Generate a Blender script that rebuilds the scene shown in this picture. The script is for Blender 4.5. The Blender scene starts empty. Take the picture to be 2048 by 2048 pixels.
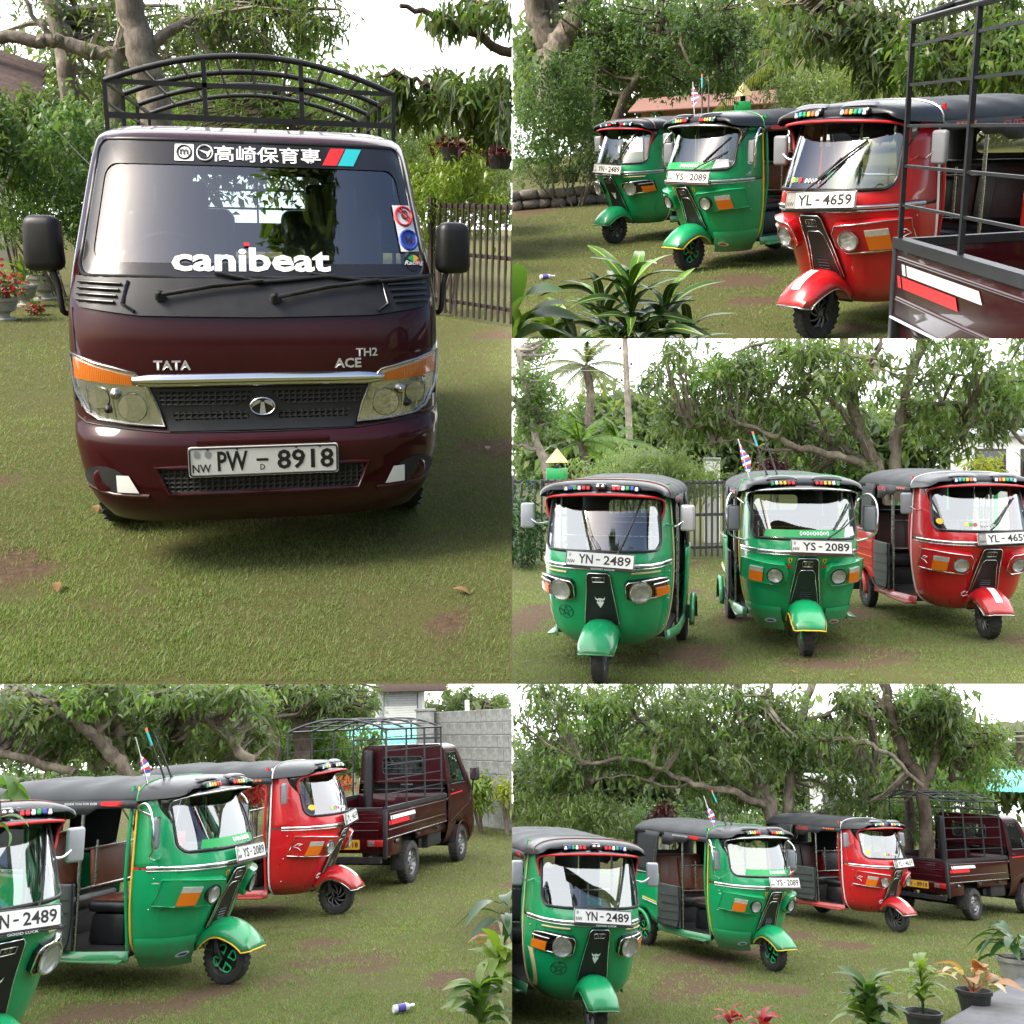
import bpy, bmesh, math, random
import numpy as np
from mathutils import Vector, Matrix

# ------------------------------------------------------------------ camera, world, sun, exposure
SC = bpy.context.scene
COL = SC.collection
R = math.radians
F = 2000.0            # focal length in pixels of the 2048 picture
Y0 = 900.0            # picture row of the optical axis
CAM = Vector((0, 0, 16.0))
cd = bpy.data.cameras.new('camera')
cd.sensor_width = 36.0
cd.lens = 36.0 * F / 2048.0
cd.shift_y = -(1024.0 - Y0) / 2048.0
cd.clip_start = 0.1
cd.clip_end = 2000
cam = bpy.data.objects.new('camera', cd)
COL.objects.link(cam)
cam.location = CAM
cam.rotation_euler = (R(90), 0, 0)
SC.camera = cam

SUN_AZ, SUN_EL = R(238), R(44)      # azimuth from +Y towards +X
world = bpy.data.worlds.new('World')
SC.world = world
world.use_nodes = True
wn = world.node_tree.nodes
bg = wn['Background']
skt = wn.new('ShaderNodeTexSky')
skt.sky_type = 'NISHITA'
skt.sun_disc = False
skt.sun_elevation = SUN_EL
skt.sun_rotation = SUN_AZ
skt.air_density = 1.0
skt.dust_density = 4.0
skt.ozone_density = 0.6
world.node_tree.links.new(skt.outputs[0], bg.inputs[0])
bg.inputs[1].default_value = 0.13
sl = bpy.data.lights.new('sun', 'SUN')
sl.energy = 3.0
sl.angle = R(24)
sl.color = (1.0, 0.95, 0.86)
sun = bpy.data.objects.new('sun', sl)
COL.objects.link(sun)
sd = Vector((math.sin(SUN_AZ) * math.cos(SUN_EL), math.cos(SUN_AZ) * math.cos(SUN_EL), math.sin(SUN_EL)))
sun.rotation_euler = sd.to_track_quat('Z', 'Y').to_euler()
sun.location = (0, 0, 60)
SC.view_settings.view_transform = 'Standard'
SC.view_settings.look = 'None'
SC.view_settings.exposure = 1.0
SC.view_settings.gamma = 1.0
SC.view_settings.use_curve_mapping = False
SC.cycles.use_denoising = True
SC.cycles.use_light_tree = False
SC.cycles.use_adaptive_sampling = True
SC.cycles.adaptive_threshold = .025
SC.cycles.max_bounces = 6
SC.cycles.diffuse_bounces = 2
SC.cycles.glossy_bounces = 2
SC.cycles.transmission_bounces = 4
SC.cycles.transparent_max_bounces = 12
SC.cycles.sample_clamp_indirect = 6.0
SC.cycles.caustics_reflective = False
SC.cycles.caustics_refractive = False
SKY_L = 1.95           # radiance of the bright overcast sky and of the added glowing ceilings

# ------------------------------------------------------------------ materials
def srgb(r, g, b):
    f = lambda c: (c / 255 / 12.92) if c <= 10.3 else ((c / 255 + .055) / 1.055) ** 2.4
    return (f(r), f(g), f(b), 1)

class NT:
    def __init__(s, name):
        s.m = bpy.data.materials.new(name)
        s.m.use_nodes = True
        s.t = s.m.node_tree
        s.n = s.t.nodes
        s.b = s.n['Principled BSDF']
        s.out = s.n['Material Output']
    def new(s, typ, **kw):
        n = s.n.new(typ)
        for k, v in kw.items():
            if hasattr(n, k): setattr(n, k, v)
        return n
    def link(s, a, b): s.t.links.new(a, b)
    def noise(s, scale, detail=4, rough=.6, vec=None, dist=0):
        n = s.new('ShaderNodeTexNoise')
        n.inputs['Scale'].default_value = scale
        n.inputs['Detail'].default_value = detail
        n.inputs['Roughness'].default_value = rough
        n.inputs['Distortion'].default_value = dist
        if vec is not None: s.link(vec, n.inputs['Vector'])
        return n
    def ramp(s, fac, stops):
        r = s.new('ShaderNodeValToRGB')
        e = r.color_ramp.elements
        while len(e) < len(stops): e.new(.5)
        for x, (p, c) in zip(e, stops):
            x.position = p
            x.color = c if len(c) == 4 else (*c, 1)
        s.link(fac, r.inputs[0])
        return r
    def mix(s, fac, a, b, mode='MIX'):
        m = s.new('ShaderNodeMix', data_type='RGBA', blend_type=mode)
        for i, v in ((0, fac), (6, a), (7, b)):
            if hasattr(v, 'is_output'): s.link(v, m.inputs[i])
            else: m.inputs[i].default_value = v
        return m.outputs[2]
    def bump(s, h, strength=.3, dist=.01):
        b = s.new('ShaderNodeBump')
        b.inputs['Strength'].default_value = strength
        b.inputs['Distance'].default_value = dist
        s.link(h, b.inputs['Height'])
        s.link(b.outputs[0], s.b.inputs['Normal'])
    def set(s, **kw):
        for k, v in kw.items():
            s.b.inputs[k.replace('_', ' ')].default_value = v
    def obj(s): return s.new('ShaderNodeTexCoord').outputs['Object']
    def geo(s, o): return s.new('ShaderNodeNewGeometry').outputs[o]

MAT = {}
def plain(name, col, rough=.5, metal=0, coat=0, var=.12, scale=9, bump=0, spec=.5, dirt=None, dust=None, coat_rough=.06):
    """painted, moulded or cast surface with slight unevenness"""
    t = NT(name)
    v = t.obj()
    n = t.noise(scale, 5, .6, v)
    c = (*col[:3], 1)
    lo = tuple(x * (1 - var) for x in col[:3]) + (1,)
    hi = tuple(min(1, x * (1 + var)) for x in col[:3]) + (1,)
    r = t.ramp(n.outputs[0], [(.3, lo), (.7, hi)])
    o = r.outputs[0]
    if dirt:
        n2 = t.noise(dirt[1], 8, .7, v)
        f = t.ramp(n2.outputs[0], [(dirt[2], (0, 0, 0)), (min(1, dirt[2] + .25), (1, 1, 1))])
        o = t.mix(f.outputs[0], o, (*dirt[0], 1))
    if dust:
        # dried splashes thrown up from the ground, in the vehicle's own height
        n3 = t.noise(16, 8, .75, v)
        sp = t.new('ShaderNodeSeparateXYZ'); t.link(v, sp.inputs[0])
        mr = t.new('ShaderNodeMapRange'); mr.inputs['From Min'].default_value = dust[1]; mr.inputs['From Max'].default_value = .15
        mr.inputs['To Min'].default_value = 0; mr.inputs['To Max'].default_value = .50
        t.link(sp.outputs[2], mr.inputs[0])
        ad = t.new('ShaderNodeMath', operation='MULTIPLY'); t.link(n3.outputs[0], ad.inputs[0]); t.link(mr.outputs[0], ad.inputs[1])
        f3 = t.ramp(ad.outputs[0], [(.10, (0, 0, 0)), (.24, (.75, .75, .75))])
        o = t.mix(f3.outputs[0], o, (*dust[0], 1))
        # dust film in streaks and fine specks of old mud
        mp = t.new('ShaderNodeMapping'); mp.inputs['Scale'].default_value = (7, 7, 1.6); t.link(v, mp.inputs[0])
        n4 = t.noise(2.0, 7, .72, mp.outputs[0]); f4 = t.ramp(n4.outputs[0], [(.50, (0, 0, 0)), (.78, (.15, .15, .15))])
        o = t.mix(f4.outputs[0], o, (*[min(1, q * 1.6) for q in dust[0]], 1))
        n5 = t.noise(150, 2, .5, v); f5 = t.ramp(n5.outputs[0], [(.70, (0, 0, 0)), (.76, (.55, .55, .55))])
        o = t.mix(f5.outputs[0], o, (*dust[0], 1))
    t.link(o, t.b.inputs['Base Color'])
    rr = t.ramp(n.outputs[0], [(.2, (max(.02, rough * .8),) * 3), (.8, (min(1, rough * 1.2),) * 3)])
    t.link(rr.outputs[0], t.b.inputs['Roughness'])
    t.set(Metallic=metal, Coat_Weight=coat, Coat_Roughness=coat_rough, Specular_IOR_Level=spec)
    if bump: t.bump(n.outputs[0], bump, .01)
    MAT[name] = t.m
    return t

plain('green_paint', (0.003, .30, .105), .32, coat=.55, var=.08, scale=4, dirt=((.02, .16, .07), 11, .62), dust=((.10, .085, .05), .62))
plain('red_paint', (.52, .008, .014), .30, coat=.6, var=.08, scale=4, dirt=((.26, .02, .02), 11, .64), dust=((.12, .085, .06), .62))
plain('maroon_paint', (.032, .0017, .0043), .34, coat=.5, var=.10, scale=3, spec=.15, dirt=((.040, .006, .008), 8, .62), dust=((.028, .012, .011), .50), coat_rough=.035)
plain('black_plastic', (.011, .011, .012), .48, var=.2, scale=12)
plain('dark_glossy', (.012, .012, .014), .22, coat=.4, var=.1)
plain('black_metal', (.020, .021, .026), .42, var=.25, scale=14, dirt=((.05, .03, .025), 22, .68))
plain('canvas', (.022, .024, .027), .58, var=.3, scale=6, bump=.25, dirt=((.05, .05, .05), 5, .62))
plain('canvas_gloss', (.020, .021, .024), .33, var=.25, scale=8, bump=.35)
plain('grey_canvas', (.045, .055, .050), .6, var=.2, scale=8, bump=.2)
plain('vinyl_black', (.016, .016, .018), .38, var=.2, scale=10, bump=.1)
plain('vinyl_brown', (.16, .045, .02), .45, var=.25, scale=10, bump=.15)
plain('vinyl_maroon', (.05, .012, .012), .5, var=.25, scale=12, bump=.15)
plain('rubber', (.020, .020, .020), .78, var=.3, scale=20, bump=.4, dirt=((.085, .072, .052), 9, .50))
plain('wheel_grey', (.22, .22, .23), .42, metal=.5, var=.25, scale=20, dirt=((.06, .05, .045), 14, .55))
plain('wheel_dark', (.07, .07, .072), .45, metal=.4, var=.25, scale=20)
plain('wheel_green', (.02, .55, .18), .4, var=.1)
plain('silver', (.62, .62, .63), .3, metal=.55, var=.06)
plain('chrome', (.78, .78, .79), .10, metal=1, var=.05)
plain('chrome_dull', (.50, .49, .48), .26, metal=1, var=.15, scale=25)
plain('plate_white', (.72, .71, .67), .45, var=.04, scale=6, dirt=((.45, .42, .36), 12, .68))
plain('plate_yellow', (.62, .34, .03), .45, var=.06)
plain('plate_ink', (.012, .010, .010), .5)
plain('white_print', (.80, .80, .78), .4, var=.03)
plain('red_print', (.62, .02, .025), .4, var=.05)
plain('orange_print', (.75, .16, .04), .4, var=.05)
plain('blue_print', (.03, .07, .38), .4, var=.05)
plain('cyan_print', (.02, .42, .45), .4, var=.05)
plain('yellow_print', (.78, .50, .04), .4, var=.05)
plain('green_print', (.02, .33, .09), .4, var=.05)
plain('lamp_reflector', (.80, .80, .78), .20, metal=.55, var=.15, scale=30)
plain('lamp_chrome', (.85, .85, .84), .14, metal=.9, var=.10, scale=40, bump=.2)
plain('mirror_glass', (.62, .66, .70), .06, metal=1, var=.03)
plain('mirror_back', (.20, .21, .23), .4, var=.1)
plain('underbody', (.012, .011, .011), .7, var=.4, scale=16, dirt=((.05, .035, .02), 10, .55))
plain('concrete', (.30, .295, .28), .88, var=.25, scale=9, bump=.6, dirt=((.12, .125, .10), 2.2, .46))
plain('ledge_concrete', (.115, .115, .125), .8, var=.3, scale=5, bump=.4, dirt=((.05, .05, .05), 4, .55))
plain('mortar', (.26, .255, .24), .9, var=.2, scale=8, bump=.5)
plain('stone', (.19, .165, .145), .9, var=.4, scale=7, bump=.8, dirt=((.07, .09, .03), 4, .55))
plain('soil', (.075, .042, .026), .95, var=.4, scale=12, bump=.8)
plain('pot_black', (.022, .023, .025), .5, var=.3, scale=14, dirt=((.08, .07, .05), 8, .60))
plain('pot_cement', (.30, .29, .26), .85, var=.25, scale=8, bump=.4, dirt=((.12, .13, .08), 5, .55))
plain('wall_white', (.74, .73, .70), .8, var=.05, scale=3, dirt=((.5, .48, .44), 3, .66))
plain('wall_pink', (.46, .28, .22), .85, var=.1, scale=4)
plain('roof_tile', (.22, .105, .08), .8, var=.35, scale=18, bump=.5)
plain('roof_old', (.11, .075, .065), .85, var=.35, scale=14, bump=.5)
plain('teal_sheet', (.11, .50, .44), .5, var=.06)
plain('shutter_grey', (.36, .37, .39), .45, metal=.3, var=.1)
plain('gate_brown', (.030, .020, .018), .5, var=.3, scale=20, dirt=((.06, .04, .03), 15, .62))
plain('cream_paint', (.60, .50, .24), .7, var=.1)
plain('bottle_white', (.72, .72, .74), .35, var=.04)
plain('bottle_blue', (.10, .07, .36), .35, var=.1)
plain('fabric_print', (.55, .5, .5), .7, var=.2, scale=30)

def bark(name, lo, hi, sc=14):
    t = NT(name)
    v = t.obj()
    mp = t.new('ShaderNodeMapping')
    mp.inputs['Scale'].default_value = (1, 1, .35)
    t.link(v, mp.inputs[0])
    n = t.noise(sc, 8, .7, mp.outputs[0], .6)
    n2 = t.noise(2.2, 4, .6, v)
    r = t.ramp(n.outputs[0], [(.3, (*lo, 1)), (.68, (*hi, 1))])
    l = t.ramp(n2.outputs[0], [(.52, (0, 0, 0)), (.68, (.75, .75, .75))])
    o = t.mix(l.outputs[0], r.outputs[0], (min(1, hi[0] * 1.5), min(1, hi[1] * 1.55), min(1, hi[2] * 1.5), 1))
    t.link(o, t.b.inputs['Base Color'])
    t.set(Roughness=.9, Specular_IOR_Level=.2)
    t.bump(n.outputs[0], .9, .03)
    MAT[name] = t.m
bark('bark_dark', (.030, .022, .017), (.115, .088, .066))
bark('bark_pale', (.10, .082, .066), (.30, .26, .215))
bark('bark_mid', (.055, .042, .032), (.20, .165, .13))

def leafmat(name, cols, trans=.45, rough=.42):
    """leaf blades: each island its own tone, light passes through"""
    t = NT(name)
    rnd = t.geo('Random Per Island')
    k = len(cols)
    r = t.ramp(rnd, [(i / max(1, k - 1), (*c, 1)) for i, c in enumerate(cols)])
    n = t.noise(.55, 2, .5, t.obj())
    h = t.ramp(n.outputs[0], [(.3, (.72, .74, .76)), (.7, (1.22, 1.2, 1.1))])
    c = t.mix(1.0, r.outputs[0], h.outputs[0], 'MULTIPLY')
    t.link(c, t.b.inputs['Base Color'])
    t.set(Roughness=rough, Specular_IOR_Level=.45)
    tr = t.new('ShaderNodeBsdfTranslucent')
    c2 = t.mix(1.0, c, (1.6, 1.7, .75, 1), 'MULTIPLY')
    t.link(c2, tr.inputs[0])
    mx = t.new('ShaderNodeMixShader')
    mx.inputs[0].default_value = trans
    t.link(t.b.outputs[0], mx.inputs[1])
    t.link(tr.outputs[0], mx.inputs[2])
    t.link(mx.outputs[0], t.out.inputs[0])
    MAT[name] = t.m
leafmat('leaf_mango', [(.062, .100, .038), (.098, .145, .056), (.046, .076, .030), (.165, .200, .090), (.110, .150, .062), (.070, .120, .040), (.19, .22, .08)], .5, .36)
leafmat('leaf_bright', [(0.081, 0.167, 0.032), (0.134, 0.212, 0.057), (0.060, 0.134, 0.032), (0.188, 0.234, 0.081)])
leafmat('leaf_shrub', [(0.065, 0.140, 0.049), (0.124, 0.200, 0.078), (0.052, 0.109, 0.039), (0.175, 0.242, 0.123)])
leafmat('leaf_pale', [(.13, .19, .06), (.19, .25, .10), (.10, .16, .045), (.24, .28, .14)])
leafmat('leaf_far', [(.10, .155, .070), (.15, .20, .095), (.08, .13, .055), (.19, .22, .11)])  # pale greyish greens, mostly for far foliage
leafmat('leaf_palm', [(.085, .135, .035), (.14, .165, .055), (.19, .17, .07), (.075, .12, .03)])
leafmat('leaf_yellow', [(.30, .30, .03), (.22, .27, .03), (.36, .33, .06), (.14, .22, .03)])
leafmat('leaf_dark', [(.018, .055, .014), (.030, .080, .020), (.025, .065, .016)], .3, .28)
leafmat('leaf_lime', [(0.179, 0.242, 0.041), (0.123, 0.205, 0.027), (0.246, 0.279, 0.068)], .4, .3)
leafmat('leaf_red', [(.45, .02, .03), (.33, .02, .03), (.50, .05, .07)], .35)
leafmat('leaf_purple', [(.075, .010, .022), (.045, .008, .015), (.11, .02, .03)], .3)
leafmat('leaf_copper', [(.42, .13, .06), (.36, .18, .08), (.50, .20, .12)], .35)
leafmat('leaf_cream', [(.50, .42, .28), (.45, .35, .22)], .35)
leafmat('flower_orange', [(.70, .16, .05), (.62, .08, .05), (.75, .30, .10)], .3)
leafmat('leaf_litter', [(.30, .30, .08), (.26, .15, .05), (.20, .11, .05)], .3)
leafmat('grass_blade', [(0.115, 0.206, 0.039), (0.161, 0.256, 0.057), (0.089, 0.163, 0.032), (0.249, 0.256, 0.100), (0.174, 0.250, 0.064), (0.222, 0.181, 0.107), (0.134, 0.225, 0.046), (0.107, 0.188, 0.039)], .35, .6)

def crotonmat():
    t = NT('leaf_croton')
    uv = t.new('ShaderNodeUVMap')
    sp = t.new('ShaderNodeSeparateXYZ')
    t.link(uv.outputs[0], sp.inputs[0])
    m1 = t.new('ShaderNodeMath', operation='SUBTRACT'); t.link(sp.outputs[0], m1.inputs[0]); m1.inputs[1].default_value = .5
    m2 = t.new('ShaderNodeMath', operation='ABSOLUTE'); t.link(m1.outputs[0], m2.inputs[0])
    rib = t.ramp(m2.outputs[0], [(.02, (1, 1, 1)), (.05, (0, 0, 0)), (.46, (0, 0, 0)), (.495, (.5, .5, .5))])
    n = t.noise(30, 3, .6, uv.outputs[0])
    base = t.ramp(n.outputs[0], [(.3, (.012, .050, .014)), (.7, (.035, .105, .022))])
    ob = t.new('ShaderNodeObjectInfo')
    g = t.ramp(ob.outputs['Random'], [(.55, (0, 0, 0)), (.9, (1, 1, 1))])
    b2 = t.mix(g.outputs[0], base.outputs[0], (.09, .23, .025, 1))
    c = t.mix(rib.outputs[0], b2, (.50, .42, .06, 1))
    t.link(c, t.b.inputs['Base Color'])
    t.set(Roughness=.34, Specular_IOR_Level=.4)
    MAT['leaf_croton'] = t.m
crotonmat()

def lens_mat(name, col, tr=.5, rough=.12):
    """moulded lamp lens"""
    t = NT(name)
    n = t.new('ShaderNodeTexWave')
    n.inputs['Scale'].default_value = 45
    n.bands_direction = 'Y'
    t.link(t.obj(), n.inputs[0])
    t.set(Base_Color=(*col, 1), Roughness=rough, Coat_Weight=.6, Coat_Roughness=.03)
    t.b.inputs['Transmission Weight'].default_value = tr
    t.b.inputs['IOR'].default_value = 1.3
    t.bump(n.outputs[0], .35, .004)
    MAT[name] = t.m
lens_mat('lens_amber', (.95, .23, .015), .15)
lens_mat('lens_red', (.50, .02, .02), .2)
lens_mat('lens_clear', (.86, .87, .86), .85)

def glassmat(name, tint, refl, rough=.015, top=.95):
    """window pane: tinted see-through with mirror gloss that grows at grazing angles"""
    t = NT(name)
    tb = t.new('ShaderNodeBsdfTransparent'); tb.inputs[0].default_value = (*tint, 1)
    gl = t.new('ShaderNodeBsdfGlossy'); gl.inputs['Roughness'].default_value = rough
    gl.inputs[0].default_value = (.95, .97, 1, 1)
    lw = t.new('ShaderNodeLayerWeight'); lw.inputs[0].default_value = .35
    mr = t.new('ShaderNodeMapRange')
    mr.inputs['To Min'].default_value = refl
    mr.inputs['To Max'].default_value = top
    t.link(lw.outputs['Fresnel'], mr.inputs[0])
    mx = t.new('ShaderNodeMixShader')
    t.link(mr.outputs[0], mx.inputs[0]); t.link(tb.outputs[0], mx.inputs[1]); t.link(gl.outputs[0], mx.inputs[2])
    t.link(mx.outputs[0], t.out.inputs[0])
    MAT[name] = t.m
glassmat('windscreen', (.72, .79, .76), .17)
glassmat('cab_glass', (.66, .74, .72), .16)
glassmat('lamp_glass', (.95, .96, .96), .05, .03, .35)
glassmat('clear_sheet', (.70, .72, .68), .10, .1)

t = NT('overcast_sky')
em = t.new('ShaderNodeEmission')
em.inputs[0].default_value = (.96, .985, 1.0, 1)
em.inputs[1].default_value = SKY_L
t.link(em.outputs[0], t.out.inputs[0])
MAT['overcast_sky'] = t.m

def ground_mat():
    t = NT('lawn_soil')
    v = t.obj()
    a = t.noise(.9, 7, .68, v, .3)
    b = t.noise(28, 6, .75, v)
    c = t.noise(120, 4, .8, v)
    dirt = t.ramp(b.outputs[0], [(.3, (.060, .038, .024)), (.7, (.150, .104, .066))])
    turf = t.ramp(c.outputs[0], [(.3, (.034, .048, .013)), (.52, (.075, .105, .027)), (.75, (.130, .140, .050))])
    at = t.new('ShaderNodeAttribute'); at.attribute_name = 'bare'
    ad = t.new('ShaderNodeMath', operation='MULTIPLY_ADD'); t.link(b.outputs[0], ad.inputs[0]); ad.inputs[1].default_value = 1.3; t.link(at.outputs['Fac'], ad.inputs[2])
    f = t.ramp(ad.outputs[0], [(.72, (0, 0, 0)), (1.0, (1, 1, 1))])
    ad2 = t.new('ShaderNodeMath', operation='ADD'); t.link(a.outputs[0], ad2.inputs[0]); t.link(c.outputs[0], ad2.inputs[1])
    th = t.ramp(ad2.outputs[0], [(.50, (0, 0, 0)), (.62, (.40, .40, .40))])
    tf = t.mix(th.outputs[0], turf.outputs[0], (.125, .088, .048, 1))
    t.link(t.mix(f.outputs[0], tf, dirt.outputs[0]), t.b.inputs['Base Color'])
    t.set(Roughness=.95, Specular_IOR_Level=.1)
    t.bump(b.outputs[0], .7, .03)
    MAT['lawn_soil'] = t.m
ground_mat()

# ------------------------------------------------------------------ mesh helpers
def link(o, parent=None):
    COL.objects.link(o)
    if parent is not None: o.parent = parent
    return o

def mesh(name, verts, faces, mat, parent=None, smooth=True, angle=None):
    me = bpy.data.meshes.new(name)
    me.from_pydata([tuple(v) for v in verts], [], faces)
    me.materials.append(MAT[mat])
    if smooth:
        me.polygons.foreach_set('use_smooth', [True] * len(me.polygons))
        if angle is not None:
            me.set_sharp_from_angle(angle=R(angle))
    me.update()
    return link(bpy.data.objects.new(name, me), parent)

def from_bm(name, bm, mat, parent=None, smooth=True, angle=35):
    me = bpy.data.meshes.new(name)
    bm.normal_update()
    bm.to_mesh(me)
    bm.free()
    me.materials.append(MAT[mat])
    if smooth:
        me.polygons.foreach_set('use_smooth', [True] * len(me.polygons))
        me.set_sharp_from_angle(angle=R(angle))
    return link(bpy.data.objects.new(name, me), parent)

def bm_box(bm, size, loc=(0, 0, 0), rot=(0, 0, 0), bev=0, seg=2, taper=None):
    m = Matrix.LocRotScale(Vector(loc), __import__('mathutils').Euler(rot), Vector(size))
    r = bmesh.ops.create_cube(bm, size=1)
    vs = r['verts']
    if taper:                                   # (x factor, y factor) at the top
        for v in vs:
            if v.co.z > 0: v.co.x *= taper[0]; v.co.y *= taper[1]
    bmesh.ops.transform(bm, matrix=m, verts=vs)
    if bev:
        es = list({e for v in vs for e in v.link_edges})
        bmesh.ops.bevel(bm, geom=es, offset=bev, segments=seg, affect='EDGES', profile=.5)

def box(name, size, loc, mat, parent=None, rot=(0, 0, 0), bev=.008, seg=2, taper=None):
    bm = bmesh.new()
    bm_box(bm, size, loc, rot, bev, seg, taper)
    return from_bm(name, bm, mat, parent)

def ring_frames(pts, closed=False):
    n = len(pts)
    T = []
    for i in range(n):
        a = pts[(i - 1) % n] if (closed or i > 0) else pts[i]
        b = pts[(i + 1) % n] if (closed or i < n - 1) else pts[i]
        T.append((b - a).normalized() if (b - a).length > 1e-9 else Vector((0, 0, 1)))
    N = []
    up = Vector((0, 0, 1)) if abs(T[0].z) < .9 else Vector((1, 0, 0))
    nrm = (up - T[0] * up.dot(T[0])).normalized()
    for t_ in T:
        nrm = nrm - t_ * nrm.dot(t_)
        nrm = nrm.normalized() if nrm.length > 1e-6 else t_.orthogonal().normalized()
        N.append(nrm)
    return T, N

def tube_data(pts, rad, n=8, closed=False, sq=False):
    pts = [Vector(p) for p in pts]
    T, N = ring_frames(pts, closed)
    V, Fc = [], []
    for i, p in enumerate(pts):
        r = rad[i] if isinstance(rad, (list, tuple)) else rad
        b = T[i].cross(N[i])
        for k in range(n):
            a = 2 * math.pi * (k + (.5 if sq else 0)) / n
            V.append(p + N[i] * (math.cos(a) * r) + b * (math.sin(a) * r))
    m = len(pts)
    for i in range(m if closed else m - 1):
        j = (i + 1) % m
        for k in range(n):
            q = (k + 1) % n
            Fc.append((i * n + k, i * n + q, j * n + q, j * n + k))
    if not closed:
        Fc.append(tuple(range(n - 1, -1, -1)))
        Fc.append(tuple((m - 1) * n + k for k in range(n)))
    return V, Fc

def tube(name, pts, rad, mat, parent=None, n=8, closed=False, sq=False):
    V, Fc = tube_data(pts, rad, n, closed, sq)
    return mesh(name, V, Fc, mat, parent, smooth=not sq, angle=60)

def sqbar(name, pts, w, mat, parent=None):
    return tube(name, pts, w * .7071, mat, parent, 4, sq=True)

def multi(name, parts, mat, parent=None, angle=50):
    V, Fc = [], []
    for v, f in parts:
        k = len(V)
        V += list(v)
        Fc += [tuple(i + k for i in q) for q in f]
    return mesh(name, V, Fc, mat, parent, angle=angle)

def spline(pts, n=6):
    """Catmull-Rom through the points"""
    P = [Vector(p) for p in pts]
    out = []
    for i in range(len(P) - 1):
        p0 = P[max(0, i - 1)]; p1 = P[i]; p2 = P[i + 1]; p3 = P[min(len(P) - 1, i + 2)]
        for k in range(n):
            t_ = k / n
            out.append(.5 * ((2 * p1) + (p2 - p0) * t_ + (2 * p0 - 5 * p1 + 4 * p2 - p3) * t_ ** 2 + (3 * p1 - p0 - 3 * p2 + p3) * t_ ** 3))
    out.append(P[-1])
    return out

def lathe_data(prof, n=24, axis='Y', loc=(0, 0, 0), cap=True):
    """profile of (axial, radius) turned about an axis"""
    V, Fc = [], []
    L = Vector(loc)
    for (a, r) in prof:
        for k in range(n):
            t_ = 2 * math.pi * k / n
            c, s = math.cos(t_) * r, math.sin(t_) * r
            V.append(L + (Vector((c, a, s)) if axis == 'Y' else Vector((c, s, a)) if axis == 'Z' else Vector((a, c, s))))
    m = len(prof)
    for i in range(m - 1):
        for k in range(n):
            q = (k + 1) % n
            f = (i * n + k, i * n + q, (i + 1) * n + q, (i + 1) * n + k)
            Fc.append(f)
    if cap:
        if prof[0][1] > 1e-5: Fc.append(tuple(range(n)))
        if prof[-1][1] > 1e-5: Fc.append(tuple((m - 1) * n + k for k in range(n - 1, -1, -1)))
    return V, Fc

def lathe(name, prof, mat, parent=None, n=24, axis='Y', loc=(0, 0, 0), cap=True, angle=40):
    V, Fc = lathe_data(prof, n, axis, loc, cap)
    o = mesh(name, V, Fc, mat, parent, angle=angle)
    bm = bmesh.new(); bm.from_mesh(o.data)
    bmesh.ops.remove_doubles(bm, verts=bm.verts, dist=1e-5)
    bmesh.ops.recalc_face_normals(bm, faces=bm.faces)
    bm.to_mesh(o.data); bm.free()
    return o

def loft(rows, closed_u=False):
    V = [Vector(p) for r in rows for p in r]
    n = len(rows[0])
    Fc = []
    for i in range(len(rows) - 1):
        for k in range(n if closed_u else n - 1):
            q = (k + 1) % n
            Fc.append((i * n + k, i * n + q, (i + 1) * n + q, (i + 1) * n + k))
    return V, Fc

def thicken(o, th):
    """give a sheet a real thickness, grown inwards"""
    bm = bmesh.new(); bm.from_mesh(o.data)
    bmesh.ops.recalc_face_normals(bm, faces=bm.faces)
    bmesh.ops.solidify(bm, geom=bm.faces, thickness=th)
    bm.to_mesh(o.data); bm.free()
    return o

def lerp_table(tab):
    xs = [a for a, _ in tab]; ys = [b for _, b in tab]
    # smooth monotone-ish interpolation
    def f(x):
        if x <= xs[0]: return ys[0]
        if x >= xs[-1]: return ys[-1]
        for i in range(len(xs) - 1):
            if x <= xs[i + 1]:
                h = xs[i + 1] - xs[i]
                t_ = (x - xs[i]) / h
                m = lambda j: 0 if j <= 0 or j >= len(xs) - 1 else (ys[j + 1] - ys[j - 1]) / (xs[j + 1] - xs[j - 1])
                m0 = m(i) if i > 0 else (ys[1] - ys[0]) / (xs[1] - xs[0])
                m1 = m(i + 1) if i + 1 < len(xs) - 1 else (ys[-1] - ys[-2]) / (xs[-1] - xs[-2])
                t2, t3 = t_ * t_, t_ ** 3
                return (2 * t3 - 3 * t2 + 1) * ys[i] + (t3 - 2 * t2 + t_) * h * m0 + (-2 * t3 + 3 * t2) * ys[i + 1] + (t3 - t2) * h * m1
    return f

class Nose:
    """rounded vehicle front: plan section is a superellipse whose size follows the height"""
    def __init__(s, xf, w, xd, n):
        s.xf, s.w, s.xd, s.n = xf, w, xd, n
    def a(s, z): return s.xf(z) - s.xd(z)
    def p(s, y, z, off=0.0):
        """point on the front at sideways y, height z, lifted by off"""
        P = s._p(y, z)
        if off:
            e = .004
            dy = s._p(y + e, z) - s._p(y - e, z)
            dz = s._p(y, z + e) - s._p(y, z - e)
            P = P + dy.cross(dz).normalized() * off
        return P
    def _p(s, y, z):
        w = s.w(z)
        q = min(.9995, abs(y) / w)
        return Vector((s.xd(z) + s.a(z) * (1 - q ** s.n) ** (1 / s.n), math.copysign(q * w, y), z))
    def frac(s, m):
        """m sideways fractions, evenly spread round the curve"""
        out = []
        for k in range(m + 1):
            t_ = -math.pi / 2 + math.pi * k / m
            out.append(math.copysign(abs(math.sin(t_)) ** (2 / s.n), math.sin(t_)))
        return out

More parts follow.
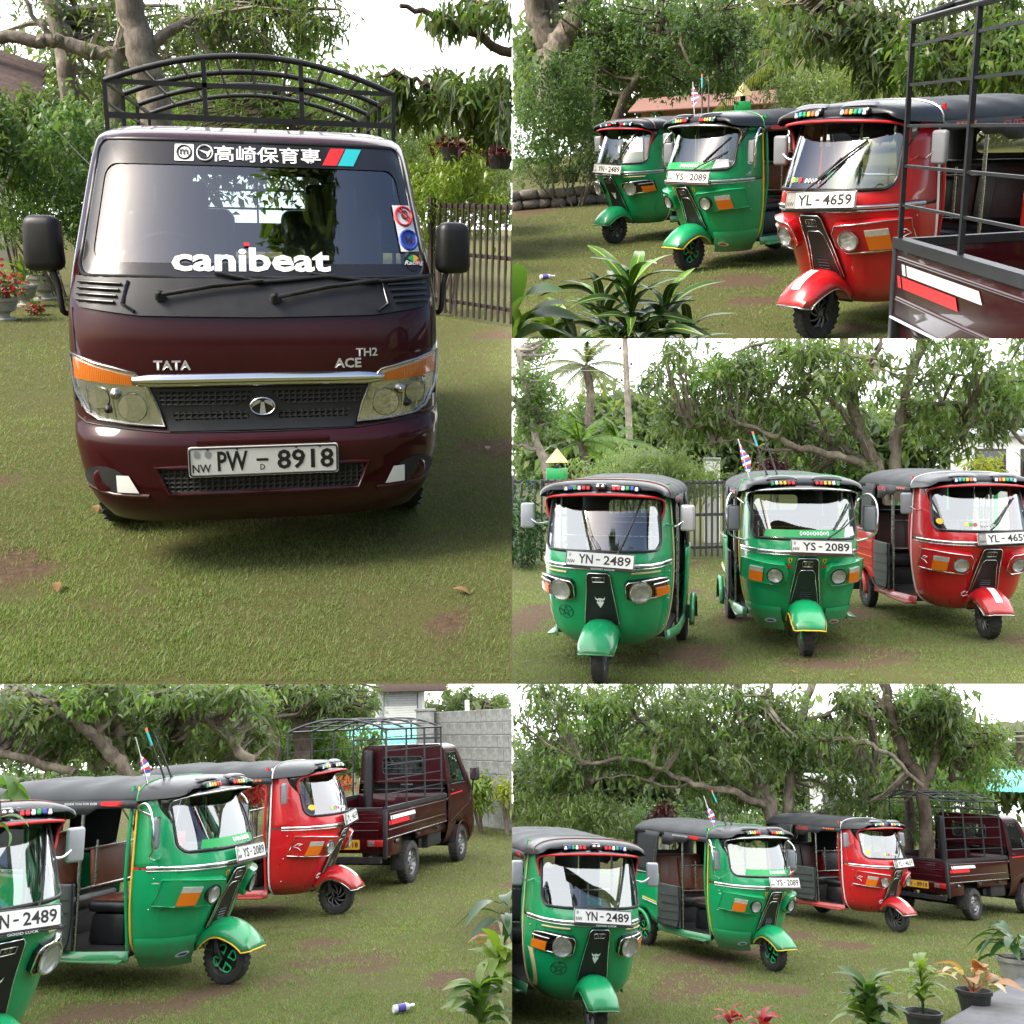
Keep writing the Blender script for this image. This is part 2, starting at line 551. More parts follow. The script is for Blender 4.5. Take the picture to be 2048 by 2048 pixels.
def rrect(y0, y1, z0, z1, r, k=5):
    out = []
    for cy, cz, a0 in ((y1 - r, z1 - r, 0), (y0 + r, z1 - r, 90), (y0 + r, z0 + r, 180), (y1 - r, z0 + r, 270)):
        for i in range(k + 1):
            a = R(a0 + 90 * i / k)
            out.append((cy + r * math.cos(a), cz + r * math.sin(a)))
    return out

def ellipse2(cy, cz, ry, rz, k=24):
    return [(cy + ry * math.cos(2 * math.pi * i / k), cz + rz * math.sin(2 * math.pi * i / k)) for i in range(k)]

def bm_outline(poly, step):
    bm = bmesh.new()
    vs = [bm.verts.new((a, b, 0)) for a, b in poly]
    bm.faces.new(vs)
    xs = [a for a, _ in poly]; ys = [b for _, b in poly]
    for lo, hi, ax in ((min(xs), max(xs), 0), (min(ys), max(ys), 1)):
        k = int((hi - lo) / step)
        for i in range(1, k + 1):
            c = lo + (hi - lo) * i / (k + 1)
            co = [0, 0, 0]; no = [0, 0, 0]
            co[ax] = c; no[ax] = 1
            bmesh.ops.bisect_plane(bm, geom=bm.verts[:] + bm.edges[:] + bm.faces[:], plane_co=co, plane_no=no, dist=1e-6)
    return bm

def decal(name, poly, fn, mat, parent=None, off=.003, thick=0.0, step=.06, smooth=True, crown=0):
    """plate cut to an outline and laid on a curved surface; thick gives it a rim"""
    bm = bm_outline(poly, step)
    if thick:
        rim = [e for e in bm.edges if e.is_boundary]
        r = bmesh.ops.extrude_edge_only(bm, edges=rim)
        for v in r['geom']:
            if isinstance(v, bmesh.types.BMVert): v.co.z = -1
    cy = sum(a for a, _ in poly) / len(poly)
    for v in bm.verts:
        v.co = fn(v.co.x, v.co.y, off if v.co.z > -.5 else off - thick)
    bmesh.ops.recalc_face_normals(bm, faces=bm.faces)
    return from_bm(name, bm, mat, parent, smooth, 40)

def grown(poly, d):
    cx = sum(a for a, _ in poly) / len(poly); cy = sum(b for _, b in poly) / len(poly)
    n = len(poly); out = []
    for i in range(n):
        ax, ay = poly[i - 1]; bx, by = poly[i]; cx_, cy_ = poly[(i + 1) % n]
        tx, ty = cx_ - ax, cy_ - ay
        L = math.hypot(tx, ty) or 1
        nx, ny = ty / L, -tx / L
        if nx * (bx - cx) + ny * (by - cy) < 0: nx, ny = -nx, -ny
        out.append((bx + nx * d, by + ny * d))
    return out

def rim(name, poly, fn, r, mat, parent=None, off=.004, n=6, k=2):
    """bead that follows an outline on a curved surface"""
    pts = []
    m = len(poly)
    for i in range(m):
        (a, b), (c, d) = poly[i], poly[(i + 1) % m]
        L = math.hypot(c - a, d - b)
        q = max(1, int(L / .05))
        for j in range(q):
            t_ = j / q
            pts.append(fn(a + (c - a) * t_, b + (d - b) * t_, off))
    return tube(name, pts, r, mat, parent, n, closed=True)

def strip(name, pts2, fn, r, mat, parent=None, off=.004, n=6):
    pts = []
    for i in range(len(pts2) - 1):
        (a, b), (c, d) = pts2[i], pts2[i + 1]
        q = max(1, int(math.hypot(c - a, d - b) / .05))
        for j in range(q): pts.append(fn(a + (c - a) * j / q, b + (d - b) * j / q, off))
    pts.append(fn(*pts2[-1], off))
    return tube(name, pts, r, mat, parent, n)

def text(name, body, fn, mat, parent=None, loc=(0, 0), height=.05, width=None, off=.004, bold=0, shear=0, spacing=1.0, flip=False):
    """lettering laid on a surface; loc is the centre, sizes in metres"""
    c = bpy.data.curves.new('lettering', 'FONT')
    c.body = body
    c.shear = shear
    c.space_character = spacing
    c.offset = bold
    c.resolution_u = 2
    o = bpy.data.objects.new('lettering', c)
    COL.objects.link(o)
    dg = bpy.context.evaluated_depsgraph_get()
    me = bpy.data.meshes.new_from_object(o.evaluated_get(dg))
    COL.objects.unlink(o); bpy.data.objects.remove(o); bpy.data.curves.remove(c)
    n = len(me.vertices)
    co = np.empty(n * 3); me.vertices.foreach_get('co', co); co = co.reshape(-1, 3)
    lo, hi = co.min(0), co.max(0)
    sy = height / (hi[1] - lo[1]); sx = sy if width is None else width / (hi[0] - lo[0])
    out = np.empty_like(co)
    for i in range(n):
        a = (co[i, 0] - (lo[0] + hi[0]) / 2) * sx * (-1 if flip else 1) + loc[0]
        b = (co[i, 1] - (lo[1] + hi[1]) / 2) * sy + loc[1]
        out[i] = fn(a, b, off)
    me.vertices.foreach_set('co', out.ravel())
    if flip: me.flip_normals()
    me.materials.clear(); me.materials.append(MAT[mat])
    me.update()
    return link(bpy.data.objects.new(name, me), parent)

def empty(name, label=None, cat=None, group=None):
    o = bpy.data.objects.new(name, None)
    o.empty_display_size = .2
    COL.objects.link(o)
    tag(o, label, cat, group)
    return o

def tag(o, label=None, cat=None, group=None, kind=None):
    for k, v in (('label', label), ('category', cat), ('group', group), ('kind', kind)):
        if v is not None: o[k] = v
    return o

def children(o):
    return [c for c in COL.objects if c.parent is o]

KIDS = {}
def copy_tree(root, parts, label, group=None):
    """a thing with copies of its parts and sub-parts"""
    r = root.copy(); COL.objects.link(r)
    mp = {root.name: r}
    for p in parts:
        c = p.copy(); COL.objects.link(c)
        c.parent = mp[p.parent.name]
        mp[p.name] = c
    r['label'] = label
    if group: r['group'] = group
    return r

def subtree(root):
    byp = {}
    for o in COL.objects:
        if o.parent is not None: byp.setdefault(o.parent.name, []).append(o)
    out, todo = [], [root]
    while todo:
        x = todo.pop(0)
        for c in byp.get(x.name, []):
            out.append(c); todo.append(c)
    return out

# ------------------------------------------------------------------ the five places: each has its own lawn, sky and viewpoint over it
class Place:
    def __init__(s, x0, y0, x1, y1, yh, h, roll=.5):
        s.box = (x0, y0, x1, y1)
        pcx = (x0 + x1) / 2
        a = (pcx - 1024) / F; k = (yh - Y0) / F
        sl_ = roll * a * k
        d0 = Vector((a, 1, -k)).normalized()
        d1 = Vector((1, 0, -sl_)).normalized()
        u = d1.cross(d0).normalized()
        r = d0.cross(u)
        s.rot = Matrix((r, d0, u)).transposed()
        s.M = Matrix.Translation(CAM - u * h) @ s.rot.to_4x4()
        s.inv = s.rot.inverted()
        s.h = h; s.yh = yh
        s.things = []
    def ray(s, px, py):
        return s.inv @ Vector(((px - 1024) / F, 1, -(py - Y0) / F))
    def g(s, px, py):
        d = s.ray(px, py)
        t_ = -s.h / d.z
        return Vector((d.x * t_, d.y * t_, 0))
    def at(s, px, py, y):
        d = s.ray(px, py)
        return Vector((0, 0, s.h)) + d * (y / d.y)
    def px(s, p):
        q = s.rot @ (Vector(p) - Vector((0, 0, s.h)))
        return (1024 + F * q.x / q.y, Y0 - F * q.z / q.y)
    def put(s, o):
        """o was built in the place's own metres: carry it to its spot in the world"""
        o.matrix_world = s.M @ o.matrix_basis
        s.things.append(o)
        return o

A = Place(0, 0, 1023.5, 1367, 397, 1.45, .35)
B = Place(1023.5, 0, 2048, 676, 228, 1.64, .7)
C = Place(1023.5, 676, 2048, 1367, 886, 2.0)
D = Place(0, 1367, 1023.5, 2048, 1454, 2.09)
E = Place(1023.5, 1367, 2048, 2048, 1541, 2.4)
PLACES = (A, B, C, D, E)

# ------------------------------------------------------------------ three-wheelers (nose towards +X, left side +Y, wheels on z = 0)
TN = Nose(lerp_table([(.26, .72), (.34, .79), (.5, .88), (.7, .97), (.86, 1.06), (.97, 1.105), (1.08, 1.085), (1.3, .985), (1.55, .85), (1.68, .77)]),
          lerp_table([(.26, .34), (.31, .42), (.40, .485), (.6, .53), (.8, .55), (.97, .555), (1.1, .55), (1.55, .52), (1.68, .505)]),
          lambda z: .36 + .03 * max(0, z - .97), 2.7)
def tn(y, z, off=0): return TN.p(y, z, off)
def tns(s, z, off=0): return TN.p(s * TN.w(z), z, off)

def wheel(parent, loc, rad, wid, style, side=1, n=28):
    """tyre and rim turned about the Y axis; side says where the face looks"""
    h = wid / 2
    t_ = lathe('tyre', [(-h * .7, rad * .60), (-h * .95, rad * .66), (-h, rad * .80), (-h * .86, rad * .93), (-h * .5, rad * .99), (0, rad), (h * .5, rad * .99),
                        (h * .86, rad * .93), (h, rad * .80), (h * .95, rad * .66), (h * .7, rad * .60)], 'rubber', parent, n, 'Y', loc, cap=False)
    # tread grooves as raised blocks round the crown
    blocks = []
    for k in range(26):
        a = 2 * math.pi * k / 26
        for sy in (-.33, .33):
            b = bmesh.new()
            bm_box(b, (rad * .03, wid * .30, rad * .13), (0, 0, 0))
            M_ = Matrix.Translation(Vector(loc)) @ Matrix.Rotation(a, 4, 'Y') @ Matrix.Translation((rad * .982, sy * wid * .8, 0)) @ Matrix.Rotation(.5 * (1 if sy > 0 else -1), 4, 'X')
            bmesh.ops.transform(b, matrix=M_, verts=b.verts)
            b.verts.index_update()
            blocks.append(([v.co.copy() for v in b.verts], [tuple(v.index for v in f.verts) for f in b.faces]))
            b.free()
    tag(multi('tread', blocks, 'rubber', t_), kind='stuff')
    r = rad * .60
    rm = lathe('rim', [(-h * .72, r * 1.01), (-h * .4, r * .92), (h * .35, r * .90), (h * .72, r * 1.01)], 'wheel_dark' if style != 'steel' else 'wheel_grey', parent, n, 'Y', loc, cap=False)
    f = side * h * .55
    lathe('brake_drum', [(f - side * .03, r * .86), (f - side * .03, 0)], 'underbody', rm, n, 'Y', loc)
    L = Vector(loc)
    if style in ('petal4', 'petal6'):
        k = 4 if style == 'petal4' else 6
        parts = []
        for i in range(k):
            a0 = 2 * math.pi * i / k + .3
            half = math.pi / k * .82
            pts = []
            for j in range(14):
                u = 2 * math.pi * j / 14
                rr = r * (.57 + .33 * math.cos(u)); aa = a0 + half * math.sin(u) * (.55 + .45 * math.cos(u))
                pts.append(L + Vector((rr * math.cos(aa), f, rr * math.sin(aa))))
            parts.append(tube_data(pts, rad * .034, 6, True))
        multi('spokes', parts, 'wheel_green' if k == 4 else 'wheel_grey', rm)
        lathe('hub', [(f + side * .012, 0), (f + side * .012, r * .12), (f - side * .02, r * .16)], 'orange_print' if k == 4 else 'wheel_grey', rm, 12, 'Y', loc)
    elif style == 'swirl':
        parts = []
        for i in range(9):
            a0 = 2 * math.pi * i / 9
            pts = [L + Vector((r * q * math.cos(a0 + q * 1.1), f, r * q * math.sin(a0 + q * 1.1))) for q in (.2, .4, .6, .8, .95)]
            parts.append(tube_data(pts, [rad * .02, rad * .035, rad * .04, rad * .035, rad * .02], 6))
        multi('spokes', parts, 'wheel_grey', rm)
        lathe('hub', [(f + side * .012, 0), (f + side * .012, r * .2), (f - side * .02, r * .25)], 'wheel_grey', rm, 12, 'Y', loc)
    else:
        lathe('disc', [(f - side * .02, r * .93), (f, r * .80), (f + side * .018, r * .62), (f - side * .004, r * .40), (f + side * .01, r * .28), (f + side * .012, 0)], 'wheel_grey', rm, n, 'Y', loc)
        for i in range(5):
            a = 2 * math.pi * i / 5
            lathe('wheel_nut', [(f + side * .03, 0), (f + side * .03, .012), (f, .012)], 'chrome_dull', rm, 6, 'Y', L + Vector((r * .36 * math.cos(a), 0, r * .36 * math.sin(a))))
        multi('vent_hole', [lathe_data([(f + side * .012, 0), (f + side * .012, .018)], 10, 'Y', L + Vector((r * .68 * math.cos(a), side * .004, r * .68 * math.sin(a)))) for a in [2 * math.pi * i / 8 for i in range(8)]], 'underbody', rm)

def aim(prof, n, origin, direction):
    """lathe data pointed along a direction"""
    V, Fc = lathe_data(prof, n, 'Z')
    q = Vector(direction).normalized().to_track_quat('Z', 'X').to_matrix()
    return [Vector(origin) + q @ v for v in V], Fc

def round_lamp(parent, o, d, r, ring='chrome', name='headlamp'):
    V, Fc = aim([(-.05, r * .98), (0.0, r * 1.12), (.014, r * 1.10), (.016, r * .99), (.004, r * .97)], 24, o, d)
    h = mesh(name, V, Fc, ring, parent, angle=40)
    V, Fc = aim([(.006, r * .98), (-.025, r * .75), (-.045, r * .4), (-.05, .0001)], 24, o, d)
    mesh('reflector', V, Fc, 'lamp_reflector', h)
    V, Fc = aim([(-.03, r * .14), (-.005, r * .16), (.0, .0001)], 12, o, d)
    mesh('bulb', V, Fc, 'chrome_dull', h)
    V, Fc = aim([(.008, r * .99), (.018, r * .8), (.026, r * .45), (.028, .0001)], 24, o, d)
    mesh('lens', V, Fc, 'lamp_glass', h)
    return h

def make_tuk(kind):
    paint = 'red_paint' if kind == 'YL' else 'green_paint'
    pipe = {'YN': 'cream_paint', 'YS': 'yellow_print', 'YL': 'white_print'}[kind]
    num = {'YN': '2489', 'YS': '2089', 'YL': '4659'}[kind]
    T = empty('three_wheeler')
    # ---- nose shell below the belt, door edge beads
    fr = TN.frac(44)
    zs = [.26 + (.97 - .26) * i / 16 for i in range(17)]
    V, Fc = loft([[tns(q, z) for q in fr] for z in zs])
    cowl = mesh('front_cowl', V, Fc, paint, T)
    V, Fc = loft([[tns(q, .26) for q in fr], [Vector((.36 + (tns(q, .26).x - .36) * .4, tns(q, .26).y * .8, .285)) for q in fr]])
    mesh('cowl_underside', V, Fc, paint, cowl)
    for sg in (-1, 1):
        strip('pressed_seam', [(sg * .515, .945), (sg * .50, .62), (sg * .44, .36)], tn, .0035, paint, cowl, off=.0)
        for z in (.90, .66, .42):
            y = sg * (TN.w(z) * .975)
            V, Fc = aim([(0, .007), (.004, .006), (.005, .0001)], 8, tn(y, z, .001), tn(y, z, .02) - tn(y, z, 0)); mesh('bolt', V, Fc, 'chrome_dull', cowl)
    # ---- surround of the windscreen: ring between the belt/roof outline and the rounded pane
    pane = rrect(-.885, .885, 1.10, 1.555, .085, 7)
    # denser straight runs
    def dens(poly, st):
        out = []
        for i in range(len(poly)):
            (a, b), (c, d) = poly[i], poly[(i + 1) % len(poly)]
            q = max(1, int(math.hypot(c - a, d - b) / st))
            out += [(a + (c - a) * j / q, b + (d - b) * j / q) for j in range(q)]
        return out
    inner = dens(pane, .06)
    rows = []
    for (s_, z) in inner:
        cy, cz = 0, 1.325
        ds, dz = s_ - cy, z - cz
        k = min((1.0 / abs(ds)) if abs(ds) > 1e-6 else 1e9, (((1.605 - cz) if dz > 0 else (cz - .97)) / abs(dz)) if abs(dz) > 1e-6 else 1e9)
        so, zo = cy + ds * k, cz + dz * k
        rows.append([tns(s_ + (so - s_) * j / 6, z + (zo - z) * j / 6) for j in range(7)])
    rows.append(rows[0])
    V, Fc = loft(rows)
    sur = mesh('windscreen_surround', V, Fc, paint, T)
    thicken(sur, .02)
    ws = decal('windscreen', [(a, b) for a, b in pane], tns, 'windscreen', T, off=.002, step=.07)
    rim('gasket', pane, tns, .013, 'vinyl_black', ws, off=.004)
    for sg in (-1, 1):
        pts = [tns(sg * .9995, z) + Vector((-.004, sg * .006, 0)) for z in [.27 + 1.36 * i / 22 for i in range(23)]]
        tube('door_edge_bead', pts, .009, pipe, T, 6)
        tube('pillar', [(.35, sg * .51, 1.64), (.355, sg * .55, 1.1), (.35, sg * .548, .9), (.35, sg * .47, .34)], .016, paint, T)
    # ---- belt trims
    for z, r_, m_ in ((.985, .013, 'chrome'), (.958, .008, 'chrome_dull')):
        strip('belt_trim', [(-.549, z), (-.3, z), (0, z), (.3, z), (.549, z)], lambda y, zz, o: tn(y, zz, o), r_, m_, T, off=.006)
    if kind == 'YN':
        for sg in (-1, 1):
            strip('vent_trim', [(sg * .27, .925), (sg * .48, .925)], tn, .009, 'cream_paint', T, off=.006)
    # ---- number plate on its own flat bracket
    pc = Vector((1.118, {'YN': .02, 'YS': .12, 'YL': .10}[kind], 1.035))
    yaw = {'YN': .02, 'YS': .14, 'YL': .12}[kind]
    Ry = Matrix.Rotation(yaw, 3, 'Z') @ Matrix.Rotation(R(-12), 3, 'Y') @ Matrix.Rotation({'YN': R(-3), 'YS': R(-2), 'YL': R(2)}[kind], 3, 'X')
    def pf(a, b, o): return pc + Ry @ Vector((.012 + o, a, b))
    pl = decal('number_plate', rrect(-.285, .285, -.063, .063, .012, 3), pf, 'plate_white', T, off=.004, thick=.012, step=1)
    rim('plate_edge', rrect(-.281, .281, -.059, .059, .012, 3), pf, .0035, 'plate_ink', pl, off=.004, n=5)
    text('letters', {'YN': 'YN', 'YS': 'YS', 'YL': 'YL'}[kind], pf, 'plate_ink', pl, (-.118, 0), .075, .12, .0055, .018)
    text('dash', '-', pf, 'plate_ink', pl, (-.015, 0), .011, .035, .0055, .02)
    text('digits', num, pf, 'plate_ink', pl, (.142, 0), .075, .225, .0055, .018)
    if kind == 'YL':
        decal('province_patch', rrect(-.277, -.195, -.055, .055, .008, 2), pf, 'pot_cement', pl, off=.0052, step=1)
    text('province', 'NW', pf, 'plate_ink', pl, (-.238, -.025), .030, .06, .0058, .01)
    decal('crest', ellipse2(-.252, .027, .012, .016, 12), pf, 'shutter_grey', pl, off=.0055, step=1)
    tube('plate_bracket', [pf(-.30, -.072, -.006), pf(.30, -.072, -.006)], .009, 'black_plastic' if kind != 'YS' else 'vinyl_maroon', pl, 6)
    if kind == 'YN':
        text('good_luck', 'GOOD LUCK', pf, 'white_print', pl, (.03, -.075), .014, .2, .006)
    # ---- dark centre panel with bright outlines
    cp = [(-.095, .915), (-.075, .935), (.075, .935), (.095, .915), (.145, .47), (-.145, .47)]
    pn = decal('centre_panel', cp, tn, 'black_plastic', T, off=.022, thick=.03, step=.05)
    strip('outline_bead', [(-.145, .475), (-.095, .912), (-.075, .933), (.075, .933), (.095, .912), (.145, .475)], tn, .0045, 'chrome', pn, off=.024)
    if kind == 'YN':
        strip('badge_frame', [(-.05, .86), (-.05, .90), (.05, .90), (.05, .86), (-.05, .86)], tn, .004, 'chrome_dull', pn, off=.026)
        # silver horned-mask emblem
        em_ = [(0, -.055), (.016, -.03), (.03, -.005), (.022, .012), (.038, .022), (.044, .05), (.034, .035), (.018, .028), (.008, .04), (0, .03), (-.008, .04), (-.018, .028), (-.034, .035), (-.044, .05), (-.038, .022), (-.022, .012), (-.03, -.005), (-.016, -.03)]
        decal('emblem', [(a, .68 + b) for a, b in em_], tn, 'white_print', pn, off=.026, step=1)
        for sg in (-1, 1):
            decal('emblem_eye', ellipse2(sg * .012, .69, .006, .007, 8), tn, 'plate_ink', pn, off=.028, step=1)
    else:
        strip('inner_bead', [(-.125, .48), (-.075, .79), (-.05, .82), (.05, .82), (.075, .79), (.125, .48)], tn, .0035, 'chrome', pn, off=.024)
        strip('badge_frame', [(-.045, .855), (-.045, .905), (.045, .905), (.045, .855), (-.045, .855)], tn, .0035, 'chrome_dull', pn, off=.024)
        for i in range(5):
            strip('louvre', [(-.05, .53 + .022 * i), (.05, .53 + .022 * i)], tn, .005, 'dark_glossy', pn, off=.022)
    text('badge', 'RE', tn, 'chrome_dull', pn, (0, .88), .028, .055, .026)
    # ---- lamps
    for sg in (-1, 1):
        if kind == 'YN':
            bz = [(sg * a, b) for a, b in ((.205, .83), (.235, .865), (.46, .885), (.515, .87), (.515, .74), (.49, .715), (.24, .69), (.205, .72))]
            hb = decal('headlamp_bezel', bz, tn, 'dark_glossy', T, off=.032, thick=.05, step=.05)
            rim('bezel_edge', grown(bz, -.008), tn, .007, 'chrome', hb, off=.034)
            o = tn(sg * .315, .785, .048); nn = (tn(sg * .315, .785, .06) - tn(sg * .315, .785, 0)).normalized()
            round_lamp(hb, o, nn * .7 + Vector((.5, 0, .02)), .088)
            ind = [(sg * .425, .80), (sg * .508, .80), (sg * .508, .735), (sg * .425, .725)]
            decal('indicator', ind, tn, 'lens_amber', hb, off=.05, thick=.02, step=.04)
            strip('chrome_brow', [(sg * .41, .835), (sg * .51, .84)], tn, .008, 'chrome_dull', hb, off=.042)
        else:
            pod = [(sg * a, b) for a, b in ((.165, .83), (.20, .885), (.46, .905), (.525, .90), (.525, .705), (.46, .69), (.23, .675), (.165, .73))]
            hp = decal('headlamp_pod', pod, tn, paint, T, off=.055, thick=.075, step=.05)
            if kind == 'YL':
                rim('pod_edge', grown(pod, -.004), tn, .005, 'chrome', hp, off=.057)
            else:
                rim('pod_edge', grown(pod, -.004), tn, .005, paint, hp, off=.056)
            o = tn(sg * .268, .785, .066); nn = (tn(sg * .268, .785, .06) - tn(sg * .268, .785, 0)).normalized()
            round_lamp(hp, o, nn * .6 + Vector((.5, 0, .02)), .070, 'chrome_dull' if kind == 'YL' else 'dark_glossy')
            decal('indicator', [(sg * .36, .805), (sg * .455, .805), (sg * .455, .705), (sg * .36, .705)], tn, 'lens_amber', hp, off=.068, thick=.02, step=.035)
            decal('side_lamp', [(sg * .36, .845), (sg * .455, .848), (sg * .455, .807), (sg * .36, .807)], tn, 'lamp_reflector', hp, off=.067, thick=.02, step=.035)
            if kind == 'YL':
                strip('painted_mark', [(sg * .485, .76), (sg * .498, .785), (sg * .515, .80), (sg * .505, .83), (sg * .488, .825), (sg * .50, .81)], tn, .004, 'white_print', hp, off=.058)
    # ---- stickers
    if kind == 'YN':
        rg = rim('star_sticker', ellipse2(-.315, .56, .066, .058, 20), tn, .003, 'plate_ink', T, off=.004)
        st_ = [(-.315 + .055 * math.sin(4 * math.pi * i / 5), .56 + .048 * math.cos(4 * math.pi * i / 5)) for i in range(5)]
        rim('star', st_, tn, .003, 'plate_ink', rg, off=.004)
        decal('rubber_pad', [(-.535, .70), (-.515, .70), (-.44, .36), (-.46, .36)], tn, 'cream_paint', T, off=.004, step=.05)
    if kind == 'YS':
        for sg in (-1, 1):
            y = sg * .155 + .0
            sh = [(y - .018, .925), (y + .018, .925), (y + .018, .90), (y, .875), (y - .018, .90)]
            b_ = decal('shield_sticker', sh, tn, 'yellow_print', T, off=.004, step=1)
            decal('horse_mark', [(y - .006, .912), (y + .004, .918), (y + .008, .905), (y + .003, .89), (y - .005, .888), (y - .002, .9)], tn, 'plate_ink', b_, off=.006, step=1)
            decal('red_flash', [(sg * .135, .855), (sg * .19, .862), (sg * .19, .838), (sg * .135, .830)], tn, 'red_print', T, off=.004, step=.03)
        for i in range(6):
            a0 = R(35 + i * 22); a1 = a0 + R(11)
            decal('ray_sticker', [(-.505, .86), (-.505 + .05 * math.cos(a0) * .8, .86 + .055 * math.sin(a0) - .02), (-.505 + .05 * math.cos(a1) * .8, .86 + .055 * math.sin(a1) - .02)], tn, 'white_print' if i % 2 else 'red_print', T, off=.005, step=1)
        # flared skirt along the foot of the nose with its two oval stickers
        for sg in (-1, 1):
            rows = []
            for z, o in ((.435, .004), (.40, .022), (.365, .020), (.33, .045), (.29, .050), (.262, .075), (.252, .068), (.262, .03)):
                rows.append([tns(sg * q, max(.27, z), o) + Vector((0, 0, min(0, z - .27) - .015 * (1 - q))) for q in (.42, .5, .58, .66, .74, .82, .89, .95, .985, .998)])
            V, Fc = loft(rows)
            sk = mesh('bumper_skirt', V, Fc, paint, T)
            decal('oval_sticker', ellipse2(sg * .275, .325, .046, .020, 16), tn, 'white_print', sk, off=.058, step=1)
            decal('oval_centre', ellipse2(sg * .275, .325, .032, .010, 12), tn, 'blue_print' if sg < 0 else 'red_print', sk, off=.060, step=1)
    if kind == 'YL':
        pp = [(-.20, .44), (-.175, .465), (-.15, .45), (-.13, .475), (-.105, .46), (-.10, .43), (-.125, .415), (-.15, .425), (-.175, .41), (-.195, .42)]
        rim('paw_sticker', pp, tn, .006, 'white_print', T, off=.004)
        tube('cable', [tn(-.13, .41, .01), tn(-.13, .36, .02), tn(-.125, .31, .03) + Vector((0, 0, -.02)), Vector((.86, -.09, .25)), Vector((.90, -.06, .30))], .005, 'chrome_dull', T, 6)
    if kind in ('YN', 'YS'):
        tube('cable', spline([tn(-.11, .44, .01), tn(-.12, .38, .03), Vector((.86, -.115, .29)), Vector((.92, -.06, .27))], 4), .006, 'black_plastic', T, 6)
    # ---- visor over the windscreen
    arch = spline([(-.90, 1.34, 0), (-.955, 1.47, 0), (-.915, 1.565, 0), (-.6, 1.598, 0), (0, 1.612, 0), (.6, 1.598, 0), (.915, 1.565, 0), (.955, 1.47, 0), (.90, 1.34, 0)], 5)
    rows = []
    for p in arch:
        k = max(0, (p.y - 1.34) / .27)
        base = tns(p.x, p.y, .004)
        outp = base + Vector((.20 * k ** .8, 0.012 * math.copysign(1, p.x) * k, -.045 * k))
        rows.append([base + (outp - base) * j / 3 + Vector((0, 0, .012 * math.sin(math.pi * j / 3))) for j in range(4)])
    V, Fc = loft(rows)
    vs = mesh('visor', V, Fc, 'dark_glossy', T)
    thicken(vs, .006)
    tube('visor_edge', [r_[-1] for r_ in rows], .010, 'chrome_dull' if kind == 'YS' else 'red_print', vs, 6)
    # ---- glass stickers
    if kind == 'YS':
        bd_ = decal('glass_band', [(-.70, 1.115), (.62, 1.115), (.66, 1.185), (-.66, 1.185)], tns, 'green_print', ws, off=.005, step=.06)
        for i in range(9):
            u0 = -.10 + .055 * i
            rim('script_mark', ellipse2(u0, 1.150, .016, .014 if i % 2 else .018, 10), tns, .0045, 'white_print', bd_, off=.007)
        decal('glass_patch', [(.63, 1.118), (.84, 1.125), (.82, 1.205), (.66, 1.205)], tns, 'white_print', ws, off=.006, step=.05)
    if kind == 'YL':
        for i, c in enumerate(('yellow_print', 'green_print', 'red_print')):
            decal('glass_sticker', ellipse2(-.42 + .07 * i, 1.165, .042, .018, 12), tns, c, ws, off=.005 + .001 * i, step=1)
        for i in range(5):
            rim('script_mark', ellipse2(-.16 + .055 * i, 1.160, .016, .013, 10), tns, .004, 'white_print', ws, off=.007)
        decal('glass_sticker', ellipse2(-.80, 1.19, .045, .03, 14), tns, 'yellow_print', ws, off=.005, step=1)
    # ---- wiper
    if kind == 'YN': wp = [(.28, 1.075), (.33, 1.12), (.62, 1.50)]; bl = [(.36, 1.15), (.63, 1.52)]
    elif kind == 'YS': wp = [(.25, 1.08), (.62, 1.20), (.80, 1.28)]; bl = [(.45, 1.18), (.80, 1.42)]
    else: wp = [(-.12, 1.07), (.10, 1.16), (.32, 1.30)]; bl = [(.05, 1.17), (.56, 1.42)]
    w_ = strip('wiper_arm', wp, tns, .007, 'black_plastic', T, off=.035)
    strip('wiper_blade', bl, tns, .009, 'vinyl_black', w_, off=.020)
    # ---- roof: padded front cap and canvas hood
    def sec(x, W, zb, H, m=2.9, k=20):
        out = []
        for i in range(k + 1):
            a = math.pi * i / k
            c, s_ = math.cos(a), math.sin(a)
            out.append(Vector((x, W * math.copysign(abs(c) ** (2 / m), c), zb + H * abs(s_) ** (2 / m))))
        return out
    rows = [sec(.905, .46, 1.60, .005), sec(.905, .50, 1.578, .05), sec(.885, .53, 1.56, .095), sec(.83, .55, 1.545, .13), sec(.72, .562, 1.535, .152), sec(.56, .568, 1.525, .166), sec(.44, .572, 1.515, .176), sec(.425, .572, 1.515, .170)]
    V, Fc = loft(rows)
    cap = mesh('roof_cap', V, Fc, 'canvas_gloss', T)
    seam = [p + Vector((.002, 0, .002)) for p in rows[4]] if kind == 'YN' else [p + Vector((0, 0, .002)) for p in rows[6]]
    tube('cap_seam', seam, .0065, {'YN': 'vinyl_brown', 'YS': 'green_print', 'YL': 'chrome_dull'}[kind], cap, 5)
    rows = []
    xs = [.45 - i * (1.70 / 24) for i in range(25)]
    for x in xs:
        f = (x + 1.25) / 1.7
        e = min(1, (x + 1.27) / .22)
        sag = .010 * math.cos((x - .45) * 2 * math.pi / .42)
        rows.append(sec(x, .566 + .018 * (1 - f) - .03 * (1 - e) ** 2, 1.50 - .02 * (1 - f), .185 + .02 * (1 - f) + sag - .09 * (1 - e) ** 2, 2.7))
    V, Fc = loft(rows)
    hood = mesh('canvas_hood', V, Fc, 'canvas', T)
    thicken(hood, .008)
    mesh('hood_end', rows[-1], [tuple(range(len(rows[-1])))], 'canvas', hood)
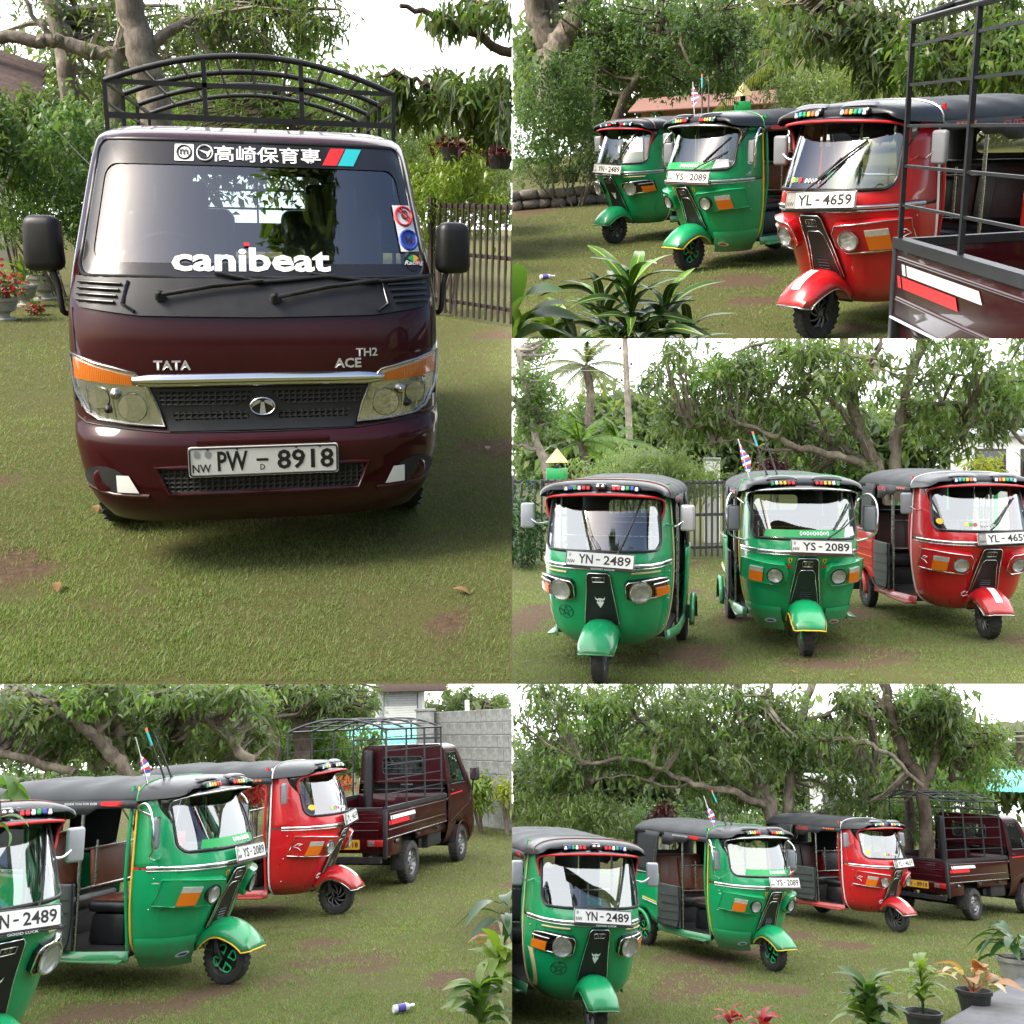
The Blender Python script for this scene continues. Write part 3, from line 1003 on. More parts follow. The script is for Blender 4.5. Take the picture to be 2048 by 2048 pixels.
    # side valance of the hood with its print
    for sg in (-1, 1):
        V, Fc = loft([[Vector((.44 - i * .1, sg * (.575 + .006 * math.sin(i * 1.7)), 1.525)) for i in range(11)], [Vector((.44 - i * .1, sg * (.580 + .006 * math.sin(i * 1.7 + 1)), 1.46 - (.05 if 4 < i else 0) - (.05 if i > 7 else 0))) for i in range(11)]])
        va = mesh('valance', V, Fc, 'canvas', hood)
        thicken(va, .006)
        def vf(a, b, o, sg=sg): return Vector((sg * -a, sg * (.588 + o), b))
        if kind == 'YS':
            xc = -sg * .22
            fl = [(xc - .14, 1.515), (xc - .02, 1.52), (xc + .10, 1.515), (xc + .04, 1.503), (xc + .11, 1.497), (xc + .02, 1.487), (xc + .09, 1.478), (xc - .05, 1.478), (xc - .14, 1.485)]
            decal('flame_print', fl, vf, 'red_print', va, off=.004, step=1)
            text('slogan', 'BESIDE YOU FOR EVER', vf, 'white_print', va, (sg * .12, 1.50), .018, .34, .006)
        elif kind == 'YL':
            for i in range(5):
                a = -sg * (.30 - .05 * i)
                decal('flame_print', [(a - .022, 1.512), (a + .022, 1.512), (a + .012, 1.490), (a - .012, 1.490)], vf, 'orange_print', va, off=.004, step=1)
            text('slogan', 'CUTE', vf, 'red_print', va, (sg * .38, 1.475), .05, .26, .006, .02)
        else:
            decal('flame_print', [(-sg * .34, 1.52), (-sg * .20, 1.52), (-sg * .22, 1.49), (-sg * .36, 1.485)], vf, 'red_print', va, off=.004, step=1)
    # ---- marker lamps on the cap
    cols = {'YN': ['white_print', 'blue_print', 'green_print', 'white_print', 'red_print', 'red_print'], 'YS': ['green_print', 'white_print', 'yellow_print', 'yellow_print', 'red_print', 'red_print'],
            'YL': ['white_print', 'cyan_print', 'green_print', 'yellow_print', 'orange_print', 'white_print']}[kind]
    for sg in (-1, 1):
        hs = box('lamp_housing', (.07, .25, .05), (.905, sg * .205, 1.622), 'dark_glossy', cap, rot=(sg * -.06, -.35, 0), bev=.018)
        for i, c in enumerate(cols):
            box('marker_lamp', (.014, .030, .038), (.938, sg * (.300 - .038 * i), 1.622 - (.006 if i == 0 else 0)), c, hs, rot=(sg * (-.06) + (.25 if kind == 'YS' else 0), -.35, 0), bev=.006, seg=1)
    if kind == 'YN':
        fh = box('twin_lamp', (.05, .10, .055), (.935, 0, 1.635), 'dark_glossy', cap, bev=.02)
        for sg in (-1, 1):
            V, Fc = aim([(0, .018), (.006, .012), (.008, .0001)], 12, (.962, sg * .022, 1.635), (1, 0, 0))
            mesh('lens', V, Fc, 'chrome_dull', fh)
    else:
        for sg in (-1, 1):
            o = mesh('lamp_dome', *loft([[Vector((.90 + .05 * math.cos(u) - .05, sg * .21 + .14 * math.sin(v), 1.655 + .035 * math.sin(u) * math.cos(v) ** .5)) for v in [-1.5 + .3 * q for q in range(11)]] for u in [.2 + .3 * j for j in range(6)]]), 'dark_glossy' if kind == 'YS' else 'mirror_back', cap)
    # ---- floor, sills, seats
    box('floor_pan', (1.66, 1.00, .05), (-.47, 0, .305), 'underbody', T, bev=.01)
    for sg in (-1, 1):
        V, Fc = loft([[Vector((.38 - 1.02 * i / 8, sg * (.50 + .08 * min(1, i / 3)), z)) for i in range(9)] for z in (.25, .27, .335)])
        thicken(mesh('sill', V, Fc, paint, T), .02)
        if sg < 0 or kind == 'YS': box('footboard', (.60, .075, .018), (.05, sg * .555, .262), paint, T, rot=(sg * -.12, 0, 0), bev=.006)
    sb = box('seat_base', (.38, .60, .26), (-.02, 0, .455), 'vinyl_black', T, bev=.04, taper=(.9, .95))
    st = box('driver_seat', (.40, .64, .10), (-.02, 0, .635), 'vinyl_black', T, bev=.045, seg=3)
    if kind == 'YS': box('seat_cover', (.36, .56, .02), (-.02, 0, .682), 'vinyl_brown', st, bev=.008)
    bm = bmesh.new(); bm_box(bm, (.07, .50, .34), (-.24, 0, .93), (0, -.12, 0), .03, 3)
    from_bm('driver_backrest', bm, 'vinyl_brown' if kind == 'YS' else 'vinyl_black', T)
    box('passenger_seat', (.46, 1.08, .13), (-.80, 0, .60), 'vinyl_black', T, bev=.045, seg=3)
    box('passenger_base', (.40, 1.04, .22), (-.82, 0, .43), 'underbody', T, bev=.02)
    bk = box('passenger_backrest', (.12, 1.08, .52), (-1.10, 0, .92), {'YN': 'vinyl_black', 'YS': 'vinyl_brown', 'YL': 'vinyl_black'}[kind], T, rot=(0, -.16, 0), bev=.045, seg=3)
    for i in (-1, 1):
        box('seat_panel', (.03, .34, .42), (-1.035, i * .25, .92), {'YN': 'vinyl_black', 'YS': 'vinyl_brown', 'YL': 'vinyl_maroon'}[kind], bk, rot=(0, -.16, 0), bev=.012)
    for sg in (-1, 1):
        tube('door_pole', [(-.12, sg * .545, .32), (-.12, sg * .555, 1.0), (-.12, sg * .55, 1.52)], .015, 'chrome_dull', T)
    gd = tube('partition_bar', [(-.16, -.54, .80), (-.16, .54, .80)], .011, 'chrome_dull', T)
    tube('partition_bar', [(-.16, -.54, 1.12), (-.16, .54, 1.12)], .011, 'chrome_dull', T)
    for y in (-.3, .3):
        tube('partition_post', [(-.16, y, .80), (-.16, y, 1.18)], .010, 'chrome_dull', T)
    tube('handlebar', spline([(.50, -.36, .98), (.60, -.22, 1.0), (.66, 0, .97), (.60, .22, 1.0), (.50, .36, .98)], 4), .014, 'black_plastic', T)
    tube('steering_column', [(.66, 0, .97), (.80, 0, .60), (.92, 0, .36)], .03, 'black_plastic', T)
    box('instrument_pod', (.10, .30, .10), (.74, 0, 1.03), 'black_plastic', T, rot=(0, .4, 0), bev=.03)
    # dashboard shelf behind the glass
    V, Fc = loft([[tns(q, 1.05, -.02) for q in fr[6:-6]], [Vector((tns(q, 1.05).x - .22 * (1 - abs(q) * .6), tns(q, 1.05).y * .92, 1.04)) for q in fr[6:-6]]])
    mesh('dash_shelf', V, Fc, paint if kind != 'YL' else 'vinyl_black', T)
    # ---- tail: body tub, wheel arches, curtains
    plan = []
    for i in range(7): plan.append((-.60 - .58 * i / 6, .60 + .015 * math.sin(i / 6 * math.pi)))
    for i in range(1, 6):
        a = R(90 * i / 6); plan.append((-1.18 - .13 * math.sin(a), .47 + .13 * math.cos(a)))
    plan += [(-1.31, .40), (-1.315, .2), (-1.315, 0)]
    plan = plan + [(x, -y) for x, y in reversed(plan[:-1])]
    fz = []
    for x, y in plan:
        dx = abs(x + 1.0)
        fz.append(.235 + math.sqrt(max(0, .245 ** 2 - dx * dx)) if (dx < .245 and abs(y) > .45) else .33)
    rows = []
    for i in range(9):
        q = i / 8
        rows.append([Vector((x * (1 - .012 * (1 - q)), y * (1 - .05 * (1 - q) ** 2), z0 + (.97 - z0) * q)) for (x, y), z0 in zip(plan, fz)])
    V, Fc = loft(rows)
    tail = mesh('tail_body', V, Fc, paint, T, angle=40)
    thicken(tail, .012)
    strip('tail_trim', [(0, 0), (1, 0)], lambda a, b, o: Vector((-.60 - .6 * a, -.622, .955)), .010, 'chrome_dull', tail)
    for sg in (-1, 1):
        arc = [Vector((-1.0 + .262 * math.cos(R(a)), sg * .615, .215 + .262 * math.sin(R(a)))) for a in range(-5, 186, 10)]
        V, Fc = loft([[p + Vector((0, 0, 0)) for p in arc], [p + Vector((.006 * math.cos(R(a)), sg * .045, .01)) for p, a in zip(arc, range(-5, 186, 10))], [Vector((-1.0 + .235 * math.cos(R(a)), sg * .668, .215 + .235 * math.sin(R(a)))) for a in range(-5, 186, 10)]])
        wa = mesh('wheel_arch', V, Fc, paint, T)
        thicken(wa, .006)
        if kind == 'YS':
            for k, c in enumerate(('yellow_print', 'white_print')):
                tube('side_stripe', [(-.62, sg * .618, .60 - .025 * k), (-.95, sg * .622, .64 - .025 * k)], .007, c, tail, 5)
        if kind == 'YL':
            for k in range(4):
                tube('body_rib', [(-.63, sg * .617, .56 + .09 * k), (-1.15, sg * .620, .56 + .09 * k)], .006, 'orange_print' if k % 2 else 'red_paint', tail, 5)
        box('mud_flap', (.015, .14, .14), (-1.30, sg * .56, .24), 'rubber', T, bev=.004)
    # right side half-door of stiff canvas
    V, Fc = loft([[Vector((-.12 - .5 * i / 6, -.600 - .012 * math.sin(math.pi * i / 6), z)) for i in range(7)] for z in (.34, .36, .48, .6, .72, .84, .86)])
    hd = mesh('half_door', V, Fc, 'grey_canvas', T)
    thicken(hd, .012)
    for z in (.44, .54, .64, .74): tube('seam', [(-.16, -.617, z), (-.37, -.622, z - .012), (-.60, -.617, z - .02)], .004, 'vinyl_black', hd, 5)
    tube('door_frame', spline([(-.13, -.615, .86), (-.125, -.615, .5), (-.2, -.615, .335), (-.5, -.617, .335), (-.61, -.615, .42)], 4), .009, 'black_plastic', hd, 6)
    # canvas quarter curtains and back curtain with a clear window
    for sg in (-1, 1):
        V, Fc = loft([[Vector((-.60 - .10 * (1 - q) - .0 * q, sg * (.602 - .018 * q), .955 + .56 * q)) + Vector((-(.60 - .10 * (1 - q)) * u, sg * -.05 * u ** 4, 0)) for u in [j / 8 for j in range(9)]] for q in [i / 8 for i in range(9)]])
        qc = mesh('quarter_curtain', V, Fc, 'canvas', T)
        thicken(qc, .008)
        tube('lacing', [(-.72, sg * .612, .98), (-.68, sg * .606, 1.25), (-.625, sg * .596, 1.46)], .005, 'chrome_dull', qc, 5)
    hole = rrect(-.26, .26, 1.22, 1.40, .05, 4)
    inn = dens(hole, .06); rows = []
    for (y, z) in inn:
        dy, dz = y, z - 1.31
        k = min((.545 / abs(dy)) if abs(dy) > 1e-6 else 1e9, ((.19 if dz > 0 else .36) / abs(dz)) if abs(dz) > 1e-6 else 1e9)
        rows.append([Vector((-1.255 - .04 * (1.5 - (z + (dz * (k - 1)) * j / 3)) / .5, y + dy * (k - 1) * j / 3, z + dz * (k - 1) * j / 3)) for j in range(4)])
    rows.append(rows[0])
    V, Fc = loft(rows)
    bc = mesh('back_curtain', V, Fc, 'canvas', T)
    decal('clear_window', hole, lambda y, z, o: Vector((-1.265 - .04 * (1.5 - z) / .5, y, z)), 'clear_sheet', bc, step=1)
    # ---- mirrors
    for sg in (-1, 1):
        if kind == 'YS':
            lp = spline([tns(sg * .97, 1.05, .0), tns(sg * .97, 1.08, .06) + Vector((0, sg * .05, 0)), Vector((.72, sg * .70, 1.16)), Vector((.70, sg * .705, 1.40)), Vector((.60, sg * .66, 1.50)), Vector((.47, sg * .60, 1.46)), tns(sg * .985, 1.40, .0)], 5)
            arm = tube('mirror_frame', lp, .011, 'chrome', T, 7)
            mr = box('mirror', (.035, .13, .25), (.70, sg * .64, 1.27), 'mirror_back', arm, rot=(0, 0, sg * -.35), bev=.03, seg=3)
            box('mirror_glass', (.004, .10, .215), (.676, sg * .645, 1.27), 'mirror_glass', mr, rot=(0, 0, sg * -.35), bev=.0015, seg=1)
        else:
            arm = tube('mirror_arm', spline([tns(sg * .97, 1.30, 0), Vector((.66, sg * .60, 1.29)), Vector((.66, sg * .665, 1.33))], 4), .010, 'chrome', T, 7)
            mr = box('mirror', (.045, .125, .225), (.65, sg * .70, 1.36), 'mirror_back' if kind == 'YL' else 'shutter_grey', arm, rot=(0, 0, sg * -.15), bev=.022, seg=3)
            box('mirror_glass', (.004, .10, .195), (.626, sg * .704, 1.36), 'mirror_glass', mr, rot=(0, 0, sg * -.15), bev=.0015, seg=1)
    # ---- wheels, fork, front mudguard
    sty = {'YN': 'petal6', 'YS': 'petal4', 'YL': 'swirl'}[kind]
    fw = empty('front_wheel'); fw.parent = T
    wheel(fw, (1.0, 0, .205), .205, .115, sty, 1)
    # second face so both sides show their spokes
    fw2 = [c for c in subtree(fw) if c.name.startswith('spokes')]
    for c in fw2:
        d_ = c.copy(); COL.objects.link(d_); d_.scale = (1, -1, 1); d_.parent = c.parent
    for sg in (-1, 1):
        rw = empty('rear_wheel'); rw.parent = T
        wheel(rw, (-1.0, sg * .52, .205), .205, .115, sty, sg)
    tube('axle', [(-1.0, -.5, .205), (-1.0, .5, .205)], .03, 'underbody', T)
    for sg in (-1, 1):
        tube('fork', [(.92, sg * .03, .42), (.96, sg * .085, .30), (1.0, sg * .085, .205)], .018, 'underbody', T)
        tube('shock_absorber', [(.93, sg * .075, .40), (.95, sg * .078, .25)], .026, 'black_plastic', T, 8)
    secs = [(-.158, .145), (-.152, .185), (-.132, .225), (-.088, .264), (-.035, .278), (.035, .278), (.088, .264), (.132, .225), (.152, .185), (.158, .145)]
    rows = []
    for a in range(8, 166, 8):
        ext = .055 * max(0, 1 - (a - 8) / 60) ** 1.5
        k = 1 if a > 28 else .9 + .1 * (a - 8) / 20
        low = .02 * (1 + math.cos(R(a * 2)))
        rows.append([Vector((.985 + (r_ + ext + (low if abs(y) > .1 else 0)) * math.cos(R(a)), y * k, .245 + (r_ + ext) * math.sin(R(a)))) for y, r_ in secs])
    V, Fc = loft(rows)
    mg = mesh('mudguard', V, Fc, paint, T, angle=50)
    thicken(mg, .005)
    edge = [r_[0] for r_ in reversed(rows)] + [p for p in rows[0]] + [r_[-1] for r_ in rows]
    tube('mudguard_edge', edge, .006, {'YN': paint, 'YS': 'yellow_print', 'YL': 'chrome_dull'}[kind], mg, 6)
    if kind == 'YL':
        V, Fc = loft([[rows[i][j] + Vector((math.cos(R(8 + 8 * i)), 0, math.sin(R(8 + 8 * i)))) * .004 for j in (4, 5)] for i in range(3, 10)])
        mesh('white_flash', [v * 1 for v in V], Fc, 'white_print', mg)
        box('mud_flap', (.012, .2, .12), (.735, 0, .31), 'rubber', T, rot=(0, .3, 0), bev=.003)
    else:
        box('mud_flap', (.012, .2, .10), (.735, 0, .32), 'rubber', T, rot=(0, .3, 0), bev=.003)
    # ---- rods and little flag on the roof
    if kind == 'YS':
        for i, (y, dx) in enumerate(((-.30, -.02), (-.20, -.03))):
            b0 = Vector((.50, y, 1.685))
            tip = b0 + Vector((-.10 + dx, -.12, .40))
            an = tube('aerial', [b0, b0 + (tip - b0) * .05, b0 + (tip - b0) * .5, tip], [.016, .010, .008, .005], 'black_plastic', T, 7)
            if i == 0: tube('aerial_tip', [tip - (tip - b0) * .3, tip], .009, 'cyan_print', an, 7); tube('aerial_cap', [tip, tip + Vector((-.006, -.006, .03))], .011, 'orange_print', an, 7)
        fb = Vector((.46, -.46, 1.62)); ft = fb + Vector((-.08, -.11, .42))
        pole = tube('flag_pole', [fb, ft], .006, 'chrome_dull', T, 6)
        V = []; Fc = []
        m = 14
        for i in range(m + 1):
            p = fb + (ft - fb) * (.22 + .72 * i / m)
            w_ = .055 * math.sin(math.pi * min(1, (i + 2) / (m + 1))) + .012
            an_ = i * .35
            d_ = Vector((math.cos(an_) * .5, .6, math.sin(an_) * .3)).normalized() * w_
            V += [p - d_ * .4, p + d_]
        stripes = ['white_print', 'blue_print', 'red_print']
        for q in range(3):
            fcs = [(2 * i, 2 * i + 1, 2 * i + 3, 2 * i + 2) for i in range(m) if i % 3 == q]
            mesh('flag_cloth', V, fcs, stripes[q], pole)
    return T

TUK = {}
TUKP = {}
for k_ in ('YN', 'YS', 'YL'):
    TUK[k_] = make_tuk(k_)
    TUKP[k_] = subtree(TUK[k_])
USED = set()
def place_vehicle(src, parts, key, P_, px, py, phi, anchor, label, cat, group, dz=0.0):
    """stand a vehicle with its anchor at a spot of the lawn; phi = nose turned to the viewer's right of straight-at-us"""
    g = P_.g(px, py)
    c = -Vector((g.x, g.y, 0)).normalized()
    rt = Vector((-c.y, c.x, 0))
    nose = c * math.cos(R(phi)) + rt * math.sin(R(phi))
    th = math.atan2(nose.y, nose.x)
    if key in USED: o = copy_tree(src, parts, label, group)
    else:
        USED.add(key); o = src
    tag(o, label, cat, group)
    rz = Matrix.Rotation(th, 4, 'Z')
    loc = g - (rz @ Vector(anchor)) + Vector((0, 0, dz))
    o.matrix_basis = Matrix.Translation(loc) @ rz
    P_.put(o)
    return o
FWA = (1.0, 0, 0)
def tuk(kind, P_, px, py, phi, label):
    return place_vehicle(TUK[kind], TUKP[kind], kind, P_, px, py, phi, FWA, label, 'three-wheeler', 'parked three-wheelers')

# ------------------------------------------------------------------ small pickup lorry (nose towards +X, left side +Y)
def honeycomb():
    t = NT('honeycomb')
    v = t.new('ShaderNodeTexVoronoi'); v.feature = 'DISTANCE_TO_EDGE'
    v.inputs['Scale'].default_value = 58
    v.inputs['Randomness'].default_value = .0
    mp = t.new('ShaderNodeMapping'); mp.inputs['Scale'].default_value = (.01, .75, 1)
    t.link(t.obj(), mp.inputs[0]); t.link(mp.outputs[0], v.inputs['Vector'])
    r = t.ramp(v.outputs[0], [(.06, (.020, .020, .021)), (.16, (.003, .003, .003))])
    t.link(r.outputs[0], t.b.inputs['Base Color'])
    t.set(Roughness=.45)
    inv = t.new('ShaderNodeMath', operation='MULTIPLY'); t.link(v.outputs[0], inv.inputs[0]); inv.inputs[1].default_value = -1
    t.bump(inv.outputs[0], 1.0, .02)
    MAT['honeycomb'] = t.m
honeycomb()
_r = lerp_table([(.215, .06), (.30, .0), (.46, .0), (.555, .012), (.60, .055), (.80, .06), (1.01, .10), (1.14, .18), (1.38, .39), (1.68, .655), (1.715, .73), (1.75, .90)])
_w = lerp_table([(.215, .625), (.30, .672), (.45, .712), (.6, .728), (1.0, .730), (1.14, .722), (1.4, .698), (1.66, .667), (1.71, .645), (1.75, .58)])
KN = Nose(lambda z: 1.9 - _r(z), _w, lambda z: 1.9 - _r(z) - .38, 3.4)
def kn(y, z, o=0): return KN.p(y, z, o)
def kns(s, z, o=0): return KN.p(s * KN.w(z), z, o)

def make_truck():
    T = empty('pickup_lorry')
    P_ = 'maroon_paint'
    zs = [.215, .25, .28, .31, .34, .38, .42, .46, .50, .54, .565, .585, .60, .64, .70, .76, .80, .86, .92, .97, 1.01, 1.06, 1.10, 1.14, 1.22, 1.30, 1.38, 1.46, 1.52, 1.57, 1.62, 1.68, 1.70, 1.72, 1.735, 1.743, 1.747]
    fr = KN.frac(40)
    fr = sorted([q for q in fr if abs(abs(q) - .93) > .012] + [.93, -.93])
    m = 14
    XR = .42
    def zl(x):
        dx = abs(x - 1.05)
        return .265 + math.sqrt(.32 ** 2 - dx * dx) if dx < .32 else .33
    cols = [('s', -1, j / m) for j in range(m)] + [('f', q, 0) for q in fr] + [('s', 1, 1 - (j + 1) / m) for j in range(m)]
    def pt(c, z):
        if c[0] == 'f':
            return kns(c[1], z)
        e = kns(c[1] * .9999, z)
        x = XR + (e.x - XR) * c[2]
        zz = z
        if z < .80:
            z0 = zl(x)
            zz = z0 + (z - .215) / .585 * (.80 - z0)
        inset = 0
        return Vector((x, e.y - c[1] * inset, zz))
    V = [pt(c, z) for z in zs for c in cols]
    n = len(cols)
    Fc = []
    for i in range(len(zs) - 1):
        for k in range(n - 1):
            a, b = cols[k], cols[k + 1]
            z0, z1 = zs[i], zs[i + 1]
            if a[0] == 'f' and b[0] == 'f' and abs(a[1]) <= .9301 and abs(b[1]) <= .9301 and z0 >= 1.139 and z1 <= 1.6801: continue
            us = [c[2] if c[0] == 's' else 1 for c in (a, b)]
            if (a[0] == 's' or b[0] == 's') and min(us) >= 2 / m - 1e-6 and max(us) <= 12 / m + 1e-6 and z0 >= 1.139 and z1 <= 1.621: continue
            Fc.append((i * n + k, i * n + k + 1, (i + 1) * n + k + 1, (i + 1) * n + k))
    top = len(zs) - 1
    Fc.append(tuple(top * n + k for k in range(n)))
    cab = mesh('cab', V, Fc, P_, T, angle=38)
    # back wall with a window opening
    hole = rrect(-.33, .33, 1.32, 1.57, .06, 5)
    rows = []
    oc = 1.40
    for (y, z) in hole:
        dy, dz = y, z - oc
        k = 1.0
        while k < 20:
            yy, zz = dy * k, oc + dz * k
            if zz > 1.738 or zz < .36 or abs(yy) > KN.w(min(1.742, max(.34, zz))) - .002: break
            k += .01
        rows.append([Vector((XR, dy * (1 + (k - 1) * j / 3), oc + dz * (1 + (k - 1) * j / 3))) for j in range(4)])
    rows.append(rows[0])
    Vb, Fb = loft(rows)
    bw = mesh('cab_back', Vb, Fb, P_, T, smooth=False)
    decal('rear_window', hole, lambda y, z, o: Vector((XR - .002, y, z)), 'cab_glass', bw, step=1)
    rim('rear_gasket', hole, lambda y, z, o: Vector((XR - .004, y, z)), .012, 'vinyl_black', bw)
    for z in (1.40, 1.49): tube('window_guard', [(XR - .02, -.33, z), (XR - .02, .33, z)], .006, 'black_metal', bw, 6)
    tube('window_guard', [(XR - .02, 0, 1.32), (XR - .02, 0, 1.57)], .006, 'black_metal', bw, 6)
    tube('air_intake', spline([(XR - .08, .53, .80), (XR - .08, .53, 1.2), (XR - .08, .53, 1.58), (XR - .06, .53, 1.66)], 4), [.075] * 12 + [.05], 'black_plastic', T, 12)
    for z in (.95, 1.10, 1.22): tube('back_rib', [(XR - .004, -.68, z), (XR - .004, .68, z)], .010, P_, bw, 6)
    # windscreen: clear pane inside a black printed border
    pane = rrect(-.925, .925, 1.148, 1.674, .05, 5)
    ws = decal('windscreen', pane, kns, 'cab_glass', T, off=.002, step=.08)
    inn = rrect(-.86, .86, 1.20, 1.575, .06, 5)
    Vr = []; Fr = []
    mm = len(pane)
    for i in range(mm):
        for j in range(6):
            a = pane[i]; b = inn[i]
            Vr.append(kns(a[0] + (b[0] - a[0]) * j / 5, a[1] + (b[1] - a[1]) * j / 5, .005))
    # add in-between columns on the long runs
    def ringmesh(o, i_, off, name, mat, par):
        O, I = [], []
        for q in range(len(o)):
            (a, b), (c, d) = o[q], o[(q + 1) % len(o)]
            (e, f), (g, h) = i_[q], i_[(q + 1) % len(o)]
            k = max(1, int(math.hypot(c - a, d - b) / .06))
            for j in range(k):
                t_ = j / k
                O.append((a + (c - a) * t_, b + (d - b) * t_)); I.append((e + (g - e) * t_, f + (h - f) * t_))
        rows_ = [[kns(x0 + (x1 - x0) * j / 3, y0 + (y1 - y0) * j / 3, off) for j in range(4)] for (x0, y0), (x1, y1) in zip(O, I)]
        rows_.append(rows_[0])
        return mesh(name, *loft(rows_), mat, par)
    ringmesh(pane, inn, .005, 'black_border', 'dark_glossy', ws)
    rim('gasket', pane, kns, .010, 'vinyl_black', ws, off=.003)
    # windscreen lettering and stickers
    def on(y, z, o): return kn(y, z, o)
    text('lettering', 'canibeat', on, 'white_print', ws, (-.02, 1.213), .088, .60, .008, .03)
    decal('letter_dot', [(-.05, 1.262), (-.03, 1.262), (-.03, 1.275), (-.05, 1.275)], on, 'red_print', ws, off=.009, step=1)
    zt = 1.622
    decal('logo_square', rrect(-.315, -.24, zt - .034, zt + .034, .004, 2), on, 'white_print', ws, off=.008, step=.05)
    rim('logo_ring', ellipse2(-.2775, zt, .027, .027, 20), on, .004, 'plate_ink', ws, off=.009)
    text('logo_letter', 'm', on, 'plate_ink', ws, (-.2775, zt), .022, .032, .011, .02)
    rim('logo_circle', ellipse2(-.196, zt, .031, .031, 20), on, .0035, 'white_print', ws, off=.009)
    decal('logo_wing', [(-.222, zt + .012), (-.185, zt + .004), (-.172, zt + .014), (-.178, zt - .006), (-.186, zt - .018), (-.192, zt - .004)], on, 'white_print', ws, off=.009, step=1)
    text('banner_characters', '高崎保育専', on, 'white_print', ws, (.055, zt), .066, .43, .008, .012)
    decal('banner_red', [(.275, zt - .036), (.335, zt - .036), (.375, zt + .036), (.315, zt + .036)], on, 'red_print', ws, off=.008, step=.05)
    decal('banner_cyan', [(.340, zt - .036), (.405, zt - .036), (.445, zt + .036), (.380, zt + .036)], on, 'cyan_print', ws, off=.008, step=.05)
    sk = decal('sticker_sheet', [(.555, 1.43), (.642, 1.43), (.660, 1.245), (.573, 1.245)], on, 'white_print', ws, off=.008, step=.04)
    for cz, cy, mt in ((1.385, .602, 'red_print'), (1.290, .612, 'blue_print')):
        rim('sticker_ring', ellipse2(cy, cz, .036, .038, 20), on, .006, mt, sk, off=.009)
    decal('sticker_field', ellipse2(.612, 1.290, .033, .035, 18), on, 'blue_print', sk, off=.0085, step=1)
    strip('sticker_bar', [(.575, 1.415), (.630, 1.355)], on, .005, 'red_print', sk, off=.010)
    strip('sticker_bar', [(.586, 1.42), (.638, 1.365)], on, .004, 'red_print', sk, off=.010)
    rim('sticker_sketch', ellipse2(.606, 1.39, .014, .016, 12), on, .003, 'plate_ink', sk, off=.010)
    text('sticker_letter', 'H', on, 'plate_ink', sk, (.612, 1.290), .03, .03, .011, .03)
    decal('sticker_swash', [(.602, 1.270), (.632, 1.278), (.635, 1.293), (.622, 1.274)], on, 'red_print', sk, off=.0115, step=1)
    rd = decal('round_sticker', ellipse2(.622, 1.206, .036, .036, 18), on, 'plate_ink', ws, off=.0075, step=1)
    for i, c in enumerate(('green_print', 'yellow_print', 'red_print')):
        a0 = R(150 - 60 * i)
        decal('sticker_wedge', [(.622, 1.203)] + [(.622 + .028 * math.cos(a0 - R(12 * j)), 1.203 + .028 * math.sin(a0 - R(12 * j))) for j in range(6)], on, c, rd, off=.0095, step=1)
    text('sticker_script', 'Racing', on, 'white_print', rd, (.622, 1.198), .022, .085, .012, .01, .3)
    # cowl panel under the glass with side vents
    cw = [(-.935, 1.145), (.935, 1.145), (.94, 1.07), (.90, 1.035), (.60, 1.012), (0, 1.006), (-.60, 1.012), (-.90, 1.035), (-.94, 1.07)]
    co = decal('cowl_panel', cw, kns, 'black_plastic', T, off=.010, thick=.014, step=.07)
    for sg in (-1, 1):
        for i in range(4):
            z = 1.055 + .021 * i
            strip('vent_slat', [(sg * (.72 - .01 * i), z), (sg * .91, z + .004)], kns, .006, 'dark_glossy', co, off=.014)
        strip('cowl_bead', [(sg * .66, 1.13), (sg * .68, 1.05), (sg * .62, 1.025)], kns, .007, 'dark_glossy', co, off=.012)
    # wipers
    for pv, jt, b0, b1 in (((-.36, 1.075), (.02, 1.125), (-.16, 1.158), (.30, 1.152)), ((.06, 1.068), (.46, 1.128), (.20, 1.156), (.70, 1.146))):
        w_ = strip('wiper_arm', [pv, (jt[0] * .5 + pv[0] * .5, (jt[1] + pv[1]) / 2 + .006), jt], kn, .009, 'black_plastic', T, off=.03)
        strip('wiper_blade', [b0, jt, b1], kn, .008, 'vinyl_black', w_, off=.018)
        o = kn(*pv, .012)
        V_, F_ = aim([(0, .02), (.024, .017), (.03, .0001)], 12, o, (.8, 0, .6)); mesh('wiper_boss', V_, F_, 'black_plastic', w_)
    # headlamps
    for sg in (-1, 1):
        ol = [(sg * a, b) for a, b in ((.702, .862), (.61, .835), (.46, .803), (.42, .765), (.385, .68), (.362, .597), (.50, .607), (.60, .62), (.645, .645), (.685, .72), (.698, .79))]
        hl = decal('headlamp', ol, kn, 'lamp_chrome', T, off=.004, thick=.02, step=.02)
        rim('lamp_edge', ol, kn, .006, 'chrome_dull', hl, off=.010)
        for i in range(9):
            a = .42 + .031 * i
            zb = .625 + .05 * max(0, (a - .58) / .12); zt_ = .735
            strip('reflector_flute', [(sg * a, zb), (sg * (a + .012), zt_)], kn, .0055, 'lamp_chrome', hl, off=.004)
        for cy, cz, rr in ((.475, .672, .052), (.595, .705, .040)):
            o = kn(sg * cy, cz, .012); nn = (kn(sg * cy, cz, .05) - kn(sg * cy, cz, 0)).normalized() + Vector((.8, 0, 0))
            V_, F_ = aim([(.004, rr * 1.05), (.004, rr), (-.012, rr * .75), (-.02, rr * .4), (-.022, .0001)], 20, o, nn); mesh('reflector_bowl', V_, F_, 'lamp_chrome', hl)
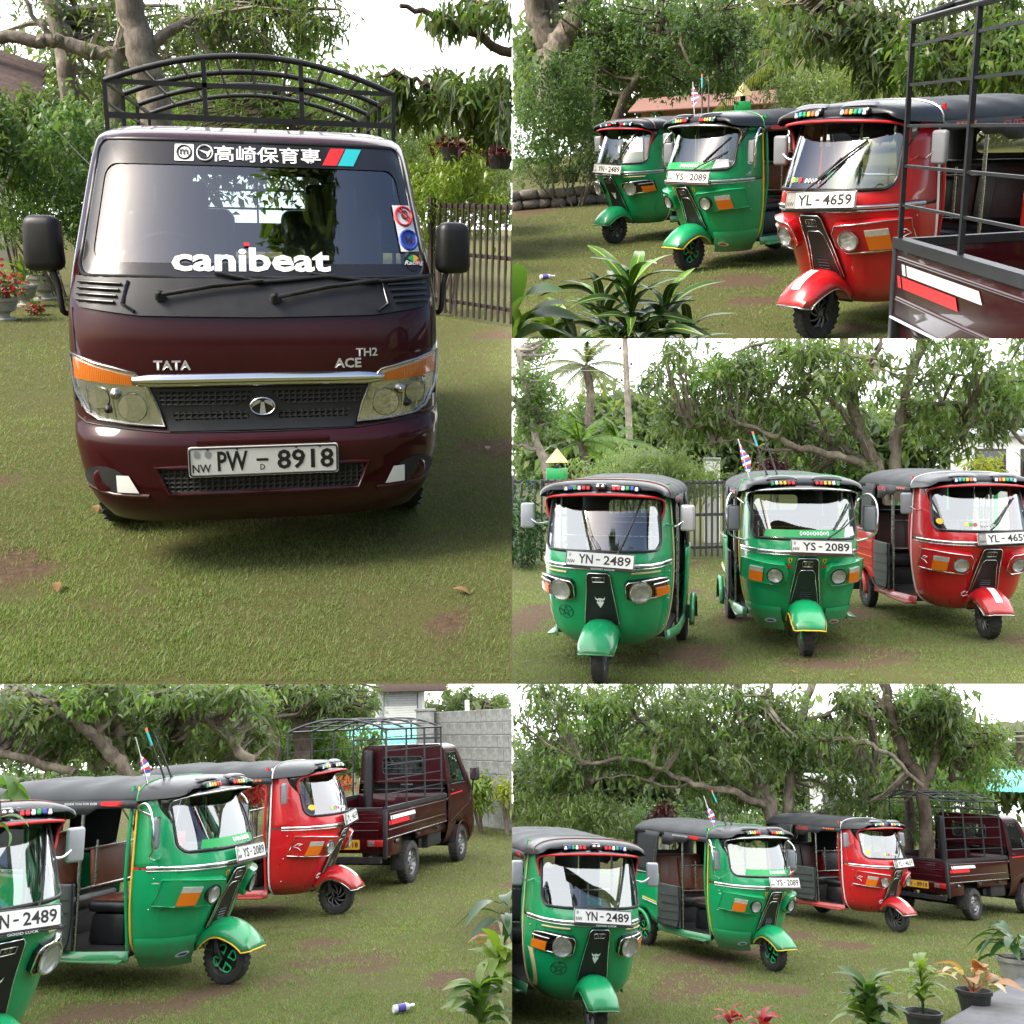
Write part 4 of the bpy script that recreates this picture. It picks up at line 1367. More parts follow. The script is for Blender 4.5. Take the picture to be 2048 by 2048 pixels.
        for cy, cz, rr in ((.535, .722, .018), (.565, .662, .014)):
            o = kn(sg * cy, cz, .006); nn = (kn(sg * cy, cz, .05) - kn(sg * cy, cz, 0)).normalized() + Vector((.6, 0, 0))
            V_, F_ = aim([(0, rr * 1.2), (.012, rr), (.014, rr * .5), (.02, .0001)], 14, o, nn); mesh('bulb', V_, F_, 'chrome_dull' if cz > .7 else 'plate_ink', hl)
        amb = [(sg * a, b) for a, b in ((.688, .845), (.61, .822), (.47, .790), (.432, .755), (.56, .762), (.685, .772))]
        decal('indicator', amb, kn, 'lens_amber', hl, off=.012, thick=.008, step=.02)
        ll = decal('lens', ol, kn, 'lamp_glass', hl, off=.018, step=.02)
        fx = decal('fog_recess', ellipse2(sg * .595, .39, .085, .058, 18), kn, 'underbody', T, off=.004, step=.04)
        V_, F_ = aim([(-.02, .052), (.0, .050), (.004, .040), (.002, .0001)], 18, kn(sg * .60, .39, .0), (1, sg * .55, 0)); mesh('fog_cover', V_, F_, P_, fx)
        decal('reflective_patch', [(sg * .545, .418), (sg * .50, .418), (sg * .465, .352), (sg * .545, .352)], kn, 'white_print', fx, off=.010, step=.03)
        strip('bumper_crease', [(sg * .43, .336), (sg * .56, .336), (sg * .66, .352)], kn, .010, P_, T, off=.002)
        strip('panel_gap', [(sg * .685, .868), (sg * .69, .94), (sg * .695, 1.03)], kn, .003, 'plate_ink', T, off=.001)
        strip('panel_gap', [(sg * .72, .64), (sg * .69, .615), (sg * .66, .60), (sg * .36, .578), (0, .575)], kn, .0035, 'plate_ink', T, off=.001)
    # grille, bright bar, badges
    gr = [(-.405, .745), (.405, .745), (.345, .578), (-.345, .578)]
    g_ = decal('grille', gr, kn, 'black_plastic', T, off=.008, thick=.02, step=.06)
    for sg in (-1, 1):
        decal('grille_mesh', [(sg * .385, .732), (sg * .03, .732), (sg * .06, .70), (sg * .10, .682), (sg * .365, .68), (sg * .378, .70)], kn, 'honeycomb', g_, off=.0105, step=.06)
    decal('grille_mesh', [(-.335, .655), (-.06, .655), (-.05, .60), (-.315, .60)], kn, 'honeycomb', g_, off=.0105, step=.06)
    decal('grille_mesh', [(.335, .655), (.06, .655), (.05, .60), (.315, .60)], kn, 'honeycomb', g_, off=.0105, step=.06)
    rg = rim('badge_ring', ellipse2(0, .672, .046, .034, 26), kn, .0045, 'chrome', T, off=.016)
    decal('badge_field', ellipse2(0, .672, .045, .033, 24), kn, 'dark_glossy', rg, off=.013, step=1)
    decal('badge_stem', [(-.012, .642), (.012, .642), (.006, .690), (-.006, .690)], kn, 'silver', rg, off=.017, step=1)
    for sg in (-1, 1):
        decal('badge_wing', [(sg * .006, .696), (sg * .010, .686), (sg * .030, .676), (sg * .040, .668), (sg * .036, .690), (sg * .02, .698)], kn, 'silver', rg, off=.017, step=1)
    # bright bar: a real half-round moulding
    rows = []
    for i in range(33):
        y = -.47 + .94 * i / 32
        k = 1 - .4 * max(0, (abs(y) - .40) / .07)
        rows.append([kn(y, .772 + .004 * (1 - (y / .47) ** 2) + .027 * k * math.sin(u), .004 + .022 * k * math.cos(u)) for u in [-1.55 + .31 * j for j in range(11)]])
    mesh('chrome_bar', *loft(rows), 'chrome', T)
    text('maker_badge', 'TATA', kn, 'silver', T, (-.325, .832), .036, .135, .006, .03)
    text('model_badge', 'ACE', kn, 'silver', T, (.330, .832), .038, .105, .006, .03)
    text('model_badge', 'TH2', kn, 'silver', T, (.405, .872), .032, .085, .006, .02)
    # lower intake and plate
    lg = [(-.40, .448), (.40, .448), (.36, .345), (-.36, .345)]
    l_ = decal('lower_intake', lg, kn, 'honeycomb', T, off=.002, step=.06)
    rim('intake_edge', lg, kn, .010, P_, l_, off=.004)
    def pf(a, b, o): return Vector((1.918 + o, a + .0, b + .473))
    pl = decal('number_plate', rrect(-.28, .28, -.058, .058, .010, 3), pf, 'plate_white', T, off=.004, thick=.014, step=1)
    rim('plate_edge', rrect(-.275, .275, -.053, .053, .010, 3), pf, .0035, 'plate_ink', pl, off=.004, n=5)
    text('letters', 'PW', pf, 'plate_ink', pl, (-.118, .002), .078, .112, .0055, .02)
    text('dash', '-', pf, 'plate_ink', pl, (-.008, .004), .010, .045, .0055, .02)
    text('small_letter', 'D', pf, 'plate_ink', pl, (-.008, -.025), .022, .018, .0055, .01)
    text('digits', '8918', pf, 'plate_ink', pl, (.155, .002), .078, .215, .0055, .02)
    text('province', 'NW', pf, 'plate_ink', pl, (-.232, -.024), .032, .068, .0055, .012)
    for y in (-.248, -.208): decal('crest', ellipse2(y, .030, .012, .015, 12), pf, 'shutter_grey', pl, off=.0055, step=1)
    for y in (-.208, -.10, .12, .21): decal('plate_screw', ellipse2(y, .050, .005, .005, 8), pf, 'plate_ink', pl, off=.006, step=1)
    box('plate_holder', (.02, .5, .03), (1.905, 0, .545), P_, T, bev=.006)
    # doors, side windows, mirrors
    for sg in (-1, 1):
        def sf(u, z, o, sg=sg):
            e = kns(sg * .9999, z)
            return Vector((XR + (e.x - XR) * u, e.y + sg * o, z))
        pw = [(2 / m + .005, 1.15), (12 / m - .005, 1.15), (12 / m - .005, 1.615), (2 / m + .005, 1.615)]
        sw = decal('side_window', pw, sf, 'cab_glass', T, off=-.004, step=.3)
        rim('window_rubber', pw, sf, .010, 'vinyl_black', sw, off=.002)
        dr = rim('door_seam', [(.08, .62), (.92, .84), (.93, 1.15), (.90, 1.65), (.09, 1.65)], sf, .004, 'plate_ink', T, off=.0)
        box('door_handle', (.11, .025, .03), (.60, sg * .738, 1.06), 'black_plastic', T, bev=.008)
        decal('door_stripe', [(.10, 1.0), (.62, 1.015), (.62, 1.03), (.10, 1.02)], sf, 'red_print', T, off=.004, step=.2)
        arm = tube('mirror_stalk', spline([(1.44, sg * .728, .99), (1.47, sg * .758, 1.0), (1.46, sg * .77, 1.10), (1.45, sg * .79, 1.17)], 4), .012, 'black_plastic', T, 8)
        V_, F_ = [], []
        bm = bmesh.new(); bm_box(bm, (.10, .150, .215), (1.44, sg * .815, 1.262), (0, 0, sg * .18), .035, 3, (.92, .88))
        mr = from_bm('mirror_housing', bm, 'black_plastic', arm)
        box('mirror_glass', (.004, .118, .175), (1.388, sg * .808, 1.262), 'mirror_glass', mr, rot=(0, 0, sg * .18), bev=.001, seg=1)
        box('hinge_cover', (.06, .03, .07), (1.40, sg * .735, .86), 'black_plastic', T, bev=.01)
        # arch lip
        tube('arch_lip', [Vector((1.05 + .325 * math.cos(R(a)), sg * .730, .265 + .325 * math.sin(R(a)))) for a in range(12, 172, 8)], .014, P_, T, 6)
    # cab inside
    box('dashboard', (.28, 1.36, .16), (1.50, 0, 1.03), 'black_plastic', T, bev=.04, seg=3)
    for sg in (-1, 1):
        s_ = box('cab_seat', (.45, .52, .14), (.78, sg * .36, .86), 'vinyl_black', T, bev=.05, seg=3)
        box('seat_back', (.12, .50, .50), (.58, sg * .36, 1.15), 'vinyl_black', s_, rot=(0, -.12, 0), bev=.05, seg=3)
        box('headrest', (.07, .26, .15), (.52, sg * .36, 1.45), 'vinyl_black', s_, rot=(0, -.12, 0), bev=.03, seg=3)
    sw_ = tube('steering_wheel', [Vector((1.25 + .06 * math.sin(a), -.36 + .19 * math.cos(a), 1.12 + .18 * math.sin(a))) for a in [2 * math.pi * i / 28 for i in range(28)]], .014, 'black_plastic', T, 7, closed=True)
    tube('steering_spoke', [(1.25, -.54, 1.12), (1.27, -.36, 1.11), (1.25, -.18, 1.12)], .012, 'black_plastic', sw_, 6)
    tube('steering_column', [(1.27, -.36, 1.11), (1.50, -.36, .95)], .03, 'black_plastic', sw_, 8)
    box('cab_floor', (1.3, 1.40, .04), (1.05, 0, .70), 'underbody', T, bev=.005)
    box('interior_mirror', (.03, .2, .06), (1.22, .0, 1.585), 'black_plastic', T, bev=.012)
    # ---- chassis, wheels
    for sg in (-1, 1):
        box('chassis_rail', (3.0, .07, .12), (-.25, sg * .36, .47), 'underbody', T, bev=.006)
        for x, nm in ((1.05, 'front_wheel'), (-.98, 'rear_wheel')):
            w_ = empty(nm); w_.parent = T
            wheel(w_, (x, sg * .645, .265), .265, .155, 'steel', sg, 30)
        box('under_guard', (.9, .02, .12), (.10, sg * .55, .42), 'underbody', T, bev=.004)
        box('mud_flap', (.015, .20, .20), (-1.32, sg * .64, .30), 'rubber', T, bev=.004)
    tube('rear_axle', [(-.98, -.6, .265), (-.98, .6, .265)], .05, 'underbody', T, 8)
    tube('front_axle', [(1.05, -.6, .265), (1.05, .6, .265)], .045, 'underbody', T, 8)
    box('fuel_tank', (.55, .30, .24), (.05, -.50, .46), 'underbody', T, bev=.03)
    box('battery_box', (.35, .26, .22), (.05, .50, .46), 'underbody', T, bev=.02)
    # ---- load bed
    x0, x1, hw, zf, zt_ = -1.88, .34, .715, .70, 1.00
    box('bed_floor', (x1 - x0, hw * 2 - .02, .04), ((x0 + x1) / 2, 0, zf - .02), P_, T, bev=.004)
    for i in range(9):
        box('floor_rib', (x1 - x0 - .1, .05, .012), ((x0 + x1) / 2, -.6 + .15 * i, zf + .006), P_, T, bev=.004, seg=1)
    for sg in (-1, 1):
        sp = box('drop_side', (x1 - x0, .03, zt_ - zf + .06), ((x0 + x1) / 2, sg * hw, (zf + zt_) / 2 - .03), P_, T, bev=.006)
        tube('top_rail', [(x0 - .01, sg * hw, zt_ + .012), (x1 + .01, sg * hw, zt_ + .012)], .036, 'black_metal', sp, 4, sq=True)
        tube('lower_bead', [(x0, sg * (hw + .018), zf - .05), (x1, sg * (hw + .018), zf - .05)], .007, 'chrome_dull', sp, 5)
        for z in (zf + .05, zt_ - .055):
            tube('pressed_rib', [(x0 + .06, sg * (hw + .012), z), (x1 - .06, sg * (hw + .012), z)], .012, P_, sp, 6)
        # painted flashes by the tail
        def bf(a, b, o, sg=sg): return Vector((a, sg * (hw + .017 + o), b))
        zc = (zf + zt_) / 2
        decal('white_flash', [(x0 + .17, zc + .072), (x0 + .95, zc + .072), (x0 + .99, zc + .022), (x0 + .19, zc + .022)], bf, 'white_print', sp, off=.002, step=1)
        decal('white_flash', [(x0 + .11, zc + .072), (x0 + .15, zc + .072), (x0 + .17, zc + .022), (x0 + .13, zc + .022)], bf, 'white_print', sp, off=.002, step=1)
        decal('red_flash', [(x0 + .12, zc + .012), (x0 + .74, zc + .012), (x0 + .77, zc - .042), (x0 + .145, zc - .042)], bf, 'red_print', sp, off=.002, step=1)
        decal('red_flash', [(x0 + .06, zc + .012), (x0 + .10, zc + .012), (x0 + .125, zc - .042), (x0 + .08, zc - .042)], bf, 'red_print', sp, off=.002, step=1)
        for x in (x0 + .35, x0 + 1.1, x0 + 1.85):
            lt = box('latch', (.10, .022, .04), (x, sg * (hw + .012), zf - .105), 'chrome_dull' if x < -1.2 else 'black_metal', T, bev=.008)
        box('side_skirt', (.50, .02, .20), (x0 + .30, sg * (hw - .02), zf - .17), P_, T, bev=.006)
        box('side_skirt', (1.15, .02, .09), (-.25, sg * (hw - .02), zf - .115), P_, T, bev=.006)
        fd = box('tail_corner', (.05, .05, zt_ - zf + .30), (x0, sg * (hw - .005), (zf + zt_) / 2 - .14), 'black_metal', T, bev=.006)
        tl = box('tail_lamp', (.035, .22, .085), (x0 - .03, sg * .58, .60), 'lens_red', T, bev=.012)
        box('reverse_lens', (.006, .09, .07), (x0 - .049, sg * .535, .60), 'lens_clear', tl, bev=.003)
    tg = box('tailgate', (.03, hw * 2 - .06, zt_ - zf + .04), (x0, 0, (zf + zt_) / 2 - .02), P_, T, bev=.006)
    tube('tailgate_rail', [(x0, -hw + .04, zt_ + .01), (x0, hw - .04, zt_ + .01)], .028, 'black_metal', tg, 4, sq=True)
    for z in (zf + .05, zt_ - .06, (zf + zt_) / 2): tube('pressed_rib', [(x0 - .012, -.62, z), (x0 - .012, .62, z)], .012, P_, tg, 6)
    box('tail_valance', (.03, hw * 2 - .06, .19), (x0 + .01, 0, .575), P_, T, bev=.006)
    tube('tail_bumper', [(x0 - .02, -.66, .40), (x0 - .02, .66, .40)], .05, 'black_metal', T, 4, sq=True)
    def rp(a, b, o): return Vector((x0 - .02 - o, -a - .12, b + .585))
    yp = decal('rear_plate', rrect(-.24, .24, -.058, .058, .01, 3), rp, 'plate_yellow', T, off=.008, thick=.012, step=1)
    text('rear_number', 'PW - 8918', rp, 'plate_ink', yp, (.01, 0), .068, .42, .0095, .016)
    box('head_board', (.03, hw * 2, .36), (x1, 0, .87), P_, T, bev=.006)
    # ---- cage of square tube over the bed
    X = [x0 + .02, -1.17, -.49, .19]
    hz = 2.0
    arcf = lambda y: hz + .15 * (1 - (y / hw) ** 2)
    for x in X:
        for sg in (-1, 1):
            tube('cage_post', [(x, sg * hw, zt_ + .03), (x, sg * hw, hz)], .0145, 'black_metal', T, 4, sq=True)
        tube('cage_arch', [(x, -hw + hw * 2 * i / 16, arcf(-hw + hw * 2 * i / 16)) for i in range(17)], .015, 'black_metal', T, 8)
    for z in (1.19, 1.37, 1.55, 1.73, 1.90):
        for sg in (-1, 1):
            tube('cage_rail', [(X[0], sg * hw, z), (X[-1], sg * hw, z)], .009, 'black_metal', T, 4, sq=True)
    for i in range(9):
        y = -hw + hw * 2 * i / 8
        tube('cage_purlin', [(X[0], y, arcf(y)), (X[-1], y, arcf(y))], .009 if 0 < i < 8 else .014, 'black_metal', T, 6)
    tube('cage_crossbar', [(X[-1], -hw, 1.84), (X[-1], hw, 1.84)], .020, 'black_metal', T, 4, sq=True)
    tube('cage_crossbar', [(X[-1], -hw, hz), (X[-1], hw, hz)], .016, 'black_metal', T, 4, sq=True)
    for y in (-.24, .24):
        tube('cage_upright', [(X[-1], y, 1.84), (X[-1], y, arcf(y))], .016, 'black_metal', T, 4, sq=True)
    return T
TRUCK = make_truck()
TRUCKP = subtree(TRUCK)
def truck(P_, px, py, phi, anchor, label):
    return place_vehicle(TRUCK, TRUCKP, 'TR', P_, px, py, phi, anchor, label, 'pickup lorry', 'parked pickup lorry')

# ------------------------------------------------------------------ skies and lawns
NRNG = np.random.default_rng(11)
RNG = random.Random(5)
def value_noise(x, y, seed=0):
    def h(i, j):
        v = np.sin(i * 127.1 + j * 311.7 + seed * 74.7) * 43758.5453
        return v - np.floor(v)
    xi, yi = np.floor(x), np.floor(y)
    u, v = x - xi, y - yi
    u = u * u * (3 - 2 * u); v = v * v * (3 - 2 * v)
    return (h(xi, yi) * (1 - u) + h(xi + 1, yi) * u) * (1 - v) + (h(xi, yi + 1) * (1 - u) + h(xi + 1, yi + 1) * u) * v
def fbm(x, y, seed=0):
    return (value_noise(x, y, seed) * .5 + value_noise(x * 2.1, y * 2.1, seed + 1) * .3 + value_noise(x * 4.7, y * 4.7, seed + 2) * .2)

YW = 58.0
SIDE = {A: -1, B: 1, C: 1, D: -1, E: 1}
UPPER = {C: B, E: C, D: A}
NAMES = {A: 'large upper left picture', B: 'upper right picture', C: 'middle right picture', D: 'lower left picture', E: 'lower right picture'}
def plane_z(P_, off, x, y):
    p0 = P_.M @ Vector((0, 0, off)); n_ = P_.rot.col[2]
    return p0.z - (n_.x * (x - p0.x) + n_.y * (y - p0.y)) / n_.z
def ceiling_z(P_, x, y):
    return plane_z(UPPER[P_], -.30, x, y) if P_ in UPPER else 1e9

BARE = {A: [(30, 1145, 70, 24), (890, 1255, 50, 30), (590, 1000, 110, 25), (290, 1180, 40, 16)],
        B: [(1480, 560, 70, 12), (1500, 605, 50, 10), (1060, 420, 60, 12), (1380, 520, 40, 8), (1700, 660, 60, 14)],
        C: [(1390, 1310, 75, 26), (1050, 1240, 60, 30), (1310, 1225, 70, 14), (1700, 1225, 40, 10), (1480, 1235, 50, 12), (1640, 1330, 80, 12)],
        D: [(240, 2030, 130, 26), (420, 1985, 60, 14), (640, 1885, 60, 10), (560, 1960, 60, 10), (900, 1960, 40, 20)],
        E: [(1390, 1970, 75, 26), (1450, 1930, 60, 14), (1600, 1870, 40, 10), (1340, 1915, 60, 14), (1500, 1905, 60, 10), (1700, 1890, 60, 8)]}
BAREL = {}
for P_ in PLACES:
    L = []
    for px, py, rx, ry in BARE[P_]:
        g = P_.g(px, py)
        L.append((g.x, g.y, abs(P_.g(px + rx, py).x - g.x), abs(P_.g(px, py - ry).y - P_.g(px, py + ry).y) / 2))
    BAREL[P_] = L
def bare(P_, x, y):
    v = np.zeros_like(x)
    for cx, cy, rx, ry in BAREL[P_]:
        d = np.sqrt(((x - cx) / rx) ** 2 + ((y - cy) / ry) ** 2)
        d = d + (fbm(x * 2.2, y * 2.2, 9) - .5) * 1.7 + (fbm(x * 9, y * 9, 19) - .5) * 1.3
        v = np.maximum(v, np.clip((1.1 - d) / .8, 0, 1))
    return np.maximum(v, np.clip((fbm(x * .9, y * .9, 31) - .70) / .12, 0, .6))

for P_ in PLACES:
    s_ = SIDE[P_]
    # sky: back wall, and where another lawn lies above, a glowing ceiling added under it to light this place
    xs_ = [0, s_ * 10, s_ * 22, s_ * 46]
    Vv, Ff = [], []
    if P_ in UPPER:
        U = UPPER[P_]; ks = (P_.box[1] - Y0) / F
        def edge_y(x):
            # depth at which the lawn above meets this place's upper edge
            a0 = plane_z(U, 0, x, 0); a1 = plane_z(U, 0, x, 1) - a0
            return (CAM.z - a0) / (a1 + ks)
        rows = []
        for q in (0, .08, .25, .5, 1.0):
            rows.append([])
            for x in xs_:
                ye = edge_y(x) + .30; y = ye + (YW - 3 - ye) * q
                rows[-1].append(Vector((x, y, plane_z(U, -.035 - .03 * min(10, y - ye), x, y))))
        rows.append([Vector((x, YW, plane_z(U, -.3, x, YW) - 4)) for x in xs_])
        rows.append([Vector((x, YW, plane_z(P_, -1, x, YW))) for x in xs_])
    else:
        rows = [[Vector((x, YW, z + plane_z(P_, -1, x, YW))) for x in xs_] for z in (60, 0)]
    Vv, Ff = loft(rows)
    sk = mesh('sky', Vv, Ff, 'overcast_sky')
    tag(sk, kind='structure')
    P_.sky = sk
    # lawn: rows that widen with distance
    ys = [1.8]
    while ys[-1] < YW + 4: ys.append(ys[-1] * 1.035 + .02)
    m_ = 150
    xw = np.linspace(-1, 1, m_ + 1)
    X_ = np.array([[q * (6 + y * .95) for q in xw] for y in ys])
    Y_ = np.array([[y] * (m_ + 1) for y in ys])
    # keep the sheet on its own side of the middle line and below its own picture edge
    bv = bare(P_, X_, Y_)
    Z_ = (fbm(X_ * 1.3, Y_ * 1.3, 3) - .5) * .03 * np.clip(bv * 2, .4, 1)
    Vv = [Vector((a, b, c)) for a, b, c in zip(X_.ravel(), Y_.ravel(), Z_.ravel())]
    _, Ff = loft([[0] * (m_ + 1)] * 1) if False else (None, [(i * (m_ + 1) + k, i * (m_ + 1) + k + 1, (i + 1) * (m_ + 1) + k + 1, (i + 1) * (m_ + 1) + k) for i in range(len(ys) - 1) for k in range(m_)])
    gd = mesh('lawn', Vv, Ff, 'lawn_soil')
    at_ = gd.data.attributes.new('bare', 'FLOAT', 'POINT')
    at_.data.foreach_set('value', bv.ravel().astype(np.float32))
    tag(gd, kind='structure')
    P_.put(gd)
    P_.lawn = gd

# ------------------------------------------------------------------ vehicles
truck(A, 538, 1148, -.5, (1.9, 0, 0), 'dark red pickup lorry seen head-on with black cage rack, on the lawn')
tuk('YN', B, 1230, 487, -48, 'green three-wheeler farthest left, with red visor edge, in the upper right picture')
tuk('YS', B, 1378, 541, -46, 'green three-wheeler with green petal wheel, middle of the row in the upper right picture')
tuk('YL', B, 1631, 678, -40, 'red three-wheeler standing beside the cage lorry in the upper right picture')
truck(B, 1768, 885, 20, (-1.86, -.735, 0), 'lorry bed with cage and painted stripes, cut off at right of upper right picture')
tuk('YN', C, 1200, 1364, -9, 'green three-wheeler with red visor edge, leftmost in the middle right picture')
tuk('YS', C, 1612, 1311, 9, 'green three-wheeler with roof flag and chrome visor edge, centre of middle right picture')
tuk('YL', C, 1976, 1277, 25, 'red three-wheeler with plate YL 4659, rightmost in the middle right picture')
tuk('YN', D, -32, 2235, 32, 'green three-wheeler cut off at the left edge of the lower left picture')
tuk('YS', D, 452, 1968, 57, 'green three-wheeler with flag and chrome mirrors, in front of red one, lower left picture')
tuk('YL', D, 673, 1829, 68, 'red three-wheeler between green one and dark lorry in the lower left picture')
truck(D, 826, 1765, 158, (-.98, -.72, 0), 'dark lorry seen from behind with empty cage, by grey block wall')
tuk('YN', E, 1190, 2078, 19, 'green three-wheeler with red visor edge, cut off at left of the lower right picture')
tuk('YS', E, 1548, 1942, 42, 'green three-wheeler with flag on roof, second from left in the lower right picture')
tuk('YL', E, 1796, 1864, 52, 'red three-wheeler next to the lorry tail in the lower right picture')
truck(E, 1955, 1842, 153, (-.98, -.72, 0), 'dark lorry with cage cut off at the right edge of the lower right picture')

# ------------------------------------------------------------------ the garden behind the viewpoint, seen only in glass and paint
V_, F_ = loft([[Vector((x, y, CAM.z - 1.7 + .02 * math.sin(x + y))) for x in (-60, -20, 0, 20, 60)] for y in (-60, -20, 1.2)])
tag(mesh('ground', V_, F_, 'lawn_soil'), kind='structure')

# ------------------------------------------------------------------ foliage builders
def ok_side(P_, pts):
    """which local points stay on their own side of the middle line and under their own sky"""
    M_ = np.array(P_.M)
    W = pts @ M_[:3, :3].T + M_[:3, 3]
    k = W[:, 0] * SIDE[P_] > .012
    if P_ in UPPER:
        U = UPPER[P_]
        p0 = np.array(U.M @ Vector((0, 0, -.45))); n_ = np.array(U.rot.col[2])
        k &= ((W - p0) @ n_) < 0
    k &= W[:, 1] < YW - 1
    return k

def unit(v): return v / np.maximum(1e-9, np.linalg.norm(v, axis=1))[:, None]

def leaves_mesh(name, P_, pos, dirs, length, width, mat, parent, droop=.25, six=True):
    keep = ok_side(P_, pos) & ok_side(P_, pos + dirs * length[:, None])
    pos, dirs, length, width = pos[keep], dirs[keep], length[keep], width[keep]
    n = len(pos)
    if n == 0: return None
    up = np.tile(np.array([0, 0, 1.0]), (n, 1)) + NRNG.normal(0, .45, (n, 3))
    side = unit(np.cross(dirs, up)); nor = np.cross(side, dirs)
    L = length[:, None]; W = width[:, None] * .5
    dn = np.zeros((n, 3)); dn[:, 2] = -1
    if six:
        a = pos + dirs * L * .35 + dn * L * droop * .12 + nor * W * .25
        b = pos + dirs * L * .70 + dn * L * droop * .45 + nor * W * .2
        V = np.stack([pos, a - side * W, a + side * W, b - side * W * .8, b + side * W * .8, pos + dirs * L * .98 + dn * L * droop], 1)
        f = np.array([[0, 2, 1, -1], [1, 2, 4, 3], [3, 4, 5, -1]])
        vv = V.reshape(-1, 3)
        base = (np.arange(n) * 6)[:, None]
        idx = np.concatenate([base + [0, 2, 1], base + [1, 2, 4, 3], base + [3, 4, 5]], 1).ravel()
        tot = np.tile([3, 4, 3], n)
    else:
        a = pos + dirs * L * .5 + dn * L * droop * .2 + nor * W * .25
        V = np.stack([pos, a - side * W, pos + dirs * L + dn * L * droop, a + side * W], 1)
        vv = V.reshape(-1, 3)
        idx = np.arange(n * 4)
        tot = np.full(n, 4)
    me = bpy.data.meshes.new(name)
    me.vertices.add(len(vv)); me.vertices.foreach_set('co', vv.ravel())
    me.loops.add(len(idx)); me.loops.foreach_set('vertex_index', idx.astype(np.int32))
    me.polygons.add(len(tot))
    st = np.concatenate([[0], np.cumsum(tot)[:-1]])
    me.polygons.foreach_set('loop_start', st.astype(np.int32))
    me.update(calc_edges=True)
    me.materials.append(MAT[mat])
    o = bpy.data.objects.new(name, me)
    return link(o, parent)

def blob_points(P_, blobs, uneven=.5):
    """clump centres scattered in uneven heaps through each blob: (px, py, depth, rx px, ry px, depth radius, count)"""
    out = []
    for (px, py, d, rx, ry, rd, k) in blobs:
        c = np.array(P_.at(px, py, d))
        rad = np.array([rx * d / F, rd, ry * d / F])
        heaps = unit(NRNG.normal(0, 1, (max(4, k // 12), 3))) * (NRNG.random((max(4, k // 12), 1)) ** .40)
        h = heaps[NRNG.integers(0, len(heaps), k)] + NRNG.normal(0, .20 * (1 - uneven) + .065, (k, 3))
        h2 = unit(NRNG.normal(0, 1, (k, 3))) * (NRNG.random((k, 1)) ** .4)
        pick = NRNG.random(k) < .16
        h[pick] = h2[pick]
        out.append(c + h * rad)
    return np.concatenate(out)

def crown(P_, parent, blobs, mat, per=10, ln=(.14, .24), wd=.22, droop=.35, spread=.075, down=.35, six=True, name='crown', uneven=.5, limbs=None, twigmat='bark_dark'):
    pts = blob_points(P_, blobs, uneven)
    n = len(pts) * per
    pos = np.repeat(pts, per, 0) + NRNG.normal(0, spread, (n, 3))
    # leaves of one clump spray outwards from its twig end
    cl = unit(NRNG.normal(0, 1, (len(pts), 3))); dirs = NRNG.normal(0, 1, (n, 3)) + np.repeat(cl, per, 0) * .5; dirs[:, 2] = dirs[:, 2] * .7 - down
    dirs = unit(dirs)
    L = NRNG.uniform(ln[0] * .45, ln[1] * .72, n)
    o = leaves_mesh(name, P_, pos, dirs, L, L * wd, mat, parent, droop, six)
    if o is not None: o['kind'] = 'stuff'
    return pts

def limb_points(P_, spec):
    return [P_.at(a, b, d) for a, b, d in spec]

def woody(P_, parent, limbs, mat, twigs=None, name='trunk', twig_r=.010, wob=.03):
    """tapering trunk and limbs, with twigs that reach out to the leaf clumps"""
    parts = []; nodes = []
    for spec, r0, r1 in limbs:
        pts = spline(limb_points(P_, spec), 5)
        m_ = len(pts)
        for i, p in enumerate(pts):
            if 0 < i < m_ - 1: pts[i] = p + Vector((RNG.uniform(-1, 1), RNG.uniform(-1, 1), RNG.uniform(-1, 1))) * wob
        rad = [r0 + (r1 - r0) * (i / (m_ - 1)) ** .8 for i in range(m_)]
        rad = [r * (1 + .05 * math.sin(i * 2.3)) for i, r in enumerate(rad)]
        n = 9 if r0 > .06 else 6
        V, Fc = tube_data(pts, rad, n)
        V = [v + Vector((RNG.uniform(-1, 1), RNG.uniform(-1, 1), RNG.uniform(-1, 1))) * rad[min(m_ - 1, i // n)] * .10 for i, v in enumerate(V)]
        parts.append((V, Fc))
        nodes += pts[1:]
    if twigs is not None and len(twigs):
        N = np.array([tuple(p) for p in nodes])
        tw = twigs[NRNG.permutation(len(twigs))[:min(len(twigs), 240)]]
        for ti, q in enumerate(tw):
            tk = 3.0 if ti % 5 == 0 else (1.7 if ti % 2 else 1.0)
            d2 = ((N - q) ** 2).sum(1) + NRNG.random(len(N)) * .3
            p = Vector(N[d2.argmin()]); e = Vector(q)
            if (e - p).length > 3.5: continue
            mid = p.lerp(e, .5) + Vector((0, 0, -.06 * (e - p).length)) + Vector((RNG.uniform(-1, 1), RNG.uniform(-1, 1), RNG.uniform(-1, 1))) * .10 * (e - p).length
            parts.append(tube_data([p, mid, e], [twig_r * 2.0 * tk, twig_r * 1.4 * tk, twig_r * .6 * tk], 4))
    return multi(name, parts, mat, parent)

def tree(P_, name, label, base, limbs, blobs, leaf, bark_='bark_dark', cat='tree', group=None, twigs=True, **kw):
    t_ = empty(name, label, cat, group)
    t_.location = (0, 0, 0)
    pts = crown(P_, t_, blobs, leaf, **kw) if blobs else None
    if blobs and leaf == 'leaf_mango':
        kw2 = dict(kw); kw2['ln'] = (kw['ln'][0] * .7, kw['ln'][1] * .8); kw2['wd'] = .36
        crown(P_, t_, [b[:6] + (max(6, int(b[6] * .28)),) for b in blobs], 'leaf_bright', name='young_leaves', **kw2)
    if limbs: woody(P_, t_, limbs, bark_, pts if twigs else None)
    P_.put(t_)
    return t_

